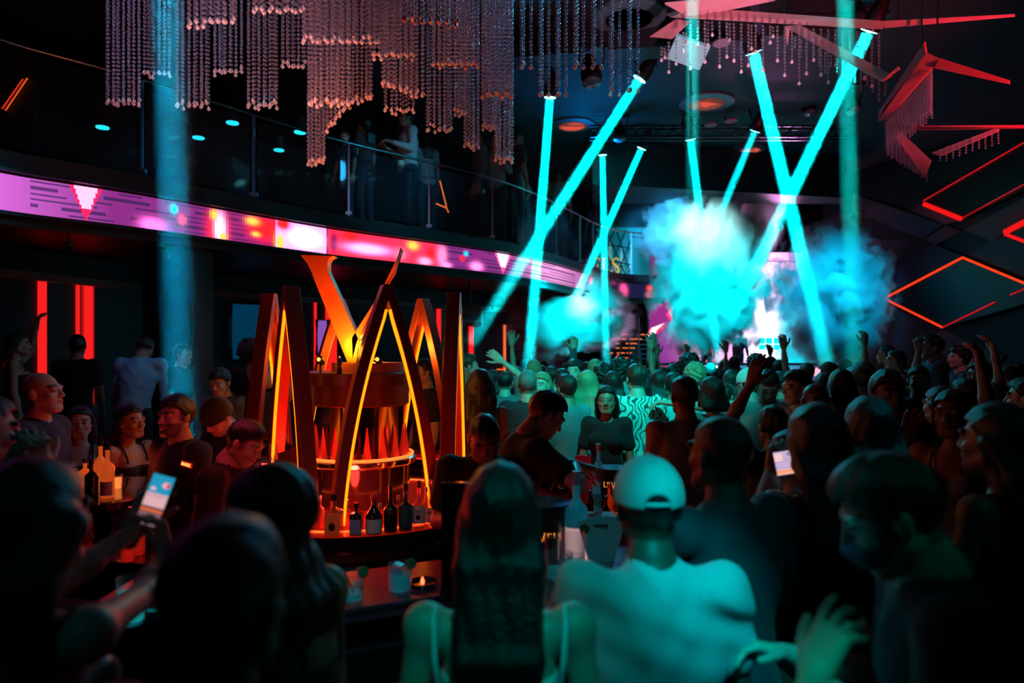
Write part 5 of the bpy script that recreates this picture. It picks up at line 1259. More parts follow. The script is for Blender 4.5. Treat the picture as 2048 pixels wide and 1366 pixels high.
# unlit fixtures and discs hanging near the truss
for (x, y, Y, lb) in ((1240, 278, 12.8, 'unlit black moving head left of the small ones'), (1553, 224, 12.7, 'unlit moving head right of brightest beam'), (1620, 226, 12.4, 'shiny unlit moving head between the crossing beams'), (1381, 262, 13.4, 'black fixture body above the vertical beam light'), (1708, 222, 11.0, 'round unlit lamp right of the slanting beam'), (1185, 165, 8.2, 'mirrored unlit fixture behind the bead row')):
    a = P(x, y, Y); d = Vector((0.1, -0.35, -1)).normalized()
    t = thing('unlit_stage_light', lb, 'stage light', a, group='unlit fixtures under the ceiling')
    lampheadmesh(t, d, 0.09, 0)
    mb = MB(); mb.tube([Vector((-0.15, 0, 0))-d*0.2, (-0.15, 0, 0.42)], 0.014, 6); mb.tube([Vector((0.15, 0, 0))-d*0.2, (0.15, 0, 0.42)], 0.014, 6); mb.box((-0.18, -0.05, 0.4), (0.18, 0.05, 0.45)); mb.tube([(0, 0, 0.45), (0, 0, max(0.5, 6.4-a.z))], 0.02, 6)
    mb.build('yoke', M_DKMETAL, t)
for (x, y, Y, rx, lb) in ((1421, 251, 12.6, 0.11, 'small blue-grey disc hanging right of the vertical beam'), (1461, 243, 12.6, 0.12, 'small pinkish disc hanging below the largest vent'), (1443, 88, 8.8, 0.11, 'small pinkish disc among the hanging beads'), (1341, 113, 8.8, 0.09, 'small dark disc among the hanging beads at left')):
    a = P(x, y, Y); t = thing('hanging_disc_lamp', lb, 'lamp', a, group='small round discs under the ceiling')
    MB().lathe([(0, 0), (rx, 0), (rx, 0.02), (rx*0.5, 0.06), (0, 0.06)], n=24).build('disc', mat('disc_pink', (0.5, 0.35, 0.45), 0.5), t, 'auto'); MB().tube([(0, 0, 0.05), (0, 0, 6.4-a.z)], 0.008, 6).build('stem', M_DKMETAL, t)
t = thing('projector_panel', 'small square lit panel hanging at the teal faint beam', 'projector', P(1377, 104, 8.6))
MB().box((-0.22, -0.03, -0.16), (0.22, 0.03, 0.16), Matrix.Rotation(R(20), 4, 'Y') @ Matrix.Rotation(R(55), 4, 'X')).build('panel', mat('panel_pale', (0.4, 0.6, 0.7), 0.4, emis=(0.1, 0.5, 0.6), es=0.4), t)
MB().tube([(0, 0, 0), (0, 0, 6.4-t.location.z)], 0.012, 6).build('stem', M_DKMETAL, t)

# ------------------------------------------------------------------ smoke clouds
def smoke_mat(name, dens, scale, thr, col, seed, r=1.0):
    m = bpy.data.materials.new(name); m.use_nodes = True; nt = m.node_tree; nt.nodes.clear()
    tc = nt.nodes.new('ShaderNodeTexCoord')
    n = nt.nodes.new('ShaderNodeTexNoise'); n.noise_dimensions = '4D'; n.inputs['W'].default_value = seed; n.inputs['Scale'].default_value = scale; n.inputs['Detail'].default_value = 4; n.inputs['Roughness'].default_value = 0.58
    nt.links.new(tc.outputs['Object'], n.inputs['Vector'])
    # distance from centre in the ellipsoid's own unit space, roughened by the noise
    ln = nt.nodes.new('ShaderNodeVectorMath'); ln.operation = 'LENGTH'; nt.links.new(tc.outputs['Object'], ln.inputs[0])
    ad = nt.nodes.new('ShaderNodeMath'); ad.operation = 'MULTIPLY_ADD'; ad.inputs[1].default_value = -2.3; ad.inputs[2].default_value = 1.15
    nt.links.new(n.outputs[0], ad.inputs[0])
    sb = nt.nodes.new('ShaderNodeMath'); sb.operation = 'ADD'
    nt.links.new(ln.outputs['Value'], sb.inputs[0]); nt.links.new(ad.outputs[0], sb.inputs[1])
    mr = nt.nodes.new('ShaderNodeMapRange'); mr.inputs[1].default_value = thr-0.24; mr.inputs[2].default_value = thr-0.48; mr.inputs[3].default_value = 0; mr.inputs[4].default_value = dens
    nt.links.new(sb.outputs[0], mr.inputs[0])
    s = nt.nodes.new('ShaderNodeVolumeScatter'); s.inputs['Color'].default_value = (*col, 1); nt.links.new(mr.outputs[0], s.inputs['Density'])
    o = nt.nodes.new('ShaderNodeOutputMaterial'); nt.links.new(s.outputs[0], o.inputs['Volume'])
    return m
def smoke(px, py, Y, wpx, hpx, dens, scale, thr, col, seed, label, depth=None, rot=0):
    c = P(px, py, Y); sx = wpx*Y/F/2; sz = hpx*Y/F/2; sy = depth or min(sx, sz)
    mb = MB(); mb.ball((0, 0, 0), 1.0, 20, 12)
    o = mb.build('smoke_cloud', smoke_mat('smoke', dens, scale, thr, col, seed), smooth=True)
    o.location = c; o.scale = (sx*1.55, sy*1.4, sz*1.55); o.rotation_euler = (0, R(rot), 0)
    tag(o, label, 'smoke', 'smoke clouds over the stage front', 'stuff')
W_ = (1, 1, 1)
smoke(1140, 628, 15.8, 200, 140, 14.0, 2.6, 0.95, W_, 1.0, 'cyan smoke puff with a white core left of stage')
smoke(1212, 650, 16.1, 110, 90, 1.6, 1.8, 0.9, (0.9, 0.85, 1), 2.0, 'thin mauve smoke trailing right of the leftmost puff')
smoke(1345, 470, 16.6, 120, 120, 7.0, 2.2, 0.95, W_, 3.0, 'blue mauve smoke puff high left of the big cloud')
smoke(1416, 545, 16.0, 172, 275, 14.0, 2.8, 0.98, W_, 4.0, 'largest cyan smoke cloud with a white top above performers')
smoke(1430, 632, 15.6, 135, 130, 8.0, 2.4, 0.95, W_, 5.0, 'darker teal smoke mass over the performers heads')
smoke(1518, 452, 16.6, 80, 160, 6.0, 2.0, 0.95, (1, 0.85, 1), 6.0, 'mauve smoke plume rising right of the largest cloud', rot=12)
smoke(1672, 600, 15.4, 180, 235, 12.0, 2.8, 0.95, W_, 7.0, 'dark blue smoke cloud at the right end of stage')
smoke(1720, 600, 15.3, 90, 190, 1.2, 2.0, 0.9, W_, 8.0, 'thin blue smoke fringe beside the right wall')
smoke(1640, 700, 15.0, 160, 60, 1.5, 2.0, 0.9, W_, 9.0, 'low thin smoke drifting above the crowd at right')
# unseen coloured spots added to brighten the smoke clouds
lamp('smoke_fill_light', 'SPOT', P(1080, 560, 13.2), P(1145, 630, 15.8), 4200, (0.0, 0.8, 0.95), 0.1, 50, 1.0)
lamp('smoke_fill_light', 'SPOT', P(1200, 560, 14.0), P(1155, 618, 15.6), 800, (0.4, 1.0, 1.0), 0.1, 36, 1.0)
lamp('smoke_fill_light', 'SPOT', P(1400, 430, 11.8), P(1430, 590, 16.0), 8000, (0.0, 0.72, 0.9), 0.15, 44, 1.0)
lamp('smoke_fill_light', 'SPOT', P(1380, 360, 13.2), P(1420, 490, 15.8), 2300, (0.4, 1.0, 1.0), 0.12, 42, 1.0)
lamp('smoke_fill_light', 'SPOT', P(1720, 420, 12.0), P(1655, 590, 15.4), 3600, (0.0, 0.40, 0.75), 0.15, 50, 1.0)
lamp('smoke_fill_light', 'SPOT', P(1310, 400, 13.5), P(1345, 470, 16.6), 3600, (0.05, 0.5, 1.0), 0.15, 40, 1.0)
lamp('smoke_fill_light', 'SPOT', P(1575, 520, 18.6), P(1515, 440, 16.6), 1700, (1.0, 0.35, 0.95), 0.2, 40, 1.0)
lamp('smoke_fill_light', 'SPOT', P(1390, 540, 18.6), P(1365, 465, 16.6), 1100, (1.0, 0.4, 1.0), 0.2, 40, 1.0)
lamp('smoke_fill_light', 'SPOT', P(1240, 620, 17.6), P(1212, 650, 16.1), 700, (0.9, 0.5, 1.0), 0.2, 50, 1.0)

# ------------------------------------------------------------------ people: bodies grown as one smooth surface
def smin(a, b, k):
    h = np.clip(0.5+0.5*(b-a)/k, 0, 1); return b*(1-h)+a*h-k*h*(1-h)
class Field:
    """distance field on a grid; grown from rounded limbs, meshed by surface nets"""
    def __init__(s, lo, hi, res):
        s.lo = np.array(lo, float); s.res = res
        s.n = np.maximum(3, np.ceil((np.array(hi)-s.lo)/res).astype(int)+1)
        s.V = np.full(s.n, 0.25, np.float32)
        s.ax = [(s.lo[i]+res*np.arange(s.n[i])).astype(np.float32) for i in range(3)]
    def region(s, lo, hi, pad):
        sl = []
        for i in range(3):
            a = int(max(0, math.floor((lo[i]-pad-s.lo[i])/s.res))); b = int(min(s.n[i], math.ceil((hi[i]+pad-s.lo[i])/s.res)+1))
            if b <= a: return None
            sl.append(slice(a, b))
        X, Y, Z = np.meshgrid(s.ax[0][sl[0]], s.ax[1][sl[1]], s.ax[2][sl[2]], indexing='ij')
        return tuple(sl), X, Y, Z
    def put(s, sl, d, k, sub):
        if sub: s.V[sl] = -smin(-s.V[sl], d, k) if k > 0 else np.maximum(s.V[sl], -d)
        else: s.V[sl] = smin(s.V[sl], d, k)
    def cone(s, a, b, ra, rb, k=0.02, sub=False, flat=None):
        a = np.array(a, float); b = np.array(b, float); m = max(ra, rb)
        g = s.region(np.minimum(a, b)-m, np.maximum(a, b)+m, k+3*s.res)
        if g is None: return s
        sl, X, Y, Z = g; d = b-a; L = max(1e-9, float(d@d))
        px, py, pz = X-a[0], Y-a[1], Z-a[2]
        t = np.clip((px*d[0]+py*d[1]+pz*d[2])/L, 0, 1)
        qx, qy, qz = px-t*d[0], py-t*d[1], pz-t*d[2]
        if flat is not None:   # (unit axis, factor): squash along an axis
            ax, fac = flat; c = qx*ax[0]+qy*ax[1]+qz*ax[2]; e = (1/fac-1)*c
            qx, qy, qz = qx+e*ax[0], qy+e*ax[1], qz+e*ax[2]
        s.put(sl, np.sqrt(qx*qx+qy*qy+qz*qz)-(ra+(rb-ra)*t), k, sub); return s
    def ell(s, c, r, k=0.02, sub=False, M=None):
        c = np.array(c, float); r = np.array(r, float); m = r.max() if M is not None else r
        g = s.region(c-m, c+m, k+3*s.res)
        if g is None: return s
        sl, X, Y, Z = g; X, Y, Z = X-c[0], Y-c[1], Z-c[2]
        if M is not None: X, Y, Z = (M[0][0]*X+M[1][0]*Y+M[2][0]*Z, M[0][1]*X+M[1][1]*Y+M[2][1]*Z, M[0][2]*X+M[1][2]*Y+M[2][2]*Z)
        k0 = np.sqrt((X/r[0])**2+(Y/r[1])**2+(Z/r[2])**2); k1 = np.sqrt((X/r[0]**2)**2+(Y/r[1]**2)**2+(Z/r[2]**2)**2)+1e-6
        s.put(sl, k0*(k0-1)/k1, k, sub); return s
    def cut(s, fn):
        X, Y, Z = np.meshgrid(*s.ax, indexing='ij', sparse=True)
        s.V = np.maximum(s.V, fn(X, Y, Z)).astype(np.float32); return s
    def disp(s, fn):
        X, Y, Z = np.meshgrid(*s.ax, indexing='ij', sparse=True)
        s.V = (s.V + fn(X, Y, Z)).astype(np.float32); return s
    def mesh(s):
        V = s.V; V = V.copy()
        for i in range(3):   # close at the border
            sl = [slice(None)]*3; sl[i] = 0; V[tuple(sl)] = np.maximum(V[tuple(sl)], 1e-3); sl[i] = -1; V[tuple(sl)] = np.maximum(V[tuple(sl)], 1e-3)
        ins = V < 0
        nx, ny, nz = V.shape
        cnt = np.zeros((nx-1, ny-1, nz-1), np.float32); acc = np.zeros((3, nx-1, ny-1, nz-1), np.float32)
        quads = []
        for ax in range(3):
            a = [slice(None)]*3; b = [slice(None)]*3; a[ax] = slice(0, -1); b[ax] = slice(1, None)
            va, vb = V[tuple(a)], V[tuple(b)]; cr = ins[tuple(a)] != ins[tuple(b)]
            idx = np.argwhere(cr)
            if len(idx) == 0: continue
            t = (va[cr]/(va[cr]-vb[cr])).astype(np.float32)
            o1, o2 = [(1, 2), (2, 0), (0, 1)][ax]
            pos = idx.astype(np.float32); pos[:, ax] += t
            for d1 in (0, -1):
                for d2 in (0, -1):
                    c = idx.copy(); c[:, o1] += d1; c[:, o2] += d2
                    ok = (c[:, o1] >= 0) & (c[:, o2] >= 0) & (c[:, o1] < cnt.shape[o1]) & (c[:, o2] < cnt.shape[o2])
                    cc = c[ok]; np.add.at(cnt, tuple(cc.T), 1)
                    for q_ in range(3): np.add.at(acc[q_], tuple(cc.T), pos[ok][:, q_])
            inner = (idx[:, o1] > 0) & (idx[:, o2] > 0) & (idx[:, o1] < cnt.shape[o1]) & (idx[:, o2] < cnt.shape[o2])
            e = idx[inner]; f = []
            for d1, d2 in ((-1, -1), (0, -1), (0, 0), (-1, 0)):
                c = e.copy(); c[:, o1] += d1; c[:, o2] += d2; f.append(c)
            quads.append((np.stack(f, 1), ins[tuple(a)][cr][inner]))
        sel = cnt > 0; ids = np.full(cnt.shape, -1, np.int64); ids[sel] = np.arange(sel.sum())
        P_ = np.stack([acc[i][sel]/cnt[sel] for i in range(3)], 1)*s.res + s.lo
        Fs = []
        for f, inside in quads:
            q_ = ids[f[..., 0], f[..., 1], f[..., 2]]
            Fs.append(np.where(inside[:, None], q_, q_[:, ::-1]))
        return P_.astype(np.float32), (np.concatenate(Fs) if Fs else np.zeros((0, 4), int))
def join_meshes(lst):
    Vs, Fs, Cs, o = [], [], [], 0
    for v, f, c in lst:
        Vs.append(v); Fs.append(f+o); Cs.append(c); o += len(v)
    return np.concatenate(Vs), np.concatenate(Fs), np.concatenate(Cs)

def unit(v): v = np.array(v, float); return v/max(1e-9, np.linalg.norm(v))
def rotm(ax, a):
    return np.array(Matrix.Rotation(a, 3, ax))

def hand_prims(Fd, w, fwd, nrm, side, s, curl=0.5, spread=0.15, kind='open'):
    """five fingers of unequal length; fwd along the hand, nrm = back of the hand, side = +1 thumb on +lat"""
    fwd = unit(fwd); nrm = unit(np.array(nrm)-np.dot(nrm, fwd)*fwd); lat = np.cross(fwd, nrm)*side
    w = np.array(w, float); L = 0.088*s
    for o in (-0.028, -0.010, 0.010, 0.028):
        Fd.cone(w+lat*o*0.55*s, w+fwd*L+lat*o*s, 0.017*s, 0.0135*s, 0.012*s)
    fl = (0.080, 0.088, 0.080, 0.062); ff = (0.030, 0.010, -0.010, -0.028); cu = curl if isinstance(curl, (list, tuple)) else [curl]*4
    for i in range(4):
        base = w+fwd*L*(1.0 if i in (1, 2) else 0.94)+lat*ff[i]*s; d = unit(fwd+lat*spread*(ff[i]/0.03)); p = base; r = 0.0095*s
        for j, fr in enumerate((0.45, 0.31, 0.24)):
            a = cu[i]*(0.9, 1.15, 0.8)[j]; c_, s_ = math.cos(a), math.sin(a); d = unit(d*c_ - nrm*s_) if j == 0 else unit(d*c_ + np.cross(np.cross(d, -nrm if abs(np.dot(d, nrm)) < 0.95 else fwd), d)*s_)
            q_ = p+d*fl[i]*fr*s; Fd.cone(p, q_, r, r*0.92, 0.004*s); p = q_; r *= 0.9
    tb = w+fwd*0.022*s+lat*0.026*s; d = unit(fwd*0.6+lat*0.75-nrm*0.25); m_ = tb+d*0.036*s
    Fd.cone(tb, m_, 0.0165*s, 0.0125*s, 0.012*s); d = unit(d+fwd*0.7-nrm*0.3*(1 if kind == 'open' else 2)); e_ = m_+d*0.032*s; Fd.cone(m_, e_, 0.0115*s, 0.0105*s, 0.004*s)
    d = unit(d+fwd*0.4-nrm*0.2); Fd.cone(e_, e_+d*0.024*s, 0.0105*s, 0.009*s, 0.004*s)

SKIN = {}
def skin_mat(tone='mid'):
    tones = {'mid': (0.42, 0.24, 0.16), 'light': (0.62, 0.42, 0.33), 'dark': (0.12, 0.065, 0.045), 'tan': (0.32, 0.17, 0.11)}
    return mat('skin_'+tone, tones[tone], 0.45, noise=0.08, nscale=14, bump=0.05, bscale=160, attr='Col'), tones[tone]
HAIRC = {'black': (0.010, 0.009, 0.010), 'brown': (0.035, 0.02, 0.014), 'blond': (0.35, 0.25, 0.13), 'grey': (0.22, 0.22, 0.22)}
def hair_mat(c):
    return mat('hair_'+c, HAIRC[c], 0.38, spec=0.6, noise=0.45, nscale=40, bump=0.6, bscale=60, stretch=(3, 3, 0.6))
def cloth_mat(c, rough=0.8):
    return mat('cloth_%02d_%02d_%02d' % tuple(int(q_*99) for q_ in c), c, rough, noise=0.1, nscale=5, bump=0.25, bscale=220, sheen=0.1)

ARMS = {'down': ((0.16, 0.02, -1), (0.06, 0.22, -1)), 'hold': ((0.22, 0.1, -1), (-0.25, 1, 0.25)), 'hip': ((0.45, -0.1, -1), (-0.6, 0.5, -0.5)),
        'up': ((0.35, 0.15, 1), (0.05, 0.12, 1)), 'upbent': ((0.8, 0.35, 0.45), (0.0, 0.15, 1)), 'reach': ((0.25, 0.75, -0.55), (-0.1, 1, 0.1)), 'side': ((1, 0.2, 0.1), (0.9, 0.4, 0.1)), 'phone': ((0.2, 0.5, -0.8), (-0.2, 0.75, 0.75)), 'cross': ((0.3, 0.2, -1), (-1, 0.7, 0.2)), 'lean': ((0.2, 0.6, -0.8), (-0.1, 1, -0.25))}

NPERS = [0]
def person(label, px, ytop, Y, yaw=0, hair='short', hc='black', tone='mid', top='tee', tc=(0.03, 0.03, 0.035), bottom='pants', bc=(0.02, 0.02, 0.03), L='down', Rr='down', lean=0, pitch=0, hyaw=0, base=0.0, res=None, female=False, group=None, H=None, roll=0, face=None, hands=None, folds=0.0, width=1.0, hairlen=0.32, hairback=1.0, strapx=0.085, neckup=0.0, lhand=None, rhand=None, beard=False, cap=None, mask=False, sit=False, girth=1.0, hairvol=1.0, pattern=None):
    """one standing figure whose head is seen at px with its top at ytop; yaw 0 faces the stage, 180 the camera"""
    ztop = PZ(ytop, Y)
    Hh = H or (ztop-base)/(1-0.006*abs(lean)*0 - (1-math.cos(R(lean)))*0.43)
    s = Hh/(1.74+neckup); NPERS[0] += 1
    res = res or (0.0075 if Y < 2.4 else 0.010 if Y < 5.2 else 0.014 if Y < 8.5 else 0.020)
    rh = res*(0.62 if Y < 5.2 else 0.72)
    k = 0.03*s; W = (0.92 if female else 1.0)*width; G = girth
    Rl = rotm('X', -R(lean))                       # lean forward about the hips
    hip = np.array([0, 0, 0.93*s])
    def up(p): return Rl @ (np.array(p, float)*s-hip)+hip
    sh = {+1: up((0.172*W, 0.0, 1.425)), -1: up((-0.172*W, 0.0, 1.425))}
    neck0, neck1 = up((0, -0.015, 1.43)), up((0, 0.005, 1.54+neckup))
    Rh = Rl @ rotm('X', R(lean)*0.6) @ rotm('Z', -R(hyaw)) @ rotm('X', -R(pitch)) @ rotm('Y', R(roll))
    hc0 = neck1 + (Rh @ np.array([0, 0.022, 0.085]))*s
    def hp(p): return hc0 + Rh @ (np.array(p, float)*s)
    # world placement so that the head sits where it is seen
    a = R(yaw); Mz = np.array([[math.cos(a), -math.sin(a)], [math.sin(a), math.cos(a)]])
    off = Mz @ hc0[:2]; rx, ry = PX(px, Y)-off[0], Y-off[1]
    def tolocal(wp): v = Mz.T @ np.array([wp[0]-rx, wp[1]-ry]); return np.array([v[0], v[1], wp[2]-base])
    root = thing('person', label, 'person', (rx, ry, base), a, group)
    arms = {}
    for sd, spec in ((-1, L), (1, Rr)):
        S = sh[sd]
        if isinstance(spec, dict):    # reach a world point: two bone solution
            T = tolocal(spec['to']); la, lb = 0.285*s, 0.262*s; d = T-S; dist = min(np.linalg.norm(d), (la+lb)*0.995); u = unit(d); T = S+u*dist
            ca = (la*la+dist*dist-lb*lb)/(2*la*dist); h_ = la*math.sqrt(max(0, 1-ca*ca)); pole = unit(np.array(spec.get('pole', (sd*0.5, -0.3, -1)), float)); pole = unit(pole-np.dot(pole, u)*u)
            E = S+u*la*ca+pole*h_; Wr = T
        else:
            U, Fo = ARMS[spec] if isinstance(spec, str) else spec
            U = unit((U[0]*sd, U[1], U[2])); Fo = unit((Fo[0]*sd, Fo[1], Fo[2])); E = S+U*0.285*s; Wr = E+Fo*0.262*s
        arms[sd] = (S, E, Wr)
    # ---- body fields
    pts = [hc0+np.array([0, 0, 0.2])*s, hc0-np.array([0, 0, 0.2])*s, np.array([0.16*s, 0.2*s, 0]), np.array([-0.16*s, -0.16*s, 0]), up((0.26*W*G, 0.2*G, 1.2)), up((-0.26*W*G, -0.2*G, 1.2)), np.array([0.22*G*s, 0.16*G*s, 0.8*s]), np.array([-0.22*G*s, -0.16*G*s, 0.8*s])]
    for sd in arms:
        for q_ in arms[sd]: pts += [q_+0.09, q_-0.09]
    pts = np.array(pts); lo, hi = pts.min(0)-0.03, pts.max(0)+0.03; lo[2] = min(lo[2], -0.01)
    cs = 1.0
    def torso(Fd, g=0.0, legs=False):
        if female:
            Fd.ell(up((0, 0, 1.30)), (0.135*s+g, 0.095*s+g, 0.16*s+g), k, M=Rl); Fd.ell(up((0, 0.0, 1.10)), (0.112*s*G+g, 0.085*s*G+g, 0.13*s), k, M=Rl); Fd.cone(up((0, 0, 1.25)), up((0, 0, 0.95)), 0.108*s*G+g, 0.128*s*G+g, k*1.3, flat=((0, 1, 0), 0.76)); Fd.ell(up((0, -0.01, 0.93)), (0.155*s*G+g, 0.112*s*G+g, 0.13*s+g), k, M=Rl)
            for sx in (-1, 1): Fd.ell(up((sx*0.07, 0.085, 1.285)), (0.058*s+g, 0.055*s+g, 0.058*s+g), k)
            Fd.cone(up((-0.145, 0, 1.41)), up((0.145, 0, 1.41)), 0.045*s+g, 0.045*s+g, k*1.3)
        else:
            Fd.ell(up((0, 0.0, 1.28)), (0.160*W*s*G+g, 0.108*s*G+g, 0.19*s+g), k, M=Rl); Fd.cone(up((0, 0, 1.28)), up((0, 0, 0.96)), 0.142*s*G+g, 0.135*s*G+g, k*1.3, flat=((0, 1, 0), 0.74)); Fd.ell(up((0, -0.005, 0.93)), (0.150*s*G+g, 0.112*s*G+g, 0.12*s+g), k*1.3, M=Rl)
            Fd.cone(up((-0.16*W, -0.01, 1.415)), up((0.16*W, -0.01, 1.415)), 0.055*s+g, 0.055*s+g, k*1.3)
            Fd.cone(up((0, -0.02, 1.40)), up((0, -0.005, 1.49)), 0.085*s+g*0.5, 0.06*s, k*1.5)
    def arm(Fd, sd, g=0.0, to='wrist', k2=0.03):
        S, E, Wr = arms[sd]; th = 0.85 if female else 1.0
        Fd.ell(S, (0.056*s*th+g,)*3, k2)
        if to == 'short': Fd.cone(S, S+(E-S)*0.62, 0.05*s*th+g, 0.047*s*th+g*1.5, k2); return
        if to == 'cap': Fd.cone(S, S+(E-S)*0.25, 0.05*s*th+g, 0.049*s*th+g, k2); return
        Fd.cone(S, E, 0.05*s*th+g, 0.038*s*th+g, k2)
        if to == 'wrist': Fd.cone(E, E+(Wr-E)*0.35, 0.038*s*th+g, 0.040*s*th+g, k2*0.6); Fd.cone(E+(Wr-E)*0.35, Wr, 0.040*s*th+g, 0.025*s*th+g, k2*0.6)
    def legs_(Fd, g=0.0, to=1.0):
        for sd in (-1, 1):
            if sit:
                A = (sd*0.09*s, -0.02*s, 0.90*s); B = (sd*0.12*s, 0.40*s, 0.88*s); C_ = (sd*0.12*s, 0.42*s, 0.42*s)
            else: A = (sd*0.088*s, 0, 0.88*s); B = (sd*0.10*s, 0.02*s, 0.49*s); C_ = (sd*0.105*s, -0.015*s, 0.09*s)
            Fd.cone(A, B, 0.085*s*G+g, 0.054*s+g, k); Fd.cone(B, C_, 0.056*s+g, (0.038 if g == 0 else 0.045)*s+g, k)
            if g == 0: Fd.cone(C_, (C_[0], C_[1]-0.02*s, C_[2]-0.035*s), 0.038*s, 0.038*s, 0.02); Fd.cone((C_[0], C_[1]-0.02*s, C_[2]-0.05*s), (C_[0]+sd*0.015*s, C_[1]+0.15*s, C_[2]-0.062*s), 0.036*s, 0.028*s, 0.02)
    B = Field(lo, hi, res)
    torso(B); legs_(B)
    for sd in (-1, 1): arm(B, sd)
    B.cone(neck0, hp((0, -0.02, -0.05)), (0.05 if female else 0.058)*s, (0.046 if female else 0.053)*s, 0.03*s)
    bv, bf = B.mesh(); sm, tone_c = skin_mat(tone); tone_c = np.array(tone_c)
    shoe = np.array((0.02, 0.02, 0.02)); bcol = np.tile(tone_c, (len(bv), 1)); bcol[bv[:, 2] < 0.09*s] = shoe
    pieces = [(bv, bf, bcol)]
    # head in its own finer grid
    lo2, hi2 = hc0-np.array([0.15, 0.17, 0.19])*s, hc0+np.array([0.15, 0.17, 0.17])*s
    Hd = Field(lo2, hi2, rh); M3 = Rh
    Hd.ell(hp((0, -0.012, 0.028)), np.array((0.073, 0.094, 0.088))*s, 0.02*s, M=M3)
    Hd.ell(hp((0, 0.028, -0.035)), np.array((0.060, 0.064, 0.072))*s, 0.03*s, M=M3)
    Hd.cone(hp((-0.022, 0.062, -0.088)), hp((0.022, 0.062, -0.088)), 0.022*s, 0.022*s, 0.03*s)
    for sx in (-1, 1):
        Hd.cone(hp((sx*0.055, 0.0, -0.05)), hp((sx*0.02, 0.06, -0.085)), 0.018*s, 0.018*s, 0.02*s)
        Hd.ell(hp((sx*0.040, 0.060, -0.022)), np.array((0.020, 0.020, 0.018))*s, 0.02*s)
    Hd.cone(hp((0, -0.02, -0.04)), hp((0, -0.035, -0.14)), (0.046 if female else 0.053)*s, (0.048 if female else 0.056)*s, 0.025*s)
    if rh < 0.011:
        Hd.cone(hp((-0.042, 0.078, 0.030)), hp((0.042, 0.078, 0.030)), 0.012*s, 0.012*s, 0.012*s)
        for sx in (-1, 1):
            Hd.ell(hp((sx*0.031, 0.098, 0.010)), np.array((0.017, 0.014, 0.011))*s, 0.012*s, sub=True, M=M3)
            Hd.ell(hp((sx*0.031, 0.079, 0.009)), np.array((0.0135, 0.012, 0.0105))*s, 0.004*s)
    Hd.cone(hp((0, 0.086, 0.018)), hp((0, 0.107, -0.020)), 0.008*s, 0.0115*s, 0.010*s)
    for sx in (-1, 1):
        Hd.ell(hp((sx*0.011, 0.098, -0.024)), np.array((0.009, 0.010, 0.008))*s, 0.008*s)
        Hd.ell(hp((sx*0.078, -0.010, -0.002)), np.array((0.010, 0.019, 0.032))*s, 0.006*s, M=M3 @ rotm('Z', sx*0.35) @ rotm('X', 0.15))
    Hd.ell(hp((0, 0.090, -0.046)), np.array((0.024, 0.011, 0.0065))*s, 0.006*s, M=M3); Hd.ell(hp((0, 0.089, -0.056)), np.array((0.020, 0.011, 0.007))*s, 0.006*s, M=M3)
    hv, hf = Hd.mesh(); q_ = (hv-hc0) @ Rh / s      # head-local coordinates
    col = np.tile(tone_c, (len(hv), 1)); x_, y_, z_ = np.abs(q_[:, 0]), q_[:, 1], q_[:, 2]
    lips = (((x_/0.025)**2+((z_+0.051)/0.011)**2) < 1) & (y_ > 0.06); col[lips] = tone_c*np.array((1.0, 0.55, 0.55))
    brow = (x_ > 0.012) & (x_ < 0.052) & (np.abs(z_-0.036+0.10*np.maximum(0, x_-0.035)) < 0.0042) & (y_ > 0.03); col[brow] = np.array(HAIRC['black'])*1.5
    eye = ((((x_-0.031)/0.0155)**2+((z_-0.007)/0.0058)**2) < 1) & (y_ > 0.05); col[eye] = (0.32, 0.30, 0.29)
    iris = ((((x_-0.031)/0.0065)**2+((z_-0.007)/0.006)**2) < 1) & (y_ > 0.05); col[iris] = (0.02, 0.012, 0.01)
    if beard: bd = (y_ > 0.015) & (z_ < -0.03) & (z_ > -0.125) & (~lips) & ((x_ > 0.026) | (z_ < -0.062) | (np.abs(z_+0.038) < 0.007)); col[bd] = col[bd]*0.35
    if hair in ('shaved', 'fade', 'short', 'buzz', 'quiff'): sc_ = ((y_ < 0.028) & (z_ > -0.012) & (x_ > 0.05)) | (z_ > 0.055) | ((y_ < 0.02) & (z_ > -0.02)) | ((y_ < -0.04) & (z_ > -0.07)); col[sc_ & (x_ < 0.079)] *= 0.35
    pieces.append((hv, hf, col))
    # hands
    for sd, hspec in ((-1, lhand), (1, rhand)):
        S, E, Wr = arms[sd]; fw = unit(Wr-E); fine = max(0.0042, min(res*0.62, 0.0085)); grow = 1.0 if fine < 0.006 else 1.12 if fine < 0.008 else 1.3
        cfg = dict(curl=0.55, spread=0.12); nr = None
        if hspec and 'wfwd' in hspec:
            wv = lambda v: np.array([*(Mz.T @ np.array(v[:2], float)), v[2]])
            hspec = dict(hspec); hspec['fwd'] = wv(hspec['wfwd']); hspec['nrm'] = wv(hspec['wnrm'])
        if hspec: cfg.update({k_: v_ for k_, v_ in hspec.items() if k_ in ('curl', 'spread', 'kind')}); nr = hspec.get('nrm'); fw = unit(hspec['fwd']) if 'fwd' in hspec else fw
        if nr is None: nr = np.array([sd*0.9, 0.2, 0.3]) if abs(fw[2]) > 0.6 and fw[2] < 0 else (np.array([0.1*sd, -1, 0.1]) if fw[2] > 0.6 else np.array([sd*0.3, 0.1, 1.0]))
        hh = Field(Wr-0.2*s+fw*0.05, Wr+0.2*s+fw*0.05, fine)
        hh.cone(Wr-fw*0.03*s, Wr+fw*0.01*s, 0.0245*s, 0.024*s, 0.01)
        hand_prims(hh, Wr, fw, nr, (-sd if np.dot(np.cross(fw, nr), (1, 0, 0)) > 0 else sd) if not (hspec and 'side' in hspec) else hspec['side'], s*grow*0.97, **cfg)
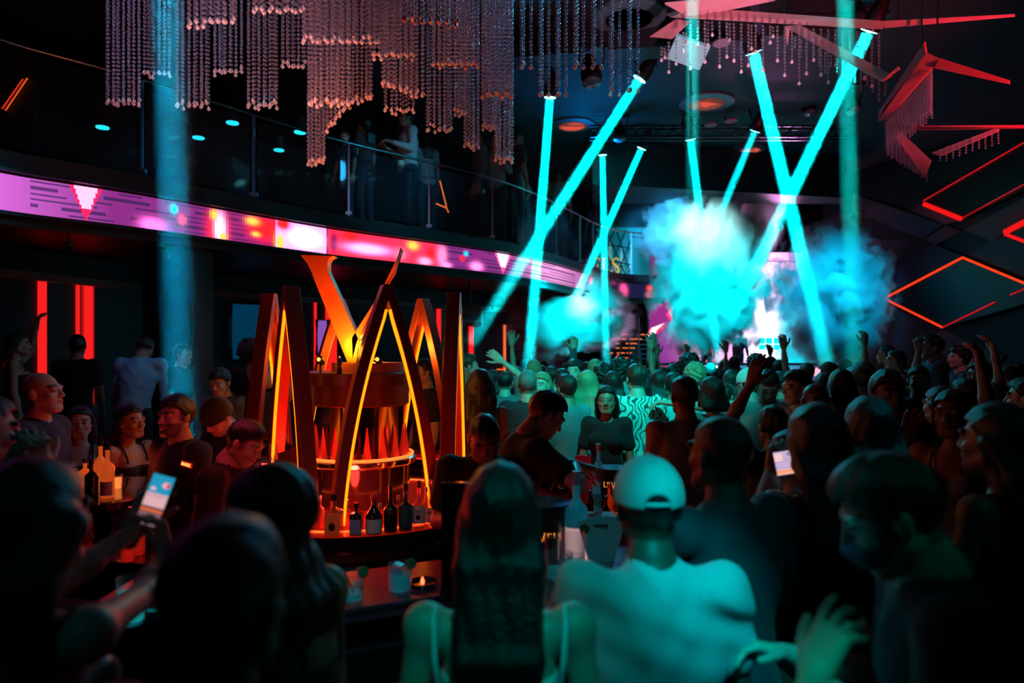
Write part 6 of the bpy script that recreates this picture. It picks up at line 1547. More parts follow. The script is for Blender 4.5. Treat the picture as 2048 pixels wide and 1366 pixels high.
        v_, f_ = hh.mesh(); pieces.append((v_, f_, np.tile(tone_c, (len(v_), 1))))
    Vv, Ff, Cc = join_meshes(pieces)
    mesh_np('body', Vv, Ff, sm, root, True, Cc)
    # ---- clothing
    ph = NPERS[0]*1.7
    def fold(amp):
        def fn(X, Y_, Z): return amp*(0.9*np.abs(np.sin(13*X+10*Z+2.2*np.sin(6*Z+ph)+1.5*np.sin(9*X)))-0.5 + 0.6*(np.sin(26*X+9*np.sin(7*Z+ph)+11*Z)*0.5+np.sin(41*Z-17*X+6*np.sin(9*X+ph)+4*Y_)*0.35+np.sin(15*Z+22*Y_+ph)*0.4))
        return fn
    cg = 0.014*s if not (top in ('strap', 'tank', 'dress')) else 0.007*s
    hem = 0.86*s if not top == 'dress' else 0.45*s
    if top != 'none':
        T = Field(lo, hi, res)
        torso(T, cg)
        if top == 'dress': T.cone((0, 0, 0.9*s), (0, 0.0, 0.5*s), 0.16*s, 0.19*s, k, flat=((0, 1, 0), 0.75))
        if not sit: T.cone(hip-np.array([0, 0.0, -0.02]), (0, 0, 0.80*s), 0.125*s*G+cg, 0.13*s*G+cg, k, flat=((0, 1, 0), 0.8))
        for sd in (-1, 1):
            if top == 'tee' or top == 'open': arm(T, sd, 0.013*s, 'short')
            elif top == 'long': arm(T, sd, 0.011*s, 'wrist')
            elif top in ('tank',): pass
        if folds or Y < 9: T.disp(fold(folds or 0.0016))
        upv = Rl @ np.array([0, 0, 1.0]); c0 = up((0, 0, 1.475 if top in ('tee', 'long') else 1.36))
        if top in ('strap', 'dress'):
            c1 = up((0, 0, 1.30)); T.cut(lambda X, Y_, Z: ((X-c1[0])*upv[0]+(Y_-c1[1])*upv[1]+(Z-c1[2])*upv[2]-0.02*s))
        elif top == 'tank':
            T.cut(lambda X, Y_, Z: np.abs(X)-0.135*s*W - 0.0*Z)
        T.cut(lambda X, Y_, Z: hem-Z+0*X)
        if top in ('tee', 'long', 'tank'):     # neck opening
            nc = neck0+(neck1-neck0)*0.25
            T.cut(lambda X, Y_, Z: np.where(Z > nc[2]-0.035*s, 0.064*s-np.sqrt((X-nc[0])**2+(Y_-nc[1]-0.01)**2), -1.0))
        v_, f_ = T.mesh()
        nm = {'tee': 'shirt', 'long': 'shirt', 'tank': 'tank_top', 'strap': 'top', 'dress': 'dress', 'open': 'shirt'}[top]
        if pattern: mm = pattern
        else: mm = cloth_mat(tc)
        if len(v_): mesh_np(nm, v_, f_, mm, root, True)
        if top in ('strap', 'dress'):
            for sx in (-1, 1):
                mb = MB(); pth = [up((sx*0.075, 0.10, 1.30)), up((sx*(strapx-0.003), 0.085, 1.38)), up((sx*strapx, 0.045, 1.452)), up((sx*strapx, -0.005, 1.472)), up((sx*(strapx-0.002), -0.055, 1.450)), up((sx*(strapx-0.008), -0.088, 1.38)), up((sx*(strapx-0.02), -0.095, 1.30))]
                mb.tube(pth, 0.0065, 6); mb.build('strap', mm, root, True)
        if top in ('tee', 'long') and Y < 6:     # collar or neckband
            nc = neck0+(neck1-neck0)*(0.22 if top == 'tee' else 0.36); rr_ = 0.068*s if not female else 0.06*s
            MB().tube([nc+np.array([rr_*math.cos(t_), rr_*math.sin(t_)*0.98+0.008, -0.022*math.sin(t_)*s]) for t_ in np.linspace(0, 2*math.pi, 20, endpoint=False)], 0.008 if top == 'tee' else 0.013, 6, closed=True).build('collar', mm, root, True)
    if bottom != 'none' and not top == 'dress':
        Lg = Field(lo, np.array([hi[0], hi[1], 1.06*s]), max(res, 0.011)); Lg.ell(up((0, -0.005, 0.93)), (0.158*s*G+0.008, 0.115*s*G+0.008, 0.12*s), k, M=Rl); legs_(Lg, 0.012)
        Lg.cut(lambda X, Y_, Z: np.maximum(Z-0.98*s, (0.07 if bottom == 'pants' else 0.55)*s-Z)+0*X)
        v_, f_ = Lg.mesh(); mesh_np('trousers' if bottom == 'pants' else 'shorts', v_, f_, cloth_mat(bc), root, True)
    # ---- hair
    hm = hair_mat(hc)
    if hair not in ('bald', 'shaved'):
        lo3, hi3 = hc0-np.array([0.20, 0.24, 0.20])*s, hc0+np.array([0.20, 0.22, 0.22])*s
        long_ = hair in ('long', 'bob', 'pony')
        ln = {'bob': 0.16}.get(hair, hairlen)
        if long_: lo3 = lo3-np.array([0.03, 0.10, max(0, ln-0.02)])*s; hi3 = hi3+np.array([0.03, 0.04, 0])*s
        Hf = Field(lo3, hi3, rh if not long_ else rh*1.25)
        vl = hairvol
        g = {'short': 0.008, 'buzz': 0.003, 'fade': 0.010, 'curly': 0.030, 'afro': 0.075, 'long': 0.012, 'bob': 0.016, 'pony': 0.006, 'bun': 0.006, 'quiff': 0.012}[hair]*vl
        Hf.ell(hp((0, -0.014, 0.034)), np.array((0.0755+g, 0.097+g, 0.089+g))*s, 0.02*s, M=M3)
        if hair in ('fade', 'quiff', 'short'): Hf.ell(hp((0, 0.01 if hair == 'quiff' else 0.0, 0.075)), np.array((0.062, 0.085, 0.055+ (0.012 if hair == 'quiff' else 0)))*s, 0.02*s, M=M3)
        if hair == 'bun': Hf.ell(hp((0, -0.075, 0.105)), np.array((0.045, 0.045, 0.04))*s, 0.01*s)
        def zmin(y):   # hairline height as a function of front-back position
            return np.interp(y, [-0.13, -0.09, -0.035, 0.000, 0.022, 0.050, 0.080, 0.12], [-0.080, -0.078, -0.030, 0.005, 0.040, 0.066, 0.080, 0.088])
        wid = 0.0
        def cutf(X, Y_, Z):
            lx = (X-hc0[0])*Rh[0, 0]+(Y_-hc0[1])*Rh[1, 0]+(Z-hc0[2])*Rh[2, 0]; ly = (X-hc0[0])*Rh[0, 1]+(Y_-hc0[1])*Rh[1, 1]+(Z-hc0[2])*Rh[2, 1]; lz = (X-hc0[0])*Rh[0, 2]+(Y_-hc0[1])*Rh[1, 2]+(Z-hc0[2])*Rh[2, 2]
            return zmin(ly/s)*s-lz
        Hf.cut(cutf)
        if long_ and hair != 'pony':
            top_z = 0.055
            for sx in (-1, -0.66, -0.33, 0, 0.33, 0.66, 1):
                y0 = (-0.035-0.045*math.cos(sx*1.5))*hairback; x0_ = sx*0.074*vl
                a_ = hp((x0_, y0+0.02*abs(sx), top_z-0.05*abs(sx))); b_ = hp((x0_*1.06, y0-0.012, -0.10)); torso_back = up((sx*0.085*vl, -0.118*hairback, 1.36))
                b_[1] = min(b_[1], torso_back[1]+0.05); c_ = np.array([torso_back[0]*0.9, torso_back[1]-0.012, hc0[2]-ln*s*0.55]); e_ = np.array([torso_back[0]*0.82, torso_back[1]-0.006, hc0[2]-ln*s])
                Hf.cone(a_, b_, 0.030*s*vl, 0.030*s*vl, 0.022*s)
                if ln > 0.2: Hf.cone(b_, c_, 0.030*s*vl, 0.026*s*vl, 0.022*s); Hf.cone(c_, e_, 0.026*s*vl, 0.014*s*vl, 0.022*s)
            if hair == 'bob':
                for sx in (-1, 1): Hf.cone(hp((sx*0.08, 0.01, 0.0)), hp((sx*0.082, 0.02, -0.09)), 0.02*s, 0.02*s, 0.02*s)
        if hair == 'pony':
            a_ = hp((0, -0.10, 0.02)); b_ = hp((0, -0.135, -0.06)); c_ = up((0.0, -0.15, 1.36)); e_ = np.array([c_[0], c_[1], hc0[2]-ln*s])
            Hf.cone(a_, b_, 0.028*s, 0.036*s*vl, 0.02*s); Hf.cone(b_, c_, 0.036*s*vl, 0.042*s*vl, 0.02*s); Hf.cone(c_, e_, 0.042*s*vl, 0.015*s, 0.02*s)
        amp = {'curly': 0.008, 'afro': 0.012}.get(hair, 0.0028)*s; fr = 60 if hair in ('curly', 'afro') else 95
        if hair in ('curly', 'afro', 'quiff', 'short', 'fade', 'long', 'bob'):
            if hair in ('curly', 'afro'): Hf.disp(lambda X, Y_, Z: amp*np.sin(fr*X+3*np.sin(fr*0.4*Z+ph))*np.sin(fr*Y_+2)*np.sin(fr*Z+ph)*2)
            elif long_: Hf.disp(lambda X, Y_, Z: amp*0.55*(np.sin(150*X+5*np.sin(7*Z+ph)+20*Y_)+0.7*np.sin(67*X+3*np.sin(11*Z+2*ph))))
            else: Hf.disp(lambda X, Y_, Z: amp*np.sin(120*X+2*np.sin(30*Y_+ph))*np.sin(50*Y_+ph+20*Z))
        v_, f_ = Hf.mesh()
        if len(v_): mesh_np('hair', v_, f_, hm, root, True)
    if cap is not None:
        kind, ccol = cap
        Cf = Field(hc0-np.array([0.16, 0.24, 0.10])*s, hc0+np.array([0.16, 0.24, 0.17])*s, rh)
        Cf.ell(hp((0, -0.012, 0.034)), np.array((0.094, 0.115, 0.110))*s, 0.01, M=M3)
        loc = lambda X, Y_, Z: ((X-hc0[0])*Rh[0, 0]+(Y_-hc0[1])*Rh[1, 0]+(Z-hc0[2])*Rh[2, 0], (X-hc0[0])*Rh[0, 1]+(Y_-hc0[1])*Rh[1, 1]+(Z-hc0[2])*Rh[2, 1], (X-hc0[0])*Rh[0, 2]+(Y_-hc0[1])*Rh[1, 2]+(Z-hc0[2])*Rh[2, 2])
        fr_ = 1 if kind in ('cap', 'beanie') else -1
        def cc1(X, Y_, Z): lx, ly, lz = loc(X, Y_, Z); return (0.018 if kind != 'beanie' else 0.0)*s-lz+0*lx + (0.25*np.clip(-ly*fr_, 0, 1)*-0.3)
        Cf.cut(cc1)
        if kind != 'beanie':
            def arc(X, Y_, Z): lx, ly, lz = loc(X, Y_, Z); return np.where(ly*fr_ < -0.03, 0.034*s-np.sqrt(lx**2+(np.maximum(lz-0.015*s, 0)*1.05)**2), -1)
            Cf.cut(arc)
            Cf.ell(hp((0, 0.105*fr_, 0.022)), np.array((0.066, 0.075, 0.006))*s, 0.008*s, M=M3 @ rotm('X', -0.12*fr_))
        v_, f_ = Cf.mesh(); cp = mesh_np('cap' if kind != 'beanie' else 'beanie', v_, f_, cloth_mat(ccol, 0.7), root, True)
        if kind != 'beanie':
            c_ = hp((0, -0.012, 0.146)); MB().ball(c_, 0.007*s, 8, 6, (1, 1, 0.6)).build('button', cloth_mat(ccol, 0.7), cp, True)
            pth = [hp((0.038*math.sin(t_), fr_*-0.122*math.cos(t_*0.5), 0.022)) for t_ in np.linspace(-1.3, 1.3, 9)]
            MB().tube(pth, 0.006, 6).build('strap', cloth_mat(ccol, 0.7), cp, True)
    if mask:
        Mf = Field(lo2, hi2, rh)
        Mf.ell(hp((0, 0.040, -0.046)), np.array((0.062, 0.074, 0.056))*s, 0.01, M=M3); Mf.cone(hp((0, 0.06, -0.03)), hp((0, 0.11, -0.03)), 0.035*s, 0.014*s, 0.02*s)
        def cm(X, Y_, Z): ly = (X-hc0[0])*Rh[0, 1]+(Y_-hc0[1])*Rh[1, 1]+(Z-hc0[2])*Rh[2, 1]; return 0.028*s-ly
        Mf.cut(cm); v_, f_ = Mf.mesh(); mo = mesh_np('face_mask', v_, f_, mat('mask_navy', (0.05, 0.09, 0.18), 0.7), root, True)
        for sx in (-1, 1): MB().tube([hp((sx*0.058, 0.035, -0.02)), hp((sx*0.078, 0.0, 0.018)), hp((sx*0.084, -0.018, 0.005)), hp((sx*0.078, -0.01, -0.03)), hp((sx*0.058, 0.03, -0.06))], 0.0015, 5).build('ear_loop', M_BLACK, mo, True)
    root_info[root.name] = dict(arms=arms, hc0=hc0, Rh=Rh, s=s, up=up, hp=hp, Mz=Mz, rx=rx, ry=ry, base=base)
    return root
root_info = {}
def toworld(root, p):
    i = root_info[root.name]; v = i['Mz'] @ np.array([p[0], p[1]]); return Vector((v[0]+i['rx'], v[1]+i['ry'], p[2]+i['base']))

# ------------------------------------------------------------------ the guests, nearest first
def spin(fwd): return fwd
GREY = (0.30, 0.33, 0.34); NAVY = (0.02, 0.03, 0.06); BLK = (0.012, 0.012, 0.015); WHT = (0.62, 0.64, 0.64); DEN = (0.10, 0.17, 0.25)
p_center = person('woman with very long straight dark hair and bright shoulder straps, back turned', 1000, 937, 1.60, 0, 'long', 'black', 'light', 'strap', (0.45, 0.9, 0.9), female=True, hairlen=0.52, hairvol=0.98, bottom='pants', bc=BLK, strapx=0.155, neckup=0.055, width=1.14)
p_cap = person('man in pale cap and grey shirt seen from behind beside long hair', 1295, 930, 1.80, 2, 'short', 'black', 'dark', 'tee', (0.42, 0.46, 0.48), cap=('cap', (0.45, 0.5, 0.5)), folds=0.010, L='lean', Rr='down', lean=6, pitch=4, girth=1.08, width=1.08)
p_tall = person('tall short-haired man in dark shirt standing behind the cap man', 1438, 838, 2.16, 28, 'buzz', 'black', 'dark', 'tee', (0.03, 0.045, 0.06), L='lean', Rr='down', folds=0.005, girth=1.08, width=1.1)
p_phone = person('person in pale long-sleeved shirt holding up a lit phone at right', 1584, 868, 2.75, 35, 'short', 'black', 'mid', 'long', (0.30, 0.38, 0.45), L={'to': P(1546, 950, 2.55), 'pole': (-0.6, -0.2, -1)}, Rr='hold', folds=0.005, girth=1.1, width=1.1, lhand=dict(curl=0.8, wfwd=(0.25, 0, 1), wnrm=(-0.6, -0.8, 0)))
p_sil1 = person('woman silhouette with long black hair right of the lit phone', 1630, 815, 2.35, 8, 'long', 'black', 'mid', 'dress', BLK, female=True, hairlen=0.50, hairvol=1.05, H=1.80)
p_sil2 = person('woman silhouette with long black hair behind the masked man', 1738, 800, 2.75, -10, 'long', 'black', 'mid', 'tee', BLK, female=True, hairlen=0.42, hairvol=1.05)
p_mask = person('man in dark navy face mask and short tousled hair, looking down left', 1780, 910, 1.50, 72, 'quiff', 'brown', 'light', 'tee', (0.035, 0.05, 0.075), pitch=24, mask=True, folds=0.004, L={'to': P(1628, 1352, 1.30), 'pole': (-0.4, -0.3, -1)}, lhand=dict(curl=[0.28, 0.5, 0.75, 0.9], spread=0.22, wfwd=(0.42, 0.10, 0.85), wnrm=(-0.75, -0.45, 0.35)), Rr='hold', lean=8)
p_bare = person('bare-shouldered woman with long dark hair at the right edge', 1990, 815, 2.30, 28, 'long', 'black', 'tan', 'strap', BLK, female=True, L=((0.25, 0.15, -1), (-0.5, 0.8, 0.6)), Rr='down', hairlen=0.42, bc=DEN)
p_head = person('man with short dark hair, large blurred head nearest bottom left', 455, 1052, 1.02, -12, 'fade', 'black', 'tan', 'tee', BLK, pitch=5)
p_prof = person('woman in profile facing left with dark hair and sparkling earring', 540, 935, 1.52, 74, 'long', 'black', 'tan', 'strap', BLK, female=True, pitch=12, hairlen=0.30, hairvol=0.86, hairback=0.45)
p_left = person('dark silhouette with long hair at the far left holding a phone', 72, 935, 1.42, -14, 'long', 'black', 'light', 'strap', (0.03, 0.02, 0.03), female=True, hairvol=1.35, hairlen=0.45, L={'to': P(268, 1062, 1.97), 'pole': (-0.4, -0.2, -1)}, Rr={'to': P(347, 1098, 1.96), 'pole': (0.6, -0.1, -1)}, lhand=dict(curl=0.5, wfwd=(0.35, 0.25, 1), wnrm=(-0.8, 0.6, 0.2)), rhand=dict(curl=0.75, wfwd=(-0.25, 0.1, 1), wnrm=(0.75, 0.6, 0.1)))
p_edge = person('dim person at the left edge raising cupped hands', -30, 800, 2.4, -40, 'short', 'black', 'light', 'long', NAVY, Rr={'to': P(70, 945, 2.15), 'pole': (0.6, 0, -1)}, rhand=dict(curl=0.9, wfwd=(-0.1, 0.1, 1), wnrm=(0.8, -0.4, 0)), L={'to': P(20, 955, 2.1), 'pole': (-0.4, 0, -1)}, lhand=dict(curl=0.9, wfwd=(0.3, 0.1, 1), wnrm=(-0.8, -0.4, 0)))
# jewellery
i_ = root_info[p_prof.name]
for sx in (-1,):
    e_ = thing('earring', 'sparkling teal drop earring on the woman in profile', 'earring', toworld(p_prof, i_['hp']((-0.084, -0.008, -0.036))))
    MB().ball((0, 0, 0), 0.005, 8, 6).build('stud', M_CHROME, e_, True); MB().ball((0, 0, -0.017), 0.009, 8, 6, (1, 0.5, 1.4)).build('drop', mat('teal_gem', (0.05, 0.6, 0.55), 0.1, emis=(0, 0.5, 0.45), es=0.4), e_, True)

def phone(label, c, fwd, up_, content, size=(0.072, 0.155)):
    """slab phone centred at c whose screen faces fwd"""
    z = Vector(fwd).normalized(); y = (Vector(up_)-z*Vector(up_).dot(z)).normalized(); x = y.cross(z)
    M = Matrix((x, y, z)).transposed()
    t = thing('smartphone', label, 'phone', c); t.rotation_euler = M.to_euler()
    w, h = size
    MB().box((-w/2, -h/2, -0.004), (w/2, h/2, 0.004)).build('case', M_BLACKG, t, bevel=0.002)
    nx, nz = 36, 78; xs = np.linspace(-w/2+0.003, w/2-0.003, nx+1); ys = np.linspace(-h/2+0.003, h/2-0.003, nz+1)
    V = np.zeros((nx+1, nz+1, 3)); V[:, :, 0] = xs[:, None]; V[:, :, 1] = ys[None]; V[:, :, 2] = 0.0048
    idx = np.arange((nx+1)*(nz+1)).reshape(nx+1, nz+1); Fq = np.stack([idx[:-1, :-1], idx[1:, :-1], idx[1:, 1:], idx[:-1, 1:]], -1).reshape(-1, 4)
    cc = V.reshape(-1, 3)[Fq].mean(1); u = cc[:, 0]/w+0.5; v = cc[:, 1]/h+0.5
    mesh_np('screen', V.reshape(-1, 3), Fq, attr_emat('phone_screen', 1.0), t, False, content(u, v), 'picture', True)
    return t
def scr1(u, v):
    c = np.ones((len(u), 3))*np.array([0.10, 0.04, 0.05])
    k = v > 0.62; c[k] = (0.02, 0.30, 0.50); k = (v > 0.36) & (v <= 0.62); c[k] = (0.75, 0.42, 0.46)
    k = (((u-0.72)/0.16)**2+((v-0.80)/0.06)**2) < 1; c[k] = (0.9, 0.45, 0.5); k = (((u-0.8)/0.08)**2+((v-0.80)/0.04)**2) < 1; c[k] = (0.7, 0.02, 0.02)
    k = (((u-0.25)/0.12)**2+((v-0.70)/0.03)**2) < 1; c[k] = (0.8, 0.5, 0.55)
    k = (v > 0.28) & (v < 0.31); c[k] = (1.0, 0.18, 0.03)
    k = (v < 0.26) & ((v*22) % 1 > 0.45) & ((u*10) % 1 > 0.2); c[k] = (0.35, 0.20, 0.24)
    k = (v > 0.56) & (v < 0.59) & ((u*6) % 1 > 0.6); c[k] = (0.1, 0.1, 0.3)
    return c
def scr2(u, v):
    c = np.ones((len(u), 3))*np.array([0.62, 0.50, 0.75])
    k = (v > 0.1) & ((v*9) % 1 > 0.72); c[k] = (0.45, 0.2, 0.35); k = v < 0.22; c[k] = (1.0, 0.35, 0.1); k = v < 0.1; c[k] = (0.9, 0.5, 0.45)
    k = (u < 0.5) & (v > 0.6) & (v < 0.9); c[k] = (0.95, 0.6, 0.6); return c
phone('phone with blue and pink chat screen held at lower left', P(312, 1000, 1.92), (0.10, -1, 0.25), (0.28, 0, 1), scr1, (0.068, 0.145))
phone('phone showing a white and orange page held at right', P(1566, 926, 2.52), (0.0, -1, 0.15), (-0.15, 0, 1), scr2, (0.068, 0.09))

# ---- behind the bar
B = 'bar staff inside the island bar'
p_mark = person('uniformed bartender with cropped hair and red name badge at left', 352, 795, 3.95, 148, 'fade', 'black', 'light', 'tee', (0.012, 0.015, 0.03), group=B, hyaw=-6, beard=True, girth=1.05)
t = thing('name_badge', 'glowing red name badge on the bartender chest', 'badge', P(373, 929, 3.78)); t.rotation_euler = (0, R(12), R(-14))
MB().box((-0.036, -0.003, -0.014), (0.036, 0.003, 0.014)).build('plate', mat('badge_red', (0.25, 0.01, 0.005), 0.4, emis=(1, 0.02, 0.0), es=0.5), t, bevel=0.001)
tx = text_obj('lettering', 'MARK', 0.019, 0.001, emat('badge_letters', (1.0, 0.5, 0.12), 2.2), Matrix.Translation((0, -0.0035, 0)) @ Matrix.Rotation(R(90), 4, 'X'), loc=(0, 0, 0)); tx.parent = t
person('bartender in black beanie looking down behind the badge wearer', 436, 792, 4.5, 150, 'short', 'black', 'light', 'tee', BLK, pitch=38, cap=('beanie', (0.02, 0.025, 0.035)), group=B)
person('bartender with red-lit profile bending right beside the arches', 490, 836, 3.55, -95, 'short', 'black', 'light', 'tee', BLK, pitch=28, lean=12, group=B)
person('bartender in black bending his head down at the bar centre', 968, 823, 3.52, 186, 'short', 'black', 'mid', 'tee', BLK, pitch=34, L='hold', Rr='hold', group=B, girth=1.08, width=1.08, lean=6)
person('bartender in black leaning right to mix drinks, neck lit red', 1092, 779, 3.80, -72, 'fade', 'black', 'light', 'tee', BLK, pitch=28, lean=20, L={'to': P(1142, 935, 3.95), 'pole': (-0.6, -0.6, 0.1)}, Rr={'to': P(1150, 930, 3.66), 'pole': (0.4, -0.6, 0.1)}, rhand=dict(curl=0.7, wfwd=(1, 0, -0.2), wnrm=(0, 0, 1)), lhand=dict(curl=0.7, wfwd=(1, 0, -0.2), wnrm=(0, 0, 1)), group=B, width=1.08)

# ---- left lounge
G_ = 'guests in the left lounge'
person('bald man in profile facing right at the left', 84, 746, 4.0, -84, 'bald', 'black', 'light', 'tee', (0.03, 0.04, 0.09), group=G_, pitch=-6, girth=1.15)
person('dim woman left of the glowing bottles', 160, 800, 3.7+1.0, -150, 'long', 'black', 'light', 'strap', BLK, female=True, group=G_, H=1.60)
person('dim woman in profile right of the glowing bottles', 262, 795, 4.6, -110, 'long', 'black', 'mid', 'strap', BLK, female=True, group=G_, H=1.62)
person('man in pale blue shirt bent forward, back to camera', 290, 672, 7.35, 8, 'short', 'black', 'mid', 'long', (0.26, 0.45, 0.60), lean=22, base=0.42, folds=0.006, group=G_, pitch=25, res=0.011, width=1.1)
person('dark silhouette standing before the wide red wall panel', 155, 672, 7.4, 20, 'short', 'black', 'mid', 'tee', BLK, base=0.42, group=G_)
person('dim person with teal-lit profile beside the blue beam', 366, 690, 7.5, -95, 'short', 'black', 'light', 'tee', BLK, base=0.42, group=G_)
person('dark-haired man in denim shirt looking down, lit red in the face', 440, 737, 6.35, 172, 'quiff', 'black', 'light', 'long', DEN, pitch=20, group=G_, res=0.010)
person('grey-haired man in black seen from behind, ear lit', 522, 727, 6.45, -55, 'short', 'grey', 'light', 'long', BLK, group=G_)
person('dark figure with huge round afro hair by the blue screen', 502, 690, 7.4, 30, 'afro', 'black', 'mid', 'tee', BLK, base=0.42, group=G_, female=True)
person('slim person at the far left edge with arm raised to face', 38, 668, 7.2, -60, 'long', 'brown', 'light', 'dress', BLK, base=0.42, group=G_, female=True, L='upbent')
person('dim guest behind the left-hand arch feet', 580, 745, 6.5, 140, 'short', 'black', 'light', 'tee', BLK, group=G_)
person('red-lit guest seen through the front left arch', 610, 752, 7.2, 120, 'short', 'black', 'light', 'tee', (0.1, 0.05, 0.05), base=0.42, H=1.35, group=G_)
person('smiling man in profile just right of back arch', 846, 712, 6.7, 120, 'short', 'black', 'light', 'tee', BLK, group=G_, H=1.9)
person('person with dark bob seen between back and right arches', 862, 730, 7.4, 20, 'bob', 'black', 'light', 'tee', (0.1, 0.3, 0.4), group=G_, L='phone')

# ---- crowd around the bar, middle distance
pat = mat('wavy_pattern_shirt', (0.6, 0.66, 0.62), 0.8)
nt = pat.node_tree; bs = nt.nodes['Principled BSDF']
tc_ = nt.nodes.new('ShaderNodeTexCoord'); wv_ = nt.nodes.new('ShaderNodeTexWave'); wv_.inputs['Scale'].default_value = 7; wv_.inputs['Distortion'].default_value = 14; wv_.inputs['Detail'].default_value = 1; wv_.inputs['Detail Scale'].default_value = 1.2
cr_ = nt.nodes.new('ShaderNodeValToRGB'); cr_.color_ramp.elements[0].position = 0.72; cr_.color_ramp.elements[0].color = (0.6, 0.68, 0.62, 1); cr_.color_ramp.elements[1].position = 0.80; cr_.color_ramp.elements[1].color = (0.06, 0.08, 0.08, 1)
nt.links.new(tc_.outputs['Object'], wv_.inputs[0]); nt.links.new(wv_.outputs['Color'], cr_.inputs[0]); nt.links.new(cr_.outputs[0], bs.inputs['Base Color'])
C1 = 'guests gathered round the bar'
person('man in pale shirt with dark wavy line pattern, back turned', 1273, 731, 6.1, 4, 'fade', 'brown', 'light', 'tee', WHT, pattern=pat, folds=0.006, group=C1, girth=1.1, width=1.05, res=0.011)
person('woman with long dark hair facing camera behind lettered bucket', 1213, 775, 5.7, 168, 'long', 'black', 'mid', 'tee', BLK, female=True, group=C1, res=0.010)
person('broad man in sleeveless olive shirt seen from behind, short hair', 1368, 757, 4.45, 6, 'short', 'black', 'tan', 'tank', (0.14, 0.18, 0.16), group=C1, girth=1.1, width=1.12)
person('man in white backwards cap and pale shirt leaning into group', 1496, 742, 6.0, 20, 'buzz', 'black', 'light', 'tee', WHT, cap=('backcap', (0.75, 0.78, 0.78)), L='side', group=C1, lean=8, res=0.011)
person('dark figure raising a bare arm high before the white cap', 1545, 812, 4.0, 10, 'short', 'black', 'tan', 'tee', BLK, L={'to': P(1503, 765, 3.85), 'pole': (-1, 0.1, 0.2)}, lhand=dict(curl=0.25, wfwd=(0.3, 0, 1), wnrm=(-0.6, -0.6, 0)), group=C1, H=1.66)
p_glasses = person('man with glasses in pale shirt bowing his head toward camera', 1536, 737, 5.5, 165, 'short', 'black', 'light', 'long', WHT, pitch=32, group=C1, beard=True, girth=1.1)
person('young man with cropped hair in profile, right of the glasses man', 1592, 743, 5.2, 105, 'fade', 'black', 'light', 'tee', GREY, pitch=8, group=C1)
person('shaven-headed man facing camera in shadow behind long hair', 1633, 767, 4.2, 178, 'shaved', 'black', 'tan', 'tee', (0.14, 0.18, 0.20), group=C1, girth=1.1, width=1.1)
person('shadowed man with tousled hair facing camera, hand raised', 1775, 747, 3.95, 176, 'quiff', 'black', 'tan', 'tee', (0.03, 0.04, 0.06), L={'to': P(1812, 880, 3.7), 'pole': (-0.6, 0, -1)}, lhand=dict(curl=0.5, spread=0.25, wfwd=(0.3, 0, 1), wnrm=(0.2, 1, 0)), group=C1)
person('smiling woman with long dark hair in the right-hand shadows', 1905, 785, 3.5, 130, 'long', 'black', 'tan', 'strap', (0.12, 0.16, 0.2), female=True, group=C1, res=0.009)
person('woman with long brown hair at right, head turned away', 1880, 777, 4.4, 20, 'long', 'brown', 'light', 'tee', (0.1, 0.14, 0.18), female=True, group=C1)
person('dark-haired guest at the far right edge, arms raised', 2052, 760, 4.2, 40, 'short', 'black', 'light', 'tank', BLK, L='upbent', group=C1)
person('woman with long dark hair standing near the bar, back turned', 961, 742, 5.4, 4, 'long', 'black', 'light', 'dress', (0.05, 0.05, 0.06), female=True, hairlen=0.45, group=C1, hairvol=1.1)
person('woman with pale-lit hair in profile left of long-haired woman', 926, 738, 6.6, -50, 'long', 'blond', 'light', 'strap', (0.5, 0.5, 0.5), female=True, group=C1)
person('tall man behind the pale-haired woman, facing right', 936, 710, 7.4, -70, 'short', 'brown', 'light', 'tee', GREY, group=C1)
person('grey-haired man in dark suit seen from behind, ears glowing', 1055, 744, 6.2, 0, 'short', 'grey', 'light', 'long', (0.03, 0.04, 0.06), group=C1, width=1.08)
person('smiling pale-lit woman turning back beside the suited man', 1083, 748, 6.7, 150, 'bob', 'blond', 'light', 'tee', GREY, female=True, group=C1)
person('woman with long straight blond hair left of dark-haired face', 1176, 744, 6.2, -20, 'long', 'blond', 'light', 'tee', (0.05, 0.07, 0.08), female=True, hairlen=0.5, group=C1)
person('man in loose dark shirt behind the mixing bartender', 1132, 752, 6.0, 30, 'short', 'black', 'mid', 'long', (0.18, 0.25, 0.28), group=C1)
person('guest with black bob, teal-lit sleeve, left of white cap', 1422, 758, 5.4, 10, 'bob', 'black', 'mid', 'tee', WHT, female=True, group=C1, hairvol=1.1)
person('low bending guest with pale hand near the bob-haired guest', 1450, 772, 6.75, -40, 'short', 'brown', 'light', 'tee', GREY, lean=14, group=C1)
person('tall broad man in pale shirt before the stage, curly hair', 1390, 731, 7.0, -10, 'curly', 'blond', 'light', 'long', (0.35, 0.42, 0.42), group=C1, width=1.15, girth=1.15)
person('dark long-haired guest left of the shadowed right-hand man', 1682, 742, 5.3, -10, 'long', 'black', 'tan', 'tee', BLK, female=True, group=C1)
person('guest with teal shirt shoulder right of the shaven man', 1720, 735, 5.6, 30, 'short', 'brown', 'light', 'tee', (0.2, 0.35, 0.35), group=C1)

hpg = root_info[p_glasses.name]['hp']
mb = MB()
for sx in (-1, 1):
    mb.tube([hpg((sx*0.032+0.021*math.cos(a_), 0.098, 0.006+0.016*math.sin(a_))) for a_ in np.linspace(0, 2*math.pi, 14, endpoint=False)], 0.0025, 5, closed=True)
    mb.tube([hpg((sx*0.053, 0.096, 0.01)), hpg((sx*0.080, 0.05, 0.012)), hpg((sx*0.084, -0.01, 0.012))], 0.0025, 5)
mb.tube([hpg((-0.011, 0.1, 0.008)), hpg((0.011, 0.1, 0.008))], 0.0025, 5)
mb.build('glasses', M_BLACK, p_glasses, True)

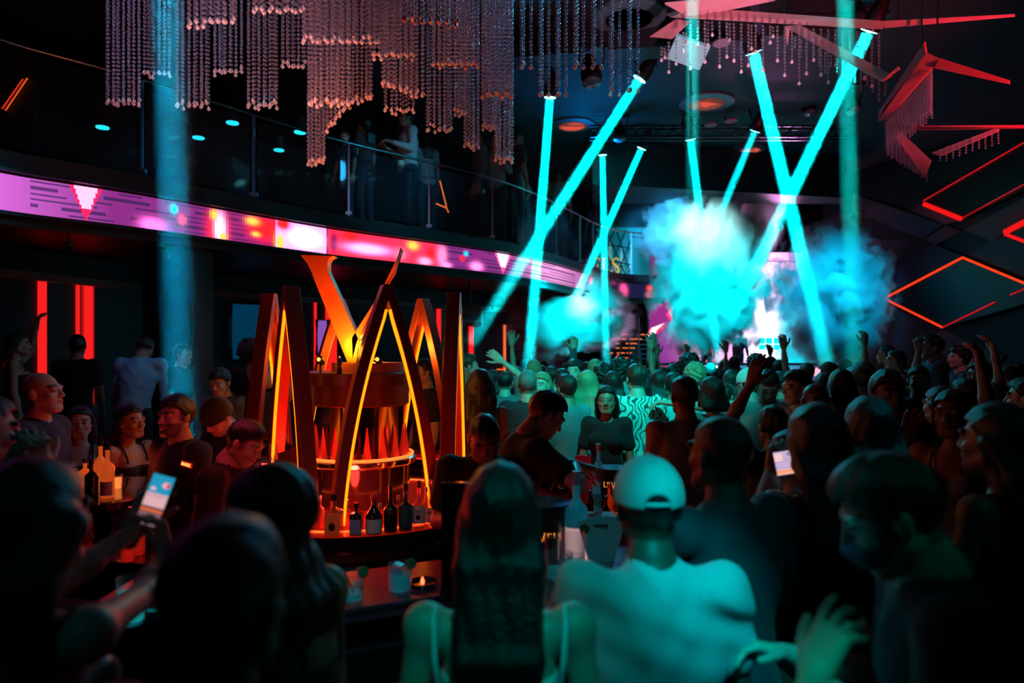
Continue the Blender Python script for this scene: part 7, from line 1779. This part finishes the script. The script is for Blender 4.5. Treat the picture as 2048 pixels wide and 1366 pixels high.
# ---- right-hand platform
G2 = 'guests on the right-hand platform'
p_pt = person('man in dark shirt pointing up, in profile on right platform', 1862, 673, 6.9, 78, 'quiff', 'black', 'light', 'tee', (0.06, 0.09, 0.14), base=0.4, Rr={'to': P(1838, 700, 6.85), 'pole': (0.3, 0, -1)}, rhand=dict(curl=[0.1, 0.8, 1.1, 1.2], wfwd=(-0.1, 0, 1), wnrm=(0.5, 0.9, 0)), L='hold', group=G2, res=0.011)
person('woman in profile with dark hair, left woman of platform pair', 1772, 693, 8.0, 60, 'long', 'black', 'light', 'long', BLK, base=0.4, female=True, group=G2)
person('bare-shouldered woman in profile, right woman of platform pair', 1790, 702, 7.3, 75, 'long', 'black', 'light', 'strap', BLK, base=0.4, female=True, group=G2, res=0.011)
person('curly-haired guest in profile right of the pointing man', 1916, 697, 7.2, 80, 'curly', 'black', 'light', 'tee', (0.04, 0.05, 0.09), base=0.4, group=G2)
person('dark guest with ponytail behind the curly-haired one', 1948, 703, 7.8, 30, 'pony', 'black', 'light', 'tee', BLK, base=0.4, group=G2, female=True)
person('short-haired man in black near the right wall, face faintly lit', 1958, 725, 5.9, 120, 'short', 'black', 'light', 'tee', BLK, group=G2)
person('guest with head lit from behind below the platform pair', 1725, 722, 6.1, 10, 'short', 'brown', 'light', 'tee', (0.15, 0.25, 0.3), group=G2, H=1.88)
person('short-haired guest standing left edge of the right platform', 1838, 735, 6.0, 150, 'short', 'black', 'mid', 'tee', NAVY, group=G2)
person('woman with a topknot and raised arm close to right edge', 2015, 735, 5.6, 60, 'bun', 'black', 'light', 'dress', BLK, female=True, L='upbent', group=G2)

t = thing('notebook', 'small open pale notebook held by the pointing man', 'notebook', P(1830, 744, 6.72)); t.rotation_euler = (R(25), 0, R(20))
MB().box((-0.09, -0.06, 0), (0.0, 0.06, 0.008), Matrix.Rotation(R(-12), 4, 'Y')).build('page', MATS['paper'], t); MB().box((0.0, -0.06, 0), (0.09, 0.06, 0.008), Matrix.Rotation(R(12), 4, 'Y')).build('page', MATS['paper'], t)

# ---- performers on the stage
p_singer = person('singer in pale shirt holding a microphone on stage', 1413, 655, 18.7, 165, 'short', 'black', 'mid', 'tee', (0.35, 0.35, 0.4), base=1.15, Rr={'to': P(1388, 684, 18.5), 'pole': (1, 0, -0.6)}, group='performers on the stage', res=0.016)
t = thing('microphone', 'black handheld microphone at the singer hand', 'microphone', P(1386, 683, 18.5)); MB().tube([(-0.1, 0, 0.03), (0.08, 0, -0.02)], [0.022, 0.017], 8).build('handle', M_BLACK, t, True); MB().ball((0.1, 0, -0.026), 0.034, 10, 8).build('head', M_DKMETAL, t, True)
person('performer in dark open shirt bending over the booth', 1482, 662, 18.8, 190, 'short', 'black', 'mid', 'long', (0.02, 0.04, 0.10), base=1.15, lean=15, girth=1.2, width=1.15, group='performers on the stage', res=0.016)

# ---- dance floor, farther away
C2 = 'revellers on the dance floor'
far = [
 (1010, 745, 7.6, 0, 'short', 'black', dict(Rr={'to': P(1003, 722, 7.5), 'pole': (1, 0, 0)}, label='reveller stretching a hand up by the orange wall line')),
 (1067, 722, 9.0, 10, 'bob', 'blond', dict(L='up', female=True, label='pale-lit woman throwing her hand up left of the smoke')),
 (1102, 735, 8.4, 0, 'short', 'black', dict(Rr='up', label='reveller in dark sleeve raising a fist under the smoke', top='long')),
 (1148, 724, 8.0, 160, 'curly', 'black', dict(label='curly-haired man facing camera below the leftmost smoke')),
 (1190, 721, 9.0, 0, 'bob', 'blond', dict(female=True, label='light-haired woman in the crowd below the mauve smoke')),
 (1205, 732, 7.6, 0, 'curly', 'black', dict(label='curly black-haired reveller right of the light-haired woman')),
 (1240, 724, 7.8, 10, 'afro', 'black', dict(label='reveller with wide dark hair left of the patterned shirt', hairvol=0.6)),
 (1265, 722, 9.4, 0, 'short', 'black', dict(Rr='up', label='reveller with spread fingers up before the scaffold')),
 (1304, 716, 9.8, 0, 'bun', 'black', dict(female=True, label='woman with topknot silhouetted before the red screen figure')),
 (1318, 743, 7.0, 0, 'long', 'black', dict(female=True, label='broad dark-haired back right of the patterned shirt')),
 (1345, 730, 9.2, -10, 'short', 'black', dict(L='up', label='reveller raising a hand before the red and white screen figure')),
 (1378, 713, 8.8, 0, 'afro', 'black', dict(label='big-haired dark reveller below the singer', hairvol=0.6)),
 (1420, 728, 11.0, 0, 'long', 'black', dict(female=True, Rr='up', label='long-haired reveller with arm up before booth front')),
 (1446, 724, 12.0, 0, 'long', 'black', dict(female=True, label='long-haired silhouette below the bending performer, left')),
 (1468, 713, 11.0, 0, 'buzz', 'black', dict(label='round cropped head silhouetted against lit booth front')),
 (1512, 714, 9.5, 0, 'afro', 'black', dict(label='wide-haired silhouette right of the lit booth front', hairvol=0.6)),
 (1541, 715, 10.5, 0, 'short', 'black', dict(label='reveller silhouette before the turquoise screen corner, left')),
 (1558, 722, 9.6, 0, 'short', 'black', dict(label='reveller silhouette before the turquoise screen corner, right')),
 (1614, 728, 9.0, 0, 'short', 'brown', dict(L='up', label='reveller with raised arm under the dark blue smoke')),
 (1655, 726, 8.6, 10, 'long', 'black', dict(female=True, label='long-haired reveller beside the pink stage foot shape')),
 (1690, 720, 9.4, 0, 'short', 'black', dict(Rr='up', label='reveller raising a hand left of the platform pair')),
 (1706, 735, 7.8, 20, 'long', 'brown', dict(female=True, label='brown-haired reveller before the right platform corner')),
 (1325, 735, 10.6, 0, 'short', 'black', dict(label='small dark head between patterned shirt and big-haired reveller')),
 (985, 742, 8.2, 0, 'long', 'black', dict(female=True, label='dark-haired woman beside the orange wall line')),
 (1033, 735, 9.4, 0, 'short', 'black', dict(label='short-haired reveller right of the orange wall line')),
 (1125, 740, 7.2, 0, 'short', 'black', dict(label='dark reveller left of the curly-haired facing man')),
 (896, 735, 8.0, 30, 'short', 'black', dict(label='guest partly hidden by the right-hand arch')),
 (1225, 745, 6.9, 0, 'long', 'black', dict(female=True, label='long dark hair right behind the facing woman at bucket')),
 (1347, 748, 6.3, 0, 'short', 'black', dict(label='dark reveller right of the broad dark-haired back')),
 (1462, 742, 7.6, 0, 'long', 'brown', dict(female=True, label='brown-haired reveller left of the white cap')),
 (1560, 745, 6.8, 0, 'short', 'black', dict(label='dark head behind the glasses man and cropped profile')),
 (1600, 760, 6.2, 20, 'long', 'black', dict(female=True, label='long-haired guest behind the shaven-headed man')),
 (1648, 748, 6.4, 0, 'short', 'black', dict(label='dark head just right of the shaven-headed man')),
 (1745, 748, 5.9, 0, 'long', 'black', dict(female=True, label='dark hair left of the shadowed tousled man')),
 (1930, 760, 5.2, 20, 'short', 'black', dict(label='dark head above the smiling woman at right')),
 (1985, 770, 5.0, 20, 'long', 'black', dict(female=True, label='dark long hair above the bare-shouldered woman')),
]
shirts = [(0.10, 0.14, 0.16), (0.3, 0.34, 0.36), (0.03, 0.04, 0.06), (0.45, 0.48, 0.48), (0.05, 0.08, 0.1)]
for i, (px, yt, Y, yw, hr, hc_, kw) in enumerate(far):
    kw = dict(kw); lb = kw.pop('label'); kw.setdefault('top', 'tee')
    person(lb, px, yt, Y, yw, hr, hc_, ('light', 'mid', 'tan')[i % 3], tc=shirts[i % 5], group=C2, **kw)
# deep crowd: nothing tells these apart, copies of three figures
protos = []
rr_ = random.Random(5)
taken = [(f[0], f[2]) for f in far]
spots = []
for Yr in (10.2, 11.2, 12.2, 13.3, 14.4, 15.4):
    x = 0.1 + rr_.random()*0.4
    while x < 5.2:
        spots.append((x, Yr+rr_.uniform(-0.25, 0.25), rr_.uniform(0.93, 1.04), rr_.uniform(-35, 35))); x += rr_.uniform(0.42, 0.8)
base_l = 'dark silhouetted reveller deep in the crowd before the stage'
for k_, (hr, fm) in enumerate((('short', False), ('long', True), ('curly', False), ('short', False))):
    x, y, sc_, yw = spots[k_]
    p = person(base_l, CX+x/y*F, HZ+0.27*F/y, y, 0, hr, 'black', 'tan', 'tee', shirts[k_], female=fm, group='deep crowd before the stage', L='up' if k_ == 3 else 'down', res=0.022)
    protos.append(p)
for i, (x, y, sc_, yw) in enumerate(spots[4:]):
    p = copy_tree(protos[(0, 1, 2, 0, 1, 3, 2, 0)[i % 8]]); p.location = (x, y, 0); p.rotation_euler = (0, 0, R(yw)); p.scale = (sc_,)*3

# ---- guests up on the balcony
G3 = 'guests along the balcony rail'
bal = [
 (728, 236, 11.1, 60, 'long', 'black', (0.06, 0.02, 0.03), True, 'tee', 'dim red-lit woman on the balcony under the longest crystals', {}),
 (812, 222, 11.7, 120, 'short', 'black', WHT, False, 'long', 'man in pale shirt leaning at the balcony rail', {'L': 'hold', 'Rr': 'hold', 'girth': 1.12}),
 (852, 268, 12.1, 30, 'long', 'black', (0.3, 0.4, 0.45), True, 'tee', 'shorter guest in pale top right of the pale-shirted man', {}),
 (958, 262, 12.9, 100, 'short', 'black', (0.14, 0.16, 0.18), False, 'long', 'guest in patterned dark dress on the balcony by the crystals', {}),
 (990, 268, 13.0, 170, 'short', 'black', (0.28, 0.38, 0.42), False, 'long', 'man in open grey shirt leaning on the balcony rail', {'L': 'hold', 'girth': 1.1}),
 (1034, 262, 13.6, -60, 'short', 'black', (0.04, 0.06, 0.08), False, 'tee', 'dark man with lit profile on the balcony right of crystals', {}),
 (1117, 340, 15.4, -20, 'short', 'black', (0.35, 0.45, 0.5), False, 'tee', 'man in teal-lit shirt at the balcony bend', {}),
 (1180, 398, 17.8, 60, 'long', 'black', (0.08, 0.03, 0.06), True, 'tee', 'small dark guest on the balcony near the lattice screen', {}),
 (690, 262, 10.8, 150, 'short', 'black', BLK, False, 'tee', 'barely visible guest on the balcony left of the red-lit woman', {}),
]
for (px, yt, Y, yw, hr, hc_, cl, fm, tp, lb, kw) in bal:
    person(lb, px, yt, Y, yw, hr, hc_, 'mid', tp, cl, female=fm, base=4.0, group=G3, bc=(0.03, 0.04, 0.06), **kw)
# red and orange line artwork on the balcony
t = thing('neon_triangle_lamp', 'small orange neon triangle lamp standing behind the balcony glass', 'lamp', (PX(882, 12.4), 12.4, 4.0))
o0 = t.location
def LP(px, py): return P(px, py, 12.4)-o0
mb = MB(); mb.tube([LP(870, 380), LP(872, 363), LP(880, 362), LP(893, 414)], 0.012, 6); mb.tube([LP(872, 407), LP(893, 416), LP(897, 425)], 0.012, 6); mb.build('neon_outline', emat('neon_orange', (1.0, 0.16, 0.02), 1.3), t)
MB().tube([(0, 0, 0), LP(886, 415)], 0.014, 6).build('stand', M_BLACK, t); MB().lathe([(0.12, 0), (0.1, 0.02), (0, 0.02)], n=20).build('base', mat('neon_base', (0.4, 0.05, 0.03), 0.4), t)
# two slanted red lines at the far left
t = thing('neon_wall_lines', 'two slanted red neon lines high at the far left', 'neon light', P(30, 190, 8.0))
for (a, b, c_) in (((4, 218), (46, 158), (1.0, 0.03, 0.01)), ((11, 221), (55, 156), (1.0, 0.12, 0.02))): MB().tube([P(*a, 8.0), P(*b, 8.0)], 0.008, 6).build('neon_line', emat('neon_%d' % int(c_[1]*100), c_, 0.9), t, world=True)
MB().box((PX(-10, 8.03), 8.03, 4.0), (PX(70, 8.03), 8.06, 5.6)).build('backing', M_BLACK, t, world=True)
# sofa back visible at the right
t = thing('lounge_sofa', 'dark grey leather sofa back behind the right-hand guests', 'sofa', (PX(1850, 5.0), 5.0, 0))
MB().box((-0.55, -0.1, 0.0), (0.55, 0.12, 1.28)).build('backrest', mat('sofa_leather', (0.08, 0.10, 0.13), 0.45), t, bevel=0.05)
MB().box((-0.55, 0.12, 0.0), (0.55, 0.6, 0.75)).build('seat', MATS['sofa_leather'], t, bevel=0.04)
# lit poster column glimpsed left of the masked man
t = thing('lit_totem', 'narrow glowing white and teal totem left of masked man', 'lit sign', (PX(1722, 2.9), 2.9, 0))
MB().box((-0.055, -0.02, 0), (0.06, 0.02, 1.06)).build('body', mat('totem_grey', (0.15, 0.35, 0.42), 0.4, emis=(0.0, 0.15, 0.2), es=0.3), t)
MB().box((-0.05, -0.024, 0.82), (0.055, -0.02, 0.90)).build('bright_band', emat('totem_white', (0.5, 1.0, 1.0), 1.8), t)
MB().prism([(-0.05, -0.022, 0.92), (0.02, -0.022, 0.98), (0.03, -0.022, 1.055), (0.02, -0.022, 1.05), (-0.05, -0.022, 0.97)], (0, 0.002, 0)).build('upper_panel', mat('totem_teal', (0.2, 0.6, 0.6), 0.4, emis=(0.05, 0.5, 0.5), es=0.6), t)
MB().ball((0.02, -0.026, 0.60), 0.03, 12, 8, (0.45, 0.2, 1.3)).build('orange_spot', emat('totem_orange', (1.0, 0.22, 0.03), 1.6), t, True)

o = MB().prism([P(1676, 1035, 2.95), P(1760, 1120, 2.95), P(1762, 1165, 2.95), P(1690, 1165, 2.95)], (0, 0.04, 0)).build('red_lit_patch', mat('red_lit_patch', (0.5, 0.03, 0.04), 0.8, noise=0.1, emis=(1, 0.02, 0.03), es=0.18), loc=P(1715, 1160, 2.95)); tag(o, 'unidentified red-lit patch glimpsed between the totem and masked man', 'patch')  # stand-in for something unknown, red light put into colour and emission
